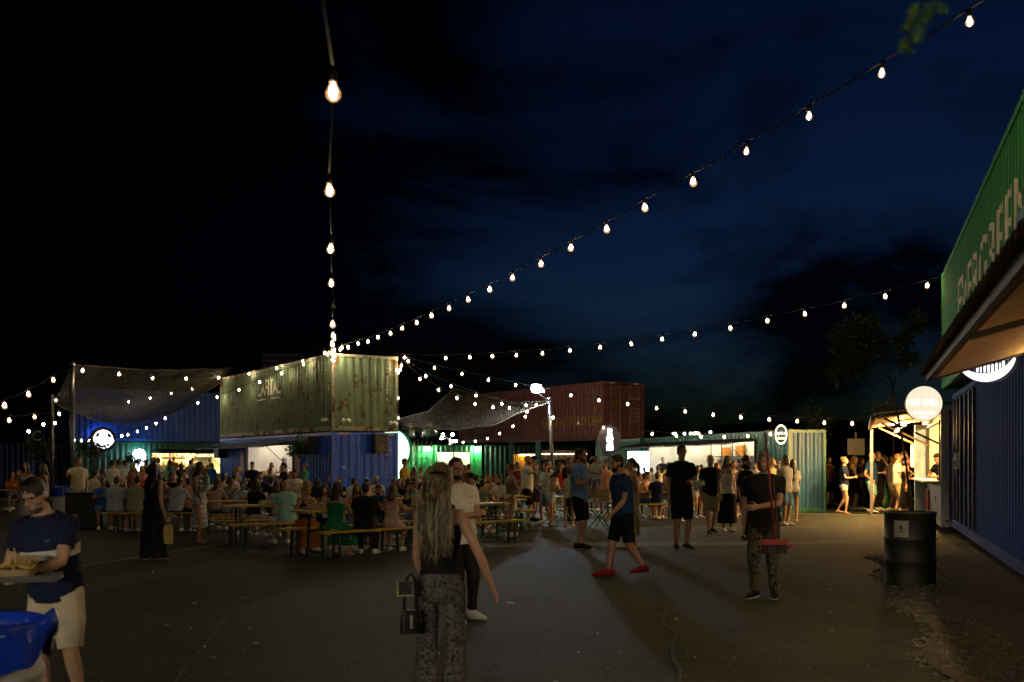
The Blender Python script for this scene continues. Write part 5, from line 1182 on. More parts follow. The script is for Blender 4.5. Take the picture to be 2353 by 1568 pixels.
P('woman with dark hair and black top talking to the man in yellow', 950, 1073, 29.5, -50, 'f', 'stand', 'tank', 'black', 'skirt', 'black', 'black', 'long', 'dark', 0, arms=('hold', 'down'))
P('woman in a white camisole next to the lit green kiosk', 966, 1075, 30.5, -60, 'f', 'stand', 'tank', 'white', 'skirt', 'black', 'black', 'bun', 'dark', 0)
P('woman in a maroon top with long hair near the green kiosk', 1067, 1068, 26.5, 70, 'f', 'stand', 'tee', 'maroon', 'skirt', 'black', 'black', 'long', 'brown', 0, arms=('hold', 'hold'))
P('man in black silhouetted at the green kiosk', 1078, 1066, 29, 150, 'm', 'stand', 'tee', 'black', 'pants', 'black', 'black', 'short', 'dark', 0)
# left standing
P('woman in a long white dress with dark hair behind the man in navy', 60, 1063, 26, 5, 'f', 'stand', 'dress', 'ltgrey', 'none', 'white', 'white', 'long', 'dark', 0, hem=.25, length=.25)
P('woman in a black top looking left behind the man in navy', 99, 1066, 25, -50, 'f', 'stand', 'tank', 'black', 'skirt', 'black', 'black', 'long', 'brown', 0, arms=('hold', 'down'))
P('man in a cream tee and teal shorts beside the thick black pole', 181, 1050, 26.5, 20, 'm', 'stand', 'tee', 'cream', 'shorts', 'teal', 'white', 'short', 'dark', 0, arms=('reach', 'down'), yaw=-40)
P('man in a white tee with his back turned, left of the lit shield sign', 259, 1057, 31, 160, 'm', 'stand', 'tee', 'white', 'shorts', 'khaki', 'white', 'short', 'dark', 0, arms=('hold', 'hold'))
P('man in a light blue tee standing beside the man in white', 272, 1055, 31.5, -150, 'm', 'stand', 'tee', 'shirtblue', 'shorts', 'grey', 'white', 'short', 'brown', 0)
P('man in a white shirt in front of the dark green kiosk', 288, 1058, 36, 140, 'm', 'stand', 'shirt', 'white', 'pants', 'grey', 'white', 'short', 'dark', 0)
P('woman in a patterned blouse in front of the shield sign', 305, 1064, 32, -20, 'f', 'stand', 'loose', 'warm_print', 'pants', 'black', 'black', 'bob', 'blond', 0, build=1.12)
P('blonde woman in a coral top in front of the shield sign', 327, 1070, 32.5, 15, 'f', 'stand', 'tank', 'pink', 'pants', 'black', 'black', 'long', 'blond', 0)
P('person in black silhouetted right of the shield sign', 336, 1057, 37, 170, 'm', 'stand', 'tee', 'black', 'pants', 'black', 'black', 'short', 'dark', 0)
for i, (px, py, d, w_, h_, lb) in enumerate(((351, 1051, 45, 'cream', 'short', 'customer in cream at the left end of the long lit hatch'), (356, 1054, 43, 'black', 'crop', 'customer in black at the left end of the long lit hatch'), (364, 1053, 43.5, 'cream', 'short', 'second customer in cream at the long lit hatch'),
        (390, 1056, 42, 'teal', 'long', 'woman in a teal top at the long lit hatch'), (416, 1064, 41, 'black', 'long', 'woman in black sitting high at the long lit hatch'), (437, 1057, 43, 'grey', 'crop', 'man in a grey tee at the long lit hatch'),
        (485, 1064, 42.5, 'royal', 'short', 'man in a bright blue shirt at the right of the long lit hatch'))):
    P(lb, px, py, d, 150 + 11 * i, 'f' if h_ == 'long' else 'm', 'stand', 'tee', w_, 'pants', 'denim', 'white', h_, 'dark', 0, arms=('hold', 'down'), group='customers at the long lit hatch')
for i, (px, py, d, w_, lb) in enumerate(((399, 1050, 48.6, 'orange', 'cook in orange behind the long lit counter'), (443, 1052, 50.3, 'white', 'cook in white behind the long lit counter'), (482, 1056, 52.3, 'yellow', 'cook in yellow at the right end of the long lit counter'))):
    P(lb, px, py, d, 10 * i, 'm', 'stand', 'tee', w_, 'pants', 'black', 'black', 'short', 'light', 1, arms=('table', 'hold'), zbase=.15, group='cooks in the dark green kiosk')
bd = P('woman in a long black sleeveless dress seen from behind with a straw bag', 352, 1063, 16.6, 160, 'f', 'stand', 'dress', 'black', 'none', 'black', 'black', 'long', 'dark', 0, hem=.04, arms=('down', 'hold'), pat='high', yaw=-30, length=.3, vox=.013, skirt_w=1.1)
handbag('straw tote bag hanging from the hand of the woman in black', bd['hand'][1] + Vector((.03, 0, -.13)), .25, .3, .13, STRAW, .15, .5, 'straw_bag')
fl_ = P('woman in a blue and white floral dress carrying a baby', 461, 1062, F(1249), 70, 'f', 'stand', 'dress', 'floral', 'none', 'black', 'sandal', 'bob', 'dark', 0, hem=.34, arms=('baby', 'baby'), pat='high', skirt_w=.7, vox=.013)
P('baby in a pale mint romper held by the woman in floral', 473, 1078, F(1249) - .26, -55, 'm', 'stand', 'tee', 'aqua', 'short', 'aqua', '', 'short', 'dark', 0, arms=('mouth', 'hold'), zbase=.68, vox=.013, cat='baby', feetpos=((.1, .2, .2), (-.1, .22, .22)))
# front of the blue kiosk
P('blonde woman in a grey dress waiting at the blue kiosk', 547, 1071, 31, 80, 'f', 'stand', 'tee', 'grey', 'skirt', 'grey', 'white', 'pony', 'blond', 1, arms=('hold', 'hold'))
P('man in a navy polo facing us in front of the blue kiosk', 580, 1061, 31.5, 0, 'm', 'stand', 'polo', 'navy', 'shorts', 'denim', 'white', 'crop', 'dark', 1, arms=('hold', 'down'))
P('long haired blonde worker inside the blue kiosk', 624, 1062, 39.3, 170, 'f', 'stand', 'tee', 'white', 'pants', 'black', 'black', 'long', 'red', 1, zbase=.15, length=.4)
P('cook in white with a pale cap inside the blue kiosk', 653, 1051, 38.2, -40, 'm', 'stand', 'tee', 'white', 'pants', 'black', 'black', 'short', 'dark', 1, cap='white', zbase=.15, arms=('hold', 'hold'))
P('young man in a black tee with tray at the blue kiosk counter', 651, 1063, 28.5, -75, 'm', 'stand', 'tee', 'black', 'pants', 'black', 'black', 'short', 'dark', 1, arms=('hold', 'phone'))
# ============ seated at the benches
sg_ = 'people seated at the beer tables'
def S(label, px, py, d, face, sex, wear, wm, hair='short', hc='dark', bot='shorts', bm='denim', **k):
    k.setdefault('arms', ('table', 'table')); k.setdefault('lean', 12); k.setdefault('group', sg_)
    return P(label, px, py, d, face, sex, 'sit', wear, wm, bot, bm, k.pop('shoe', 'white'), hair, hc, k.pop('sk', 0), **k)
S('broad man in a pale blue shirt seated with his back to us, left table', 264, 1095, 22.9, 178, 'm', 'shirt', 'shirtblue', bm='khaki', build=1.18, pitch=12)
S('man in a sage green tee with a dark back print, left table', 312, 1094, 22.9, 176, 'm', 'tee', 'sage', bm='khaki', pitch=8)
S('man in a white tee hunched over the left table from behind', 409, 1098, 22.9, 165, 'm', 'tee', 'shirtblue', bm='black', lean=20, build=1.08)
S('blond woman facing us across the left table', 285, 1101, 24.3, 0, 'f', 'tee', 'grey', 'bob', 'blond')
S('dark haired person in blue at the left end of the left table', 240, 1098, 24.2, 30, 'm', 'tee', 'royal', sk=2)
S('man looking down opposite the man in sage green', 382, 1097, 24.3, -5, 'm', 'tee', 'grey', beard=True, pitch=20)
S('woman with black hair and cream top under the left net', 217, 1078, 28, 150, 'f', 'tee', 'cream', 'bun')
S('man in a dark tee leaning in under the left net', 236, 1081, 29, -60, 'm', 'tee', 'black')
S('long haired woman behind the left table in a tan top', 392, 1082, 29, 170, 'f', 'tee', 'khaki', 'long', 'brown')
S('dark haired man in black beyond the left table', 402, 1086, 27.5, 20, 'm', 'tee', 'black')
S('blonde woman beyond the left table seen from behind', 422, 1087, 28, 175, 'f', 'tank', 'olive', 'long', 'blond')
S('man in peach beyond the left table, face turned right', 372, 1085, 28.4, 60, 'm', 'tee', 'peach')
S('man with short dark hair right of the hunched man', 430, 1099, 24.3, 190, 'm', 'tee', 'peach')
S('woman in a red top behind the floral dress', 447, 1092, 25.2, 120, 'f', 'long', 'maroon', 'bob')
S('woman in a pale pink cardigan right of the floral dress', 496, 1096, 23.5, 165, 'f', 'long', 'rose_print', 'long', 'brown')
S('man in a beige shirt behind the pint table', 511, 1090, 25.5, 175, 'm', 'shirt', 'cream')
S('dark skinned man facing right behind the pint table', 531, 1097, 24.2, 60, 'm', 'tee', 'grey', sk=3, arms=('chin', 'table'))
S('woman in a denim jacket looking down at the pint table', 561, 1105, 22.6, 20, 'f', 'long', 'shirtblue', 'pony', pitch=22)
S('woman with very long black hair and white trousers from behind', 586, 1101, 21.4, 168, 'f', 'tee', 'black', 'long', bot='pants', bm='white', length=.45)
S('man in a black tee with his back turned in front of the blue kiosk', 621, 1097, 25, 172, 'm', 'tee', 'black', build=1.08)
S('woman in grey bending over the middle table', 630, 1121, 21.4, -150, 'f', 'tee', 'shirtblue', 'bob', 'dark', lean=26)
S('bald man in a mint green tee and white shorts turned to the left', 651, 1103, 19.5, -150, 'm', 'tee', 'aqua', 'bald', 'brown', bm='white', build=1.15, pitch=14)
S('bearded man in a white shirt looking down, seated before the blue kiosk', 679, 1077, 25, 15, 'm', 'shirt', 'white', beard=True, pitch=20, seat=.62)
P('small boy in a teal tee standing on a bench by the bearded man', 700, 1065, 25.2, -60, 'm', 'stand', 'tee', 'teal', 'short', 'navy', 'white', 'short', 'light', 0, zbase=.45, arms=('hold', 'hold'), pitch=-15, cat='child')
S('curly blonde woman in a black tank and long orange skirt', 709, 1109, 18.2, 25, 'f', 'tank', 'black', 'curly', 'blond', bot='skirt', bm='orange', hem=.1, arms=('table', 'chin'), pitch=16)
S('dark long haired woman in a white tank facing us', 749, 1112, 18.7, 5, 'f', 'tank', 'white', 'long', pitch=14, bm='black', length=.3)
S('woman in a long green strappy dress with her back to us', 774, 1107, 16.9, 170, 'f', 'dress', 'green', 'bob', 'brown', hem=.18, yaw=15, shoe='sandal')
S('broad person in a black jacket with back to us on the front bench', 838, 1110, 17.3, 178, 'm', 'suit', 'black', bot='pants', bm='black', build=1.12)
S('woman in a strapless pink floral top with brown ponytail from behind', 901, 1113, 17.9, 172, 'f', 'strapless', 'rose_print', 'long', 'brown', bot='skirt', bm='rose_print', hem=.42, length=.16)
S('bearded man in a blue tee looking down at the front table', 872, 1113, 19.3, 0, 'm', 'tee', 'blue', beard=True, pitch=24)
S('woman in a warm printed top facing us between the backs', 822, 1113, 19.0, 10, 'f', 'tee', 'warm_print', 'long', 'brown')
S('young woman looking over from the wall of the blue container', 781, 1096, 27, -20, 'f', 'tee', 'navy', 'bun', 'brown')
S('woman with a dark bun in profile at the middle tables', 846, 1101, 24, 60, 'f', 'tee', 'cream', 'bun')
S('bearded man in a cream cap and white tee', 866, 1093, 27, -5, 'm', 'tee', 'white', cap='cream', beard=True)
S('red haired woman seen from behind near the container corner', 905, 1098, 26, 160, 'f', 'tee', 'black', 'bob', 'red')
S('dark haired woman in a black printed tee facing us', 920, 1100, 24.4, -5, 'f', 'tee', 'black', 'long')
S('man in a teal tee eating a wrap in profile', 949, 1106, 21.5, -75, 'm', 'tee', 'teal', 'crop', 'brown', arms=('mouth', 'mouth'))
S('dark haired woman turned away beside the eating man', 938, 1100, 25, 150, 'f', 'tee', 'blue', 'bob')
S('person in a cream tee seated behind the walking woman', 967, 1118, 20, 160, 'm', 'tee', 'cream')
S('man in an olive printed tee with his back to us near the folding tables', 1110, 1101, 22.5, 150, 'm', 'tee', 'sage', bm='black', build=1.08)
S('man in a white tee looking at his lit phone', 1148, 1092, 24.5, -30, 'm', 'tee', 'white', 'crop', 'brown', arms=('phone', 'table'), beard=True)
for i, (px, py, d, w_, h_, f_, lb) in enumerate(((1095, 1090, 27, 'black', 'short', 150, 'man in black left of the seated row by the dark green container'), (1113, 1089, 28.5, 'grey', 'short', 60, 'man in grey in the seated row by the dark green container'), (1126, 1091, 27.5, 'peach', 'bald', -40, 'bald man in peach in the seated row by the dark green container'),
        (1140, 1090, 29, 'black', 'short', 20, 'man in a dark cap in the seated row by the dark green container'), (1487, 1083, 28.5, 'peach', 'crop', 60, 'man in a peach shirt seated at the far right table'), (1512, 1086, 28, 'navy', 'short', 170, 'man in a navy tee seated at the far right table'),
        (1528, 1088, 28.6, 'cream', 'short', -60, 'man in a cream tee seated at the far right table'), (443, 1098, 27, 'cream', 'short', 160, 'man in cream in the packed rows behind the floral dress'), (518, 1084, 30, 'black', 'bob', 20, 'woman in black in the packed rows behind the pint table'), (538, 1088, 28, 'white', 'short', 150, 'man in white in the packed rows behind the pint table'),
        (601, 1085, 29, 'navy', 'short', 30, 'man in navy in the packed rows before the blue kiosk'), (31, 1083, 33, 'orange', 'long', 40, 'woman in orange on the far left yellow benches'), (46, 1079, 34, 'cream', 'short', -30, 'man in cream on the far left yellow benches'), (990, 1096, 27, 'black', 'short', 140, 'man in black behind the woman walking away'))):
    S(lb, px, py, d, f_, 'f' if h_ in ('bob', 'long') else 'm', 'tee', w_, h_, 'dark' if i % 3 else 'brown')
for i, (px, py, d, f_, sx, w_, b_, bm2, h_, hc2, lb) in enumerate(((1424, 1068, 33, 60, 'm', 'ltblue', 'shorts', 'navy', 'short', 'dark', 'man in light blue in the crowd before the lit white board'), (1446, 1072, 35, -30, 'f', 'cream', 'skirt', 'denim', 'long', 'brown', 'woman in cream in the crowd before the lit white board'),
        (1512, 1070, 33, 160, 'm', 'white', 'shorts', 'khaki', 'short', 'brown', 'man in white from behind before the teal kiosk'), (1541, 1066, 34, 20, 'f', 'peach', 'short', 'denim', 'bob', 'light', 'woman in peach beside the tall man before the teal kiosk'), (1590, 1068, 33.5, 170, 'f', 'pink', 'skirt', 'white', 'pony', 'brown', 'woman in pink from behind between the tall man and the bald man'),
        (1648, 1064, 31, 100, 'm', 'olive', 'shorts', 'black', 'short', 'dark', 'man in olive half hidden by the bald man'), (1736, 1062, 29.5, -40, 'm', 'white', 'shorts', 'denim', 'short', 'brown', 'man in white half hidden by the man with the broom'), (1347, 1062, 31, 30, 'f', 'yellow', 'skirt', 'black', 'long', 'dark', 'woman in yellow behind the bearded man with the baby'),
        (1366, 1060, 33, -60, 'm', 'navy', 'pants', 'grey', 'short', 'dark', 'man in navy behind the bearded man with the baby'), (1889, 1056, 38, 60, 'f', 'red', 'short', 'denim', 'bun', 'dark', 'woman in red between two people in black at the far queue'), (1924, 1056, 37, 60, 'm', 'ltgrey', 'shorts', 'navy', 'short', 'brown', 'man in pale grey behind the blonde woman in the queue'),
        (1262, 1060, 31, 130, 'm', 'cream', 'shorts', 'khaki', 'short', 'light', 'man in cream behind the woman in the denim skirt'), (1190, 1062, 30, 40, 'm', 'maroon', 'pants', 'black', 'short', 'dark', 'man in maroon behind the woman in olive'))):
    P(lb, px, py, d, f_, sx, 'stand', 'tee', w_, b_, bm2, 'white', h_, hc2, i % 3, arms=(('hold', 'down'), ('down', 'pocket'), ('hold', 'mouth'))[i % 3], group='people in the far crowd', hem=.5)
for i, (px, py, d, w_, h_, f_, lb) in enumerate(((1553, 1090, 27, 'black', 'short', 150, 'man in black seated right of the man in cream at the far right table'), (1468, 1086, 29.5, 'white', 'bob', 40, 'woman in white seated at the left end of the far right table'), (1062, 1098, 24.5, 'navy', 'short', 160, 'man in navy seated right of the man with crossed arms'), (1082, 1100, 25.5, 'cream', 'bob', 20, 'woman in cream seated left of the man in olive'),
        (1183, 1095, 27, 'grey', 'short', 170, 'man in grey seated behind the woman in the white skirt'), (812, 1098, 25, 'white', 'short', 150, 'man in white seated behind the woman in the warm print'), (728, 1099, 24, 'navy', 'bob', 160, 'woman in navy seated behind the curly blonde woman'), (478, 1091, 27, 'grey', 'short', 20, 'man in grey seated behind the baby in mint'))):
    S(lb, px, py, d, f_, 'f' if h_ == 'bob' else 'm', 'tee', w_, h_, 'dark')
for i, (px, py, d, f_, sx, w_, b_, bm2, h_, hc2, lb) in enumerate(((1236, 1066, 34, -20, 'f', 'teal', 'skirt', 'black', 'long', 'dark', 'woman in teal between the bald drinker and the woman in the denim skirt'), (1290, 1064, 33, 60, 'm', 'red', 'shorts', 'denim', 'short', 'dark', 'man in red behind the woman in cream'), (1322, 1066, 32, 140, 'f', 'white', 'short', 'denim', 'pony', 'brown', 'woman in white just left of the bearded man with the baby'),
        (1406, 1066, 36, 20, 'm', 'grey', 'shorts', 'black', 'crop', 'dark', 'man in grey below the oval bottle sign'), (1460, 1064, 31, 150, 'm', 'maroon', 'shorts', 'khaki', 'short', 'dark', 'man in maroon from behind right of the woman in leaf print'), (1537, 1062, 36.5, 150, 'f', 'yellow', 'skirt', 'denim', 'bun', 'light', 'woman in yellow from behind at the teal kiosk counter'),
        (1576, 1064, 36, 170, 'm', 'ltblue', 'shorts', 'khaki', 'short', 'brown', 'man in light blue from behind at the teal kiosk counter'), (1604, 1070, 29, 20, 'f', 'aqua', 'short', 'white', 'long', 'brown', 'woman in aqua between the tall man and the bald man'), (1686, 1060, 30.5, 30, 'm', 'cream', 'pants', 'brown', 'short', 'dark', 'man in cream right of the woman in the white tank top'),
        (1703, 1064, 29, 160, 'f', 'coral' if 0 else 'pink', 'skirt', 'black', 'long', 'light', 'woman in pink behind the curly haired woman'), (1775, 1054, 30, 60, 'm', 'khaki', 'shorts', 'grey', 'short', 'light', 'man in khaki at the end of the teal kiosk'), (1840, 1058, 34, 60, 'm', 'royal', 'shorts', 'black', 'crop', 'dark', 'man in bright blue in front of the steel blue container end'),
        (1953, 1054, 35.5, 60, 'm', 'black', 'shorts', 'denim', 'short', 'brown', 'man in black between the two blonde women in the queue'), (2034, 1046, 34.5, 70, 'f', 'peach', 'skirt', 'white', 'long', 'light', 'woman in peach behind the man with a hand on his mouth'), (2050, 1048, 33, 75, 'm', 'grey', 'shorts', 'khaki', 'short', 'dark', 'man in grey next in line at the grill hatch'))):
    P(lb, px, py, d, f_, sx, 'stand', 'tee', w_, b_, bm2, 'white', h_, hc2, i % 3, arms=(('hold', 'down'), ('down', 'pocket'), ('hold', 'mouth'), ('hip', 'down'))[i % 4], group='people in the far crowd', hem=.5)
# broom and dustpan
bp_ = V(1766, 1015, F(1373) - .42); t = thing('broom', 'red long handled broom held upright by the man in camouflage trousers', 'broom', V(1781, 1240, F(1373) - .5))
bR = M('broom_red', (.17, .010, .012), .5)
top = V(1758, 1000, F(1373) - .40) - t.location
m = MB(); m.tube([(0, 0, 0), top], .013, 8); m.build('handle', bR, t, smooth=True); m = MB(); m.tube([top * .96, top * 1.03], .015, 8); m.build('grip', RUBBER, t)
m = MB(); m.bx(-.16, .14, -.03, .03, -.06, .0); m.build('broom_head', bR, t); br = MB()
for k in range(60): x = -.15 + .28 * (k / 59); br.bar((x, random.uniform(-.02, .02), -.05), (x * 1.06, random.uniform(-.03, .03), -.16), .005)
bo = br.build('bristles', RUBBER, t); bo['kind'] = 'stuff'
t = thing('dustpan', 'red dustpan hanging in front of the man with the broom', 'dustpan', V(1790, 1255, F(1373) - .44))
m = MB(); m.poly([(-.10, -.05), (.10, -.03), (.14, .02), (-.09, .012)], -.05, .09); m.build('pan', RUBBER, t); m = MB(); m.poly([(.10, -.03), (.12, -.03), (.16, .025), (.135, .025)], -.055, .095); m.build('pan_lip', bR, t); m = MB(); m.tube([(.02, .05, .02), (-.04, .1, .75)], .01, 6); m.build('handle', RUBBER, t)
# ------------------------------------------------------------------ string lights
WARM = (1.0, .77, .45)
BE = E('bulb_glow', WARM, BULB_E); BOFF = M('bulb_glass_off', (.5, .5, .48), .15)
def bulb_mesh(n, r, mat, name):
    m = MB(); m.lathe([(r * .45, .0), (r * .62, -r * .5), (r, -r * 1.35), (r * .93, -r * 1.9), (r * .55, -r * 2.35)], n); return m.mesh(name, mat, True)
sk_ = MB(); sk_.lathe([(.012, .07), (.024, .06), (.026, .0), (.022, -.012)], 7); SOCK = sk_.mesh('socket', RUBBER, True)
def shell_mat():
    m, N, L, b = nodes('bulb_halo_shell'); o_ = N['Material Output']; tr_ = N.new('ShaderNodeBsdfTransparent'); tr_.inputs[0].default_value = (1, .95, .86, 1); em = N.new('ShaderNodeEmission'); em.inputs[0].default_value = (1, .55, .2, 1); em.inputs[1].default_value = 1.1
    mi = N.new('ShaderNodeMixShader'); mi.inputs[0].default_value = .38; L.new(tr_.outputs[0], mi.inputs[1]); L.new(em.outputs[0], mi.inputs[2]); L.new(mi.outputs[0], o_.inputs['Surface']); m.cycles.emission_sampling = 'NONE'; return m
SHELL = shell_mat()  # lens halo put into the bulb shell as faint orange emission
def core(n, r):
    m = MB(); m.lathe([(r * .3, -.088), (r * .8, -.075), (r, -.045), (r * .7, -.02), (r * .25, -.012)], n); return m.mesh('filament', BE, True)
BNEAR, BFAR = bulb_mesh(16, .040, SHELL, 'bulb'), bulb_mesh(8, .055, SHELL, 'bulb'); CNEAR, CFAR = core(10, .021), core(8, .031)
BNOFF = bulb_mesh(14, .036, BOFF, 'bulb')
CAB = M('cable_black', (.012, .012, .013), .95, spec=.05)
def strand(label, pts, ends=(), off=(), wire=.011, hang=.08, cable=True):
    """pts: places of the bulb centres; ends: extra cable points before and after"""
    t = thing('string_lights', label, 'string lights', pts[0], 0); o = Vector(pts[0])
    for k, p in enumerate(pts):
        p = Vector(p); near = (p - Vector((0, 0, CAMH))).length < 15
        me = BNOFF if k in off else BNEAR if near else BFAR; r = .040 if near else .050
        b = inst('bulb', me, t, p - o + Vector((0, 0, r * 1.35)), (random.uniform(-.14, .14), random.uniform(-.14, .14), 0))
        inst('socket', SOCK, b, (0, 0, .012))
        if k not in off: inst('filament', CNEAR if near else CFAR, b, (0, 0, 0 if near else -.008))
    if cable:
        w = [Vector(e) for e in ends[:1]] + [Vector(p) + Vector((0, 0, hang + .06)) for p in pts] + [Vector(e) for e in ends[1:]]; q = []
        for a, b in zip(w, w[1:]):
            L_ = (b - a).length; n = 3
            for i in range(n): s = i / n; q.append(a.lerp(b, s) - Vector((0, 0, .02 * L_ * 4 * s * (1 - s))) - o)
        q.append(w[-1] - o); m = MB(); m.tube(q, wire, 5); m.build('cable', CAB, t, smooth=True)
    return t
def lin(pix, d0, d1, px0=None, px1=None):
    a = px0 if px0 is not None else pix[0][0]; b = px1 if px1 is not None else pix[-1][0]
    out = []
    for x, y in pix:
        s = (x - a) / (b - a) if abs(b - a) > 1e-6 else 0; out.append(V(x, y, 1 / (1 / d0 + (1 / d1 - 1 / d0) * s)))
    return out
A_TOP = V(768, 803, 34.1); B_TOP = V(910, 812, 35.4)
s1p = [V(*q) for q in ((765, 215, 5.3), (756, 440, 7.9), (761, 573, 10.4), (761, 652, 12.9), (765, 707, 15.4), (764, 746, 17.9), (765, 772, 20.4), (765, 793, 22.9), (766, 808, 25.4), (766, 820, 27.9), (767, 830, 30.4))]
o1 = [V(767, -620, 2.7), V(764, -150, 3.9)] ; o1[0] = Vector((-.45, .6, 3.45)); o1[1] = Vector((-.62, 2.9, 3.42))
o0 = Vector((-.3, -1.8, 3.55)); oo = [Vector((.6, -10.5, 4.3)), Vector((.45, -9, 4.1)), Vector((.3, -7.5, 3.95)), Vector((.1, -6, 3.8)), Vector((0, -4.6, 3.7)), Vector((-.15, -3.2, 3.6))]
strand('string of big bulbs running overhead straight to the near green container corner', oo + [o0] + o1 + s1p, (Vector((.8, -12, 4.6)), A_TOP), off=(13,), wire=.009)  # unseen bulbs overhead and behind the camera are assumed, added for near light
px2 = [(800, 798), (823, 790), (846, 786), (869, 776), (897, 767), (925, 755), (958, 742), (992, 726), (1032, 709), (1075, 689), (1125, 666), (1178, 639), (1243, 607), (1313, 570), (1394, 527), (1481, 478), (1592, 419), (1716, 349), (1859, 268), (2027, 170), (2228, 52)]
s2p = [V(x, y, 34 * (1 - .0353 * k)) for k, (x, y) in enumerate(px2)]
s2p += [s2p[-1] + (s2p[-1] - s2p[-2]) * k + Vector((0, 0, .05 * k)) for k in (1,)] + [Vector((4.8, 7.6, 6.0)), Vector((4.7, 6.4, 6.05)), Vector((4.5, 5.2, 6.1)), Vector((4.3, 4.0, 6.15))]  # the bulbs out of view are added to light the lettered wall
strand('long string of lights sweeping from the green container up to the top right corner', s2p, (A_TOP, s2p[-1] + Vector((.25, -.5, .1))))
px3 = [(1025, 824), (1079, 822), (1131, 820), (1187, 817), (1247, 813), (1310, 806), (1379, 799), (1450, 791), (1522, 780), (1597, 769), (1679, 755), (1763, 738), (1849, 722), (1940, 703), (2034, 682), (2131, 657)]
strand('string of lights from the green container corner to the top of the lettered green container', lin(px3, 35.3, 23.0, 908, 2163), (B_TOP, V(2163, 636, 23.0)))
strand('short string of lights from the green container corner to the floodlight', lin([(998, 846), (1062, 860), (1123, 874), (1185, 886)], 35.4, 39, 908, 1235), (B_TOP, V(1250, 895, 39)))
strand('string of lights along the top of the dark camouflage net', lin([c(3, *q) for q in ((450, 267), (592, 350), (733, 412), (868, 456), (1003, 480), (1126, 485), (1252, 465), (1330, 463))], 35.2, 38.6), (B_TOP, V(1262, 920, 38.8)))
strand('string of lights crossing above the dark camouflage net', lin([c(3, *q) for q in ((495, 246), (686, 322), (875, 392), (1069, 455))], 35.4, 38.4), (B_TOP, V(1255, 935, 38.8)))
strand('string of lights drooping under the dark camouflage net', lin([c(3, *q) for q in ((1260, 512), (1247, 551), (1153, 623), (1055, 678), (962, 716), (869, 737), (779, 744), (700, 740))], 39, 47), (V(1262, 930, 38.8), V(1020, 1010, 50)))
strand('tangled bundle of lights dangling from the corner of the green container', [V(*c(3, *q), 35.1 + .05 * i) for i, q in enumerate(((337, 105), (363, 133), (313, 165), (305, 197), (275, 203), (284, 220), (287, 412), (288, 562)))], (B_TOP, V(915, 985, 35.3)), wire=.006)
strand('string of lights across the red container towards the teal kiosk', lin([c(4, *q) for q in ((178, 238), (385, 270), (594, 307), (811, 336), (1028, 367), (1244, 391), (1457, 416))] + [c(5, *q) for q in ((458, 314), (674, 331), (886, 344), (1091, 355), (1297, 361), (1505, 367))], 38.5, 28.5), (V(1235, 890, 39), V(2075, 975, 28)))
strand('sparse string of lights on the pole and the oval bottle sign', [V(*c(4, 246, 438), 38.8), V(*c(4, 440, 483), 38.6), V(*c(4, 629, 513), 37.6)], (V(1262, 925, 38.9), V(1420, 990, 37.8)), off=(1,))
strand('row of lights along the front of the teal kiosk', lin([c(4, *q) for q in ((997, 561), (1181, 574), (1364, 583), (1541, 584))] + [c(5, *q) for q in ((336, 463), (513, 457), (683, 441))], 38.5, 30.4), (V(1440, 990, 39.5), V(1778, 990, 30.6)))
strand('row of lights along the top edge of the left shade net', lin([c(1, *q) for q in ((625, 203), (897, 230), (1153, 262), (1403, 265))] + [c(2, 200, 258)], 28, 43.4), (V(168, 842, 26.8), V(515, 850, 44)))
strand('faint row of lights behind the left shade net', lin([c(1, *q) for q in ((968, 438), (1132, 411), (1290, 374), (1447, 341))], 44.6, 47.3), (V(240, 938, 44), V(500, 880, 48)))
strand('string of lights rising from the left edge to the thick black pole', lin([c(1, *q) for q in ((32, 467), (213, 382), (400, 275))], 20, 25.3), (V(-60, 975, 18), V(166, 846, 27.2)))
strand('lower string of lights at the left edge ending at the thin grey pole', lin([c(1, *q) for q in ((70, 578), (262, 553), (445, 530))], 26, 33.4), (V(-20, 985, 24), V(148, 945, 34)))
strand('single light hanging at the top of the thin grey pole', [V(*c(1, 421, 428), 33.8)], (V(121, 912, 34), V(150, 930, 34)))
strand('string of lights in front of the dark green kiosk and its round sign', lin([c(1, *q) for q in ((560, 729), (613, 732), (671, 732), (920, 697), (965, 686), (1035, 663), (1103, 635), (1177, 603), (1245, 563), (1493, 447))] + [c(2, 190, 405)], 40, 43.6), (V(150, 1014, 39.6), V(508, 905, 44)))
strand('upper string of lights along the long side of the green container', lin([c(2, *q) for q in ((430, 228), (640, 186), (837, 132), (842, 157), (1000, 72), (1022, 82))], 40.6, 33.6), (V(515, 865, 44), A_TOP))
strand('lower string of lights across the lettering of the green container', lin([c(2, *q) for q in ((354, 349), (510, 290), (675, 225))], 40.5, 37.0), (V(507, 905, 43.8), V(755, 812, 33.9)))
strand('cluster of lights wound round the near top corner of the green container', [V(765 + 4 * math.cos(k * 2.4), 780 + k * 8, 33.7) for k in range(7)], (A_TOP, V(766, 838, 33.8)), wire=.006)
strand('little group of lights on the container corner beside the main cluster', [V(*c(2, *q), 33.9) for q in ((1118, 46), (1130, 30), (1176, 30))], (A_TOP, V(800, 800, 34.2)), wire=.006)
# lamp tree far behind
t = thing('lamp_post', 'far lamp post with several small lights behind the roof of the green kiosk', 'lamp post', (V(1033, 0, 74).x, 74, 0))
m = MB(); m.tube([(0, 0, 0), (0, 0, 3.3)], .07, 6); m.build('post', WHITEP, t)
LG2 = E('far_lamp_glow', (1, .95, .8), 60)
for q in ((625, 685), (697, 684), (615, 711), (697, 734), (724, 733)):
    p = V(*c(3, *q), 74) - t.location; m = MB(); m.ball(p, .11, 8, 5); m.build('globe', LG2, t, smooth=True); m = MB(); m.bar((0, 0, 3.2), p, .04); m.build('arm', WHITEP, t)
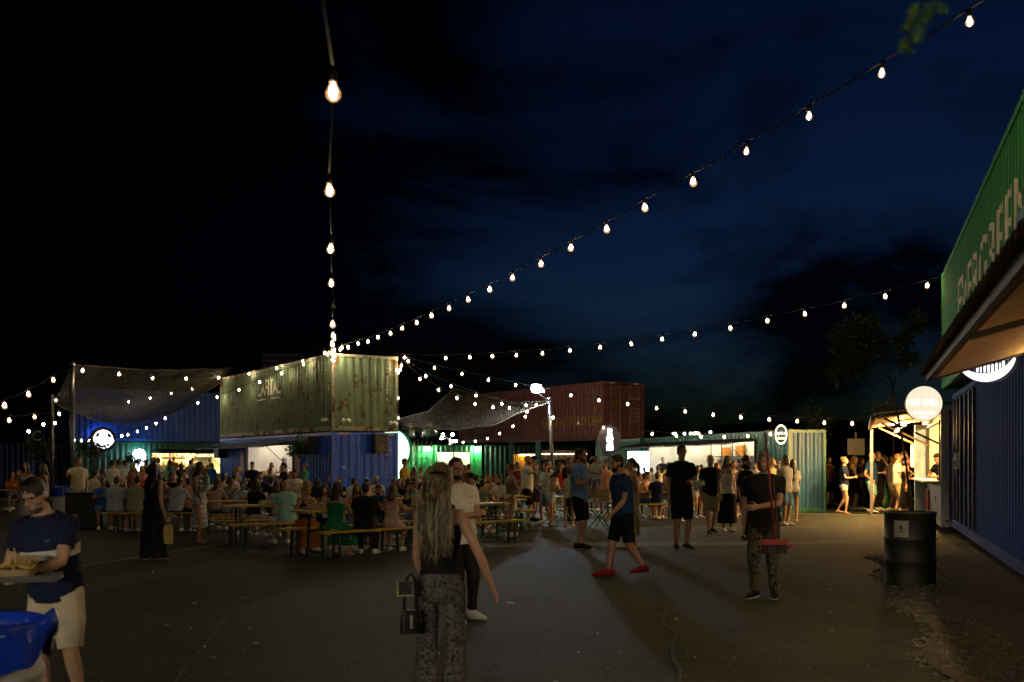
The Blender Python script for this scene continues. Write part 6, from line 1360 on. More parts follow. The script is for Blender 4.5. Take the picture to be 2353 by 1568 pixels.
# ------------------------------------------------------------------ beer tables and benches
BYEL = M('bench_yellow', (.42, .27, .035), .5, vs=3, st=(1, 10, 10), var=.25)
LEGM = M('bench_leg_steel', (.03, .05, .035), .5, .6)
def bench(cx, cy, ang, lab, table=False, L=2.2, label_cat=None):
    w, h = (.55, .77) if table else (.25, .45)
    t = thing('beer_table' if table else 'beer_bench', lab, 'table' if table else 'bench', (cx, cy, 0), rad(ang), 'folding beer tables and benches')
    n = 3 if table else 2
    for k in range(n):
        m = MB(); y0 = -w / 2 + k * w / n; m.bx(-L / 2, L / 2, y0 + .004, y0 + w / n - .004, h - .03, h); m.build('plank', BYEL, t)
    m = MB()
    for x in (-L / 2 + .1, L / 2 - .1, 0): m = MB(); m.bx(x - .03, x + .03, -w / 2 + .02, w / 2 - .02, h - .05, h - .031); m.build('batten', BYEL, t)
    for x in (-L * .36, L * .36):
        m = MB()
        for s in (-1, 1): m.bar((x, s * w * .42, 0), (x, s * w * .3, h - .05), .035)
        m.bar((x, -w * .4, .08), (x, w * .4, .08), .03); m.bar((x, -w * .35, h * .55), (x, w * .35, h * .55), .03); m.bar((x, 0, h * .55), (x * .45, 0, h - .05), .02); m.build('leg', LEGM, t)
TS = [(-8.05, 23.45, 0, 'left table'), (-5.6, 21.6, 18, 'pint table'), (-4.45, 19.6, 28, 'mint tee table'), (-2.75, 17.75, 45, 'front table'), (-7.4, 28.2, 10, 'back left table'), (-4.9, 26.2, 20, 'table before the blue kiosk'), (-2.6, 23.2, 35, 'middle table'), (-.7, 24.2, 15, 'table beside the dark green container'), (3.8, 28.3, 10, 'far right table'), (-1.0, 19.9, 45, 'table behind the woman walking away')]
WHERE = {'left table': 'in front of the dark green kiosk', 'pint table': 'right of the woman in floral', 'mint tee table': 'by the bald man in mint green', 'front table': 'nearest the camera', 'back left table': 'under the left shade net', 'table before the blue kiosk': 'just before the blue kiosk', 'middle table': 'behind the front table', 'table beside the dark green container': 'beside the dark green container', 'far right table': 'right, before the lit white board', 'table behind the woman walking away': 'behind the woman walking away'}
TT = {}
for x, y, a, nm in TS:
    bench(x, y, a, 'yellow wooden beer table ' + WHERE[nm], True); q = rad(a); nx, ny = math.sin(q), -math.cos(q); TT[nm] = (x, y, a)
    bench(x + nx * .62, y + ny * .62, a, 'yellow near side bench of the table ' + WHERE[nm]); bench(x - nx * .62, y - ny * .62, a, 'yellow far side bench of the table ' + WHERE[nm])
bench(V(18, 0, 30).x, 30, 5, 'yellow beer table at the far left edge', True); bench(V(26, 0, 31).x, 31.2, 5, 'yellow bench at the far left edge')
bench(V(700, 0, 25.3).x, 25.3, 12, 'yellow bench under the small boy in teal')
def on_table(nm, dx, dy):
    x, y, a = TT[nm]; q = rad(a); return Vector((x + dx * math.cos(q) - dy * math.sin(q), y + dx * math.sin(q) + dy * math.cos(q), .771))
CUPW = M('paper_cup', (.55, .53, .48), .7, vs=24); BEER = M('beer', (.5, .26, .03), .2); GLS = M('clear_plastic', (.45, .47, .46), .15)
def cup(lab, p, mat, r=.04, h=.12):
    t = thing('drinking_cup', lab, 'cup', p, 0, 'cups on the beer tables'); m = MB(); m.lathe([(r * .75, 0), (r, h), (r * .92, h), (r * .7, .01)], 12); m.build('cup_body', mat, t, smooth=True)
    m = MB(); m.lathe([(r * .9, h * .86), (r * .9, h * .87)], 12); m.build('drink', BEER if mat is GLS else CUPW, t)
cup('plastic pint of amber beer on the pint table', on_table('pint table', .0, -.1), GLS, .045, .15); cup('printed paper cup beside the amber pint', on_table('pint table', .38, -.05), CUPW, .05, .16)
cup('second printed paper cup at the end of the pint table', on_table('pint table', .52, -.12), CUPW, .045, .14); cup('tall paper cup beside the woman with very long hair', on_table('pint table', .95, .1), CUPW, .045, .18)
cup('paper cup in front of the woman in strapless pink', on_table('front table', .75, -.05), CUPW, .05, .15); cup('clear cup in front of the bearded man in blue', on_table('front table', .5, .1), GLS, .04, .12)
cup('clear cup near the left end of the left table', on_table('left table', -.9, -.05), GLS, .04, .12); cup('paper cup behind the hunched man on the left table', on_table('left table', .7, .1), CUPW, .045, .13)
t = thing('food_box', 'pale food box on the front table by the curly blonde woman', 'food box', on_table('front table', -.75, -.02), .6); m = MB(); m.bx(-.16, .16, -.1, .1, 0, .04); m.build('box_body', KRAFT, t); m = MB(); m.bx(-.16, .16, .1, .11, 0, .1); m.build('lid', KRAFT, t)
t = thing('wrapped_food', 'crumpled wrapper with food on the mint tee table', 'food', on_table('mint tee table', -.3, 0)); m = MB()
for k in range(9): m.ball((random.uniform(-.13, .13), random.uniform(-.07, .07), .035), random.uniform(.03, .055), 6, 4)
m.build('wrapper', M('wrapper', (.5, .45, .34), .7, bump=.5), t)
# folding tables and stools
GRN = M('folding_leg_green', (.10, .34, .24), .45, .2); TOPC = M('folding_top', (.55, .48, .33), .6, vs=8)
def folding(px, d, w, h, lab, cat, rz=0):
    t = thing('folding_table' if h > .6 else 'folding_stool', lab, cat, (V(px, 0, d).x, d, 0), rz, 'green folding tables and stools')
    for k in range(5): m = MB(); y0 = -w / 2 + k * w / 5; m.bx(-w / 2, w / 2, y0 + .003, y0 + w / 5 - .003, h - .022, h); m.build('slat', TOPC, t)
    for y in (-w * .42, w * .42):
        m = MB(); m.bar((-w * .5, y, 0), (w * .42, y, h - .03), .022); m.build('leg', GRN, t); m = MB(); m.bar((w * .5, y + .012, 0), (-w * .42, y + .012, h - .03), .022); m.build('leg', GRN, t)
    for x in (-w * .5, w * .5): m = MB(); m.bar((x, -w * .42, .01), (x, w * .42, .01), .02); m.build('foot_bar', GRN, t)
folding(1132, 20.8, .56, .72, 'green legged folding table behind the man with crossed arms', 'table', .2); folding(1155, 21.9, .36, .45, 'green folding stool in front of the woman in the white skirt', 'stool', .3)
folding(1186, 23.6, .5, .72, 'green folding table hidden behind the woman in olive', 'table'); folding(1378, 22.0, .6, .74, 'green folding table between the man with the baby and the walker', 'table', .1)
folding(1290, 25.8, .55, .72, 'green folding table among the standing women', 'table', .4); folding(1205, 24.6, .36, .45, 'green folding stool by the bald drinker', 'stool', .7)
t = thing('water_bottle', 'clear water bottle on the green legged folding table', 'bottle', V(1143, 1158, 20.75)); t.location.z = .722; m = MB(); m.lathe([(.034, 0), (.036, .12), (.03, .17), (.012, .2), (.013, .23)], 10); m.build('bottle_body', GLS, t, smooth=True)
t = thing('food_box', 'pale food box on the folding table by the man with the baby', 'food box', V(1378, 1140, 22)); t.location.z = .742; m = MB(); m.bx(-.18, .2, -.14, .14, 0, .05); m.build('box_body', KRAFT, t); m = MB(); m.bx(-.18, .2, .14, .15, 0, .12); m.build('lid', KRAFT, t)
# ------------------------------------------------------------------ plants
LEAF = M('leaf_green', (.05, .19, .045), .5, vs=1.2, col2=(.10, .26, .06), spec=.4); LEAFD = M('leaf_dull', (.05, .09, .03), .55, vs=1.5, col2=(.10, .12, .04)); BARK = M('bark', (.07, .05, .035), .85, bump=.5, bs=50)
def leaf(m, p, d, n, L, W):
    d = d.normalized(); s = d.cross(n); s = s.normalized() if s.length > 1e-4 else d.orthogonal(); i = len(m.v); up = s.cross(d)
    m.v += [p, p + d * L * .5 + s * W + up * L * .08, p + d * L, p + d * L * .5 - s * W + up * L * .08]; m.f += [(i, i + 1, i + 2), (i, i + 2, i + 3)]
def crown(centres, ntw, Ls, Ws, seed, droop=.4, pin=7, tw=.3):
    r = random.Random(seed); m = MB(); T = MB()
    for c_, rr in centres:
        for k in range(ntw):
            d = Vector((r.gauss(0, 1), r.gauss(0, 1), r.gauss(0, .8))).normalized(); p = Vector(c_) + Vector((d.x * rr[0], d.y * rr[1], d.z * rr[2])) * r.uniform(.25, 1); g = (d * .5 + Vector((r.gauss(0, .7), r.gauss(0, .7), r.gauss(0, .5) - droop * .5))).normalized(); l = tw * r.uniform(.6, 1.3)
            n = Vector((0, 0, 1)); side = g.cross(n).normalized() if abs(g.z) < .98 else Vector((1, 0, 0))
            T.bar(p, p + g * l, .006)
            for j in range(pin):
                q = p + g * (l * (j + .6) / pin)
                for s in (-1, 1): leaf(m, q, side * s + g * .5 + Vector((0, 0, r.uniform(-.3, .2))), Vector((r.uniform(-.4, .4), r.uniform(-.4, .4), 1)), Ls * r.uniform(.7, 1.2), Ws)
            leaf(m, p + g * l, g, n, Ls, Ws)
    return m, T
def tree(lab, base, limbs, centres, ntw, Ls, Ws, seed, tr=.03, mat=None, nm='tree', cat='tree', **k):
    base = Vector(base); t = thing(nm, lab, cat, base); m = MB(); pts = [Vector(p) for p in limbs[0]]
    m.tube(pts, [tr * (1 - .6 * i / (len(pts) - 1)) for i in range(len(pts))], 8)
    for l in limbs[1:]: m.tube(l, [tr * .45 * (1 - .75 * i / (len(l) - 1)) for i in range(len(l))], 5)
    m.build('trunk', BARK, t, smooth=True); a, b = crown(centres, ntw, Ls, Ws, seed, **k); a.build('crown', mat or LEAF, t); b.build('twigs', BARK, t); return t
# oil-drum planter with young tree
DB = 13.3; bx_ = V(2091, 0, DB).x
t = thing('oil_drum', 'dark green oil drum used as a planter with a white sticker', 'oil drum', (bx_, DB, 0))
DRM = M('drum_paint', (.003, .006, .005), .6, 0, vs=3, bump=.1, bs=8)
m = MB(); R_ = .315; m.lathe([(R_, 0), (R_ + .008, .015), (R_, .03), (R_, .28), (R_ + .014, .3), (R_, .32), (R_, .57), (R_ + .014, .59), (R_, .61), (R_, .9), (R_ + .012, .915), (R_ + .004, .93), (R_ - .012, .925), (R_ - .012, .85)], 40, capped=False); m.build('drum_body', DRM, t, smooth=True)
m = MB(); m.lathe([(R_ - .01, .84), (.02, .87)], 24); m.build('soil', M('soil', (.05, .04, .03), .95, bump=.8, bs=30), t)
rim = MB(); rim.tube([(R_ * math.cos(a), R_ * math.sin(a), .93) for a in [k * math.pi / 20 for k in range(41)]], .012, 6); rim.build('rim', M('rim_paint', (.05, .06, .05), .4), t)
st = MB()
for k in range(8):
    a0, a1 = rad(212 + k * 4.2), rad(212 + (k + 1) * 4.2); q = R_ + .004; st.quad((q * math.cos(a0), q * math.sin(a0), .62), (q * math.cos(a1), q * math.sin(a1), .62), (q * math.cos(a1), q * math.sin(a1), .83), (q * math.cos(a0), q * math.sin(a0), .83))
so = st.build('sticker', M('sticker_grey', (.36, .37, .35), .7, vs=9), t)
ra = Vector((math.cos(rad(229)), math.sin(rad(229)), 0)); m = MB(); m.poly([(-.012, -.02), (.012, -.02), (.016, .01), (0, .045), (-.016, .01)], -.001, .001); m.bx(-.03, .03, -.001, .001, -.05, -.038); m.build('sticker_print', DARK, so, loc=ra * (R_ + .007) + Vector((0, 0, .735)), rot=(0, 0, rad(229 + 90)))
P0t = Vector((bx_ + .02, DB, .85)); rel = lambda px, py, d=DB: V(px, py, d) - P0t
tree('young leaning tree growing out of the oil drum, dark green crown', P0t, [[(0, 0, 0), rel(2085, 1090), rel(2070, 990), rel(2052, 905), rel(2045, 860), rel(2030, 800)], [rel(2048, 880), rel(2000, 810), rel(1950, 770)], [rel(2050, 890), rel(2075, 810), rel(2112, 745)], [rel(2046, 860), rel(2020, 770), rel(1990, 735)], [rel(2050, 890), rel(1985, 850), rel(1940, 820)], [rel(2050, 890), rel(2080, 850), rel(2100, 820)]],
     [(rel(1935, 780), (.16, .25, .2)), (rel(1975, 760), (.2, .25, .18)), (rel(1965, 825), (.2, .25, .2)), (rel(2015, 790), (.18, .22, .2)), (rel(2075, 775), (.1, .15, .12)), (rel(2108, 745), (.08, .1, .06)), (rel(2085, 820), (.1, .15, .06)), (rel(1930, 850), (.1, .2, .14)), (rel(1985, 720 + 20), (.15, .2, .08))], 120, .036, .012, 11, tr=.02, tw=.13, pin=4, droop=.7)
# branch poking in at the top right, close to the lens
o = V(2140, -40, 1.75); t = thing('leafy_branch', 'blurred leafy branch dangling in at the top right', 'branch', o)
m = MB(); pts = [V(2170, -120, 1.8) - o, V(2120, 0, 1.75) - o, V(2095, 60, 1.72) - o, V(2086, 105, 1.7) - o]; m.tube(pts, .0018, 5); pts2 = [V(2175, -60, 1.75) - o, V(2150, 20, 1.75) - o, V(2112, 40, 1.75) - o]; m.tube(pts2, .0012, 5); m.build('stem', BARK, t)
m = MB(); r = random.Random(2)
for (pp, n) in ((pts, 12), (pts2, 6)):
    for k in range(n):
        s = k / (n - 1) * (len(pp) - 1); i = min(int(s), len(pp) - 2); q = pp[i].lerp(pp[i + 1], s - i)
        for sgn in (-1, 1): leaf(m, q, Vector((sgn * r.uniform(.5, 1), r.uniform(-.5, .5), r.uniform(-.9, -.1))), Vector((r.uniform(-.3, .3), -1, .4)), r.uniform(.018, .03), .0065)
m.build('leaves', M('near_leaf', (.12, .30, .05), .5, vs=30), t)
# hanging plant on the blue container
hp_ = V(690, 1030, 35.2); t = thing('hanging_plant', 'leafy hanging plant in front of the blue kiosk wall', 'plant', hp_)
a, b = crown([((0, 0, 0), (.36, .25, .26)), ((-.25, 0, -.1), (.2, .15, .1)), ((.1, 0, .12), (.25, .2, .1))], 40, .11, .04, 5, tw=.18, pin=3); a.build('foliage', LEAF, t); b.build('stems', BARK, t)
m = MB(); m.lathe([(.1, -.2), (.15, 0), (.14, 0), (.09, -.18)], 12); m.build('pot', RUBBER, t); m = MB(); m.tube([(0, 0, -.05), (.05, .1, .55)], .008, 5); m.build('hanger', DARK, t)
a, b = crown([((.06, .05, .72), (.1, .1, .1))], 10, .09, .035, 8, tw=.12, pin=2); a.build('top_shoot', LEAF, t)
# small trees
def small_tree(px, py0, py1, d, lab, seed, mat=None, w=.5):
    h = V(px, py0, d).z; b = Vector((V(px, 0, d).x, d, 0)); h0 = V(px, py1, d).z
    tree(lab, b, [[(0, 0, 0), (.03, 0, h0), (0, 0, h * .95)], [(0, 0, h0), (-w * .6, .1, (h + h0) / 2)], [(0, 0, h0), (w * .6, -.1, (h + h0) / 2)]],
         [((0, 0, (h + h0) / 2), (w, w, (h - h0) / 2)), ((-w * .5, 0, (h * .6 + h0 * .4)), (w * .5, w * .5, (h - h0) * .3)), ((w * .5, 0, (h * .4 + h0 * .6)), (w * .5, w * .5, (h - h0) * .3))], 34, .11, .03, seed, tr=.035, mat=mat, tw=.35, pin=5)
small_tree(215, 1005, 1045, 36, 'thin young tree in front of the round emblem sign', 21, LEAFD, .42); small_tree(1882, 930, 1000, 38, 'small slim tree right of the steel blue container end', 22, LEAFD, .5)
small_tree(2052, 925, 975, 36, 'small tree with orange lit leaves behind the grill roof', 23, M('leaf_orange_lit', (.16, .085, .04), .6), .6); small_tree(92, 1005, 1055, 36, 'small bush by the blue feather flag', 24, LEAFD, .5)  # orange lamplight on the first tree is put into its leaf colour
small_tree(308, 1045, 1068, 39, 'small bush left of the shield sign', 25, LEAFD, .35)
# far bushes lit behind the kiosk
for i, (px, d, w) in enumerate(((1890, 60, 1.2), (1910, 62, 1.4), (1932, 64, 1.2), (1300, 58, 1.3))):
    t = thing('bush', ['lit bush behind the end of the teal kiosk', 'second lit bush behind the teal kiosk, beside the thin pole', 'lit bush behind the queue', 'dark bush under the red container'][i], 'bush', (V(px, 0, d).x, d, 0), 0, 'bushes beyond the yard')
    a, b = crown([((0, 0, .9), (w, w * .7, .8)), ((w * .5, 0, .6), (w * .6, w * .5, .5)), ((-w * .5, 0, .7), (w * .6, w * .5, .6))], 60, .18, .06, 40 + i, tw=.4, pin=4); a.build('foliage', LEAFD, t); b.build('stems', BARK, t)
t = thing('garden_light', 'bright low garden light among the far bushes', 'lamp', (V(1900, 0, 58).x, 58, 0)); m = MB(); m.bx(-.06, .06, -.06, .06, 0, .5); m.build('post', DARK, t); m = MB(); m.ball((0, 0, .6), .13, 8, 6); m.build('globe', E('garden_glow', (1, .95, .55), 120), t)
t = thing('thin_post', 'thin pale post in front of the lit bushes', 'post', (V(1883, 0, 45).x, 45, 0)); m = MB(); m.tube([(0, 0, 0), (0, 0, 2.25)], .04, 6); m.build('shaft', WHITEP, t)
# white board in the queue
wb = V(1967, 1027, 35.2); t = thing('blank_board', 'pale blank board on a post above the queue', 'sign board', (wb.x, 35.2, 0)); m = MB(); m.bx(-.29, .29, -.02, .02, wb.z - .28, wb.z + .28); m.build('board', M('grey_board', (.42, .40, .36), .8, vs=60), t); m = MB(); m.bar((.0, .04, 0), (.0, .04, wb.z + .5), .05); m.build('post', STEEL, t)
# parked van behind the queue
t = thing('parked_van', 'dark parked van half hidden behind the grill queue', 'van', (V(2042, 0, 37).x, 37.2, 0), rad(8)); VB = M('van_paint', (.012, .013, .016), .25, .3)
m = MB(); m.poly([(-2.2, .35), (2.0, .35), (2.15, .9), (1.4, 1.15), (.8, 1.75), (-2.0, 1.8), (-2.25, 1.4)], -.85, .85); m.build('body', VB, t)
m = MB(); m.poly([(-1.7, 1.2), (.9, 1.2), (.62, 1.65), (-1.7, 1.68)], -.86, -.852); m.build('window', M('van_glass', (.02, .025, .03), .08), t)
for x in (-1.4, 1.35):
    for y in (-.8, .8): m = MB(); m.lathe([(.33, -.1), (.33, .1)], 18); w = m.build('wheel', RUBBER, t, loc=(x, y, .33), rot=(math.pi / 2, 0, 0)); m = MB(); m.lathe([(.2, -.105), (.2, .105)], 12); m.build('rim', STEEL, w)
# green barrel behind the queue
t = thing('rubbish_drum', 'dark green rubbish drum behind the grill queue', 'drum', (V(2028, 0, 33.6).x, 33.6, 0)); m = MB(); m.lathe([(.29, 0), (.3, .3), (.29, .32), (.3, .6), (.29, .62), (.29, .88), (.26, .86)], 24); m.build('drum_body', M('drum_green', (.01, .07, .03), .4), t, smooth=True)
m = MB(); m.lathe([(.3, .87), (.3, .9)], 24, capped=False); m.build('rim', STEEL, t)
# ------------------------------------------------------------------ waste bin at the near left
WB = Vector((V(-60, 0, 4.6).x, 4.6, 0)); t = thing('waste_drum', 'grey plastic drum with a blue bin bag, nearest the left corner', 'bin', WB); t.scale = (.97, .97, .935)
DRW = M('drum_grey_plastic', (.42, .45, .47), .45, vs=4, var=.1, bump=.05, bs=10)
m = MB(); m.lathe([(.27, 0), (.29, .06), (.29, .3), (.302, .33), (.302, .36), (.29, .39), (.29, .62), (.302, .65), (.302, .68), (.29, .71), (.285, .86), (.27, .87)], 40, capped=False); m.build('drum_body', DRW, t, smooth=True)
BAG = M('blue_bag', (.008, .04, .42), .22, vs=5, var=.25, bump=.5, bs=14, spec=.6)
n = 96; m = MB(); rings = []
def bagr(a, k):
    nv = noise.noise(Vector((math.cos(a) * 3, math.sin(a) * 3, k * 1.6))); n2_ = noise.noise(Vector((math.cos(a) * 9, math.sin(a) * 9, k * 2.7)))
    pr = [(.20, .62), (.255, .76), (.275, .88), (.287, .925), (.298, .93), (.305, .91), (.312, .86), (.320, .80), (.328, .735 + .05 * math.sin(a * 3 + 1) + .03 * math.sin(a * 7))][k]
    r_ = pr[0] + (nv * .014 + n2_ * .008) * (1 if k not in (3, 4) else .25); z = pr[1] + (nv * .02 if k > 5 else 0)
    if 4 < k:                      # loose corner sticking out to the right
        e = math.exp(-((a - 0.05 + (2 * math.pi if a > 5 else 0) * -1) / .22) ** 2); r_ += e * .08 * (1 - abs(k - 6) * .25); z += e * (.08 if k < 8 else .16)
    return Vector((r_ * math.cos(a), r_ * math.sin(a), z))
for k in range(9):
    i0 = len(m.v); m.v += [bagr(2 * math.pi * j / n, k) for j in range(n)]; rings.append(list(range(i0, i0 + n)))
for a, b in zip(rings, rings[1:]): m.bridge(a, b)
m.build('bin_bag', BAG, t, smooth=True)
m = MB(); m.tube([(.297 * math.cos(a), .297 * math.sin(a), .885) for a in [k * math.pi / 24 for k in range(49)]], .012, 6); m.build('rim_band', M('rim_plastic', (.35, .38, .36), .4), t, smooth=True)
# second bin with blue bag by the left pole, trolley box
t = thing('waste_drum', 'pale plastic drum with a blue bag by the thin grey pole', 'bin', (V(155, 0, 27).x - .35, 27.6, 0)); m = MB(); m.lathe([(.28, 0), (.3, .3), (.29, .33), (.3, .6), (.28, .88)], 24); m.build('drum_body', DRW, t, smooth=True); m = MB(); m.lathe([(.31, .66), (.31, .9), (.29, .93), (.25, .85)], 24, capped=False); m.build('bin_bag', BAG, t, smooth=True)
t = thing('metal_crate', 'dark metal crate with a yellow label at the foot of the thick black pole', 'crate', (V(205, 0, 24.5).x, 24.5, 0)); m = MB(); m.bx(-.45, .45, -.3, .3, .02, .82); m.build('crate_body', DARK, t); m = MB(); m.bx(-.38, -.16, -.306, -.3, .1, .34); m.build('label', HAZ, t); m = MB(); m.bx(-.47, .47, -.32, .32, .82, .86); m.build('lid', DARK, t)
# litter and ground specks
def scrap(lab, px, py, w):
    p = V(px, py, F(py)); t = thing('paper_scrap', lab, 'litter', (p.x, p.y, .006), random.uniform(0, 3)); m = MB(); m.v = [Vector(q) for q in ((-w, -.03, 0), (w, -.035, .004), (w * .9, .03, .012), (0, .045, .02), (-w, .03, .003))]; m.f = [(0, 1, 2, 3, 4)]; m.build('paper', M('litter_paper', (.5, .5, .48), .8), t)
scrap('white paper scrap on the asphalt right of the man with crossed arms', 1109, 1262, .06); scrap('small white scrap lying below the crossed-arms man’s table', 1173, 1388, .03)
# ------------------------------------------------------------------ gravel on the right
bed = MB()
for k in range(26):
    y0, y1 = 4.5 + .5 * k, 5.0 + .5 * k; bed.quad((3.05 + .30 * (y0 - 7.0) + .12 * math.sin(y0 * 2.1), y0, .018), (9, y0, .018), (9, y1, .018), (3.05 + .30 * (y1 - 7.0) + .12 * math.sin(y1 * 2.1), y1, .018))
structure('gravel_bed', bed, M('dirt', (.026, .023, .016), .95, vs=4, var=.5, bump=.8, bs=40))
gv = MB(); r = random.Random(12); ico = [(0, 0, 1), (.9, 0, .1), (.28, .85, .1), (-.72, .53, .1), (-.72, -.53, .1), (.28, -.85, .1), (0, 0, -.6)]; icf = [(0, 1, 2), (0, 2, 3), (0, 3, 4), (0, 4, 5), (0, 5, 1), (6, 2, 1), (6, 3, 2), (6, 4, 3), (6, 5, 4), (6, 1, 5)]
def edge_x(y): return 3.05 + .30 * (y - 7.0) + .12 * math.sin(y * 2.1)
for k in range(9000):
    y = r.uniform(5.5, 17); x = edge_x(y) + abs(r.gauss(0, 1.1)) * r.choice((1, 1, 1, .3)) - (.12 if r.random() < .2 else 0)
    if (x - bx_) ** 2 + (y - DB) ** 2 < .35 ** 2 or x > 7.5: continue
    s = r.uniform(.012, .034); a = r.uniform(0, 6.28); ca, sa = math.cos(a), math.sin(a); i = len(gv.v); sx, sy, sz = s * r.uniform(.7, 1.4), s * r.uniform(.7, 1.2), s * r.uniform(.5, .9)
    for p in ico: X_, Y_ = p[0] * sx, p[1] * sy; gv.v.append(Vector((x + X_ * ca - Y_ * sa, y + X_ * sa + Y_ * ca, sz * .35 + p[2] * sz)))
    gv.f += [tuple(i + q for q in f) for f in icf]
o = gv.build('gravel', M('gravel_stone', (.075, .072, .06), .9, vs=6, var=.7), None); o['kind'] = 'stuff'
gv = MB()
for k in range(1500):
    y = r.uniform(4.5, 26); x = r.uniform(-.5, .5) * y * 1.0; s = r.uniform(.004, .012); i = len(gv.v)
    for p in ico: gv.v.append(Vector((x + p[0] * s, y + p[1] * s, p[2] * s * .8 + s * .3)))
    gv.f += [tuple(i + q for q in f) for f in icf]
o = gv.build('grit', M('grit_stone', (.22, .21, .18), .9), None); o['kind'] = 'stuff'
lt = MB()
for k in range(170):
    y = 5 + 20 * r.random() ** 1.6; x = r.uniform(-.5, .46) * y; a = r.uniform(0, 6.28); w = r.uniform(.006, .022); h = r.uniform(.004, .012); lt.box((x, y, .014), (w * 2, h * 2, .008), Matrix.Rotation(a, 3, 'Z') @ Matrix.Rotation(r.uniform(-.5, .5), 3, 'X'))
o = lt.build('litter', M('litter_bits', (.30, .29, .25), .9, vs=2, var=.6), None); o['kind'] = 'stuff'
# ------------------------------------------------------------------ far left: building with scaffold, flag, blue container
t = thing('office_building', 'dark building shell with a scaffold grid at the far left', 'building', (-62, 84, 0), rad(20)); WALL = M('night_wall', (.045, .05, .055), .8, vs=.5)
m = MB(); m.bx(-16, 16, 0, 12, 0, 18); m.build('wall', WALL, t)
m = MB(); m.poly([(-17, 18), (17.5, 18), (14, 22.5), (-17, 24)], -.8, 12.5); m.build('roof', WALL, t)
SCF = M('scaffold_tube', (.10, .15, .17), .5, .5); mm = MB(); mm.tube([(0, 0, 0), (0, 0, 18)], .07, 5); me = mm.mesh('scaffold_upright', SCF); mm = MB(); mm.tube([(-16, 0, 0), (16, 0, 0)], .07, 5); me2 = mm.mesh('scaffold_rail', SCF)
for k in range(14): inst('scaffold_upright', me, t, (-15.8 + k * 2.43, -1.2, 0))
for k in range(9): inst('scaffold_rail', me2, t, (0, -1.25, 1.9 + 2 * k))
for x, z in ((9.7, 7.0),): m = MB(); m.bx(x, x + .8, -.05, .02, z, z + 1.0); m.build('lit_window', E('far_window', (1, .6, .15), 1.6), t)
for x, z in ((-2, 9), (2, 9), (6, 9), (-2, 5), (2, 5), (6, 5), (6, 13), (10, 13)):
    m = MB(); m.bx(x, x + 1.6, -.06, .02, z, z + 1.6); m.build('window', M('dark_glass', (.01, .013, .016), .15), t)
ch = thing('tall_chimney', 'purple lit flat topped tower behind the rusty green container', 'tower', (V(640, 0, 90).x, 92, 0)); m = MB(); m.bx(-1.7, 1.7, -1.2, 1.2, 0, 11.2); m.build('shaft', M('tower_plum', (.30, .20, .46), .8, vs=2), ch); m = MB()
for k in range(6): m.bx(-1.72, 1.72, -1.25, -1.2, 8.2 + k * .5, 8.45 + k * .5)
m.build('louvre', M('tower_louvre', (.05, .04, .08), .6), ch)
fb = container('bright blue container at the far left edge of the yard', (V(-70, 0, 52).x, 52), (1, .02), 6.06 * .97, 0, PAINT('far_left_blue', (.012, .07, .36), .05), group='shipping containers')
t = thing('feather_flag', 'tall blue feather flag leaning beside the far left container', 'flag', (V(118, 0, 40).x, 40, 0)); o = t.location
pl = [V(x, y, 40) - o for x, y in ((116, 1075), (110, 1040), (100, 1010), (88, 985), (72, 978))]; m = MB(); m.tube([Vector((0, 0, 0))] + pl, .02, 6); m.build('pole', DARK, t)
m = MB(); A_ = [V(x, y, 40) - o for x, y in ((114, 1070), (106, 1035), (96, 1008), (84, 986), (70, 980))]; B_ = [V(x, y, 40.1) - o for x, y in ((110, 1072), (94, 1050), (80, 1024), (71, 1000), (67, 984))]
for k in range(4): m.quad(A_[k], A_[k + 1], B_[k + 1], B_[k])
m.build('flag_cloth', M('flag_blue', (.03, .08, .26), .7), t); lettering('C', .55, LETW, t, V(84, 1003, 39.95) - o)
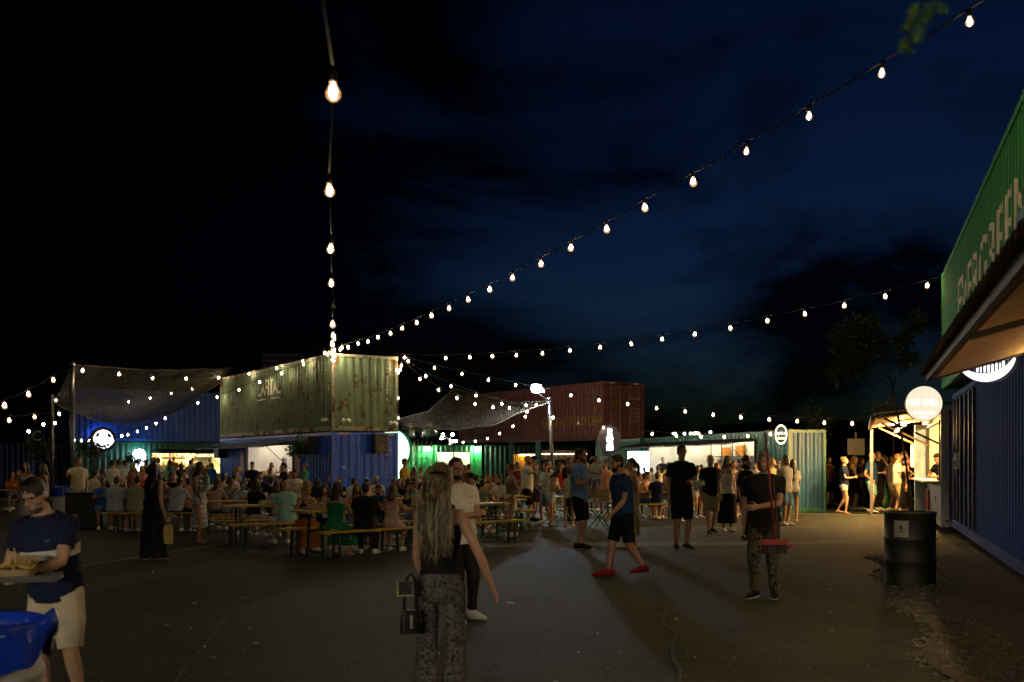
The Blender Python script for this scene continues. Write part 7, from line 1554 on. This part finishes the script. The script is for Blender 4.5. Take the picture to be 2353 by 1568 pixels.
t = thing('info_sign', 'small blue sign on a post left of the feather flag', 'sign', (V(73, 0, 48).x, 48, 0)); m = MB(); m.bx(-.22, .22, -.03, .03, 2.25, 2.8); m.build('sign_panel', M('info_blue', (.10, .22, .42), .6), t); m = MB(); m.bar((0, .05, 0), (0, .05, 2.7), .05); m.build('post', STEEL, t)
for i, (px, py, d) in enumerate(((66, 995, 70), (100, 979, 72), (126, 976, 75), (960, 890, 0),)):
    if d: t = thing('far_lamp', ['small far street lamp above the feather flag', 'second far street lamp above the feather flag', 'far street lamp beside the thin grey pole'][i], 'street lamp', (V(px, 0, d).x, d, 0)); z = V(px, py, d).z; m = MB(); m.tube([(0, 0, 0), (0, 0, z)], .05, 5); m.build('post', DARK, t); m = MB(); m.ball((0, 0, z + .1), .1, 6, 4); m.build('globe', E('street_glow', (.8, .95, 1), 60), t)
# low dark land behind everything, with a few far lights
hl = MB(); n = 60
pts = [(-260 + 520 * k / n, 190 + 12 * math.sin(k), 3 + 7 * (noise.noise(Vector((k * .21, 1.7, 0))) + .6)) for k in range(n + 1)]
for a, b in zip(pts, pts[1:]): hl.quad((a[0], a[1], -1), (b[0], b[1], -1), (b[0], b[1], b[2]), (a[0], a[1], a[2])); hl.quad((a[0], a[1], a[2]), (b[0], b[1], b[2]), (b[0], b[1] + 80, b[2] * 1.3), (a[0], a[1] + 80, a[2] * 1.3))
structure('hills', hl, M('night_hill', (.012, .016, .014), .95, vs=.2))
FLG = E('far_light', (1, .85, .5), 14)
fl0 = c(4, 1160, 560)
for i, (x, y) in enumerate(((1158, 556), (1170, 558), (1240, 557), (1285, 556), (1310, 556), (1328, 553), (1345, 556), (1435, 546))):
    p = V(*c(4, x, y), 150); t = thing('far_lamp', 'tiny distant lamp above the teal kiosk roof, ' + ['leftmost of all', 'second from the left', 'third from the left', 'fourth from the left', 'fourth from the right', 'third from the right', 'second from the right', 'rightmost of all'][i], 'street lamp', (p.x, p.y, 0), 0, 'distant lamps over the teal kiosk'); m = MB(); m.tube([(0, 0, 0), (0, 0, p.z)], .08, 4); m.build('post', DARK, t); m = MB(); m.ball((0, 0, p.z), .22, 6, 4); m.build('globe', E('far_lamp_%d' % (i % 3), [(1, .8, .4), (.6, 1, .6), (.8, .9, 1)][i % 3], 10), t)
finish()
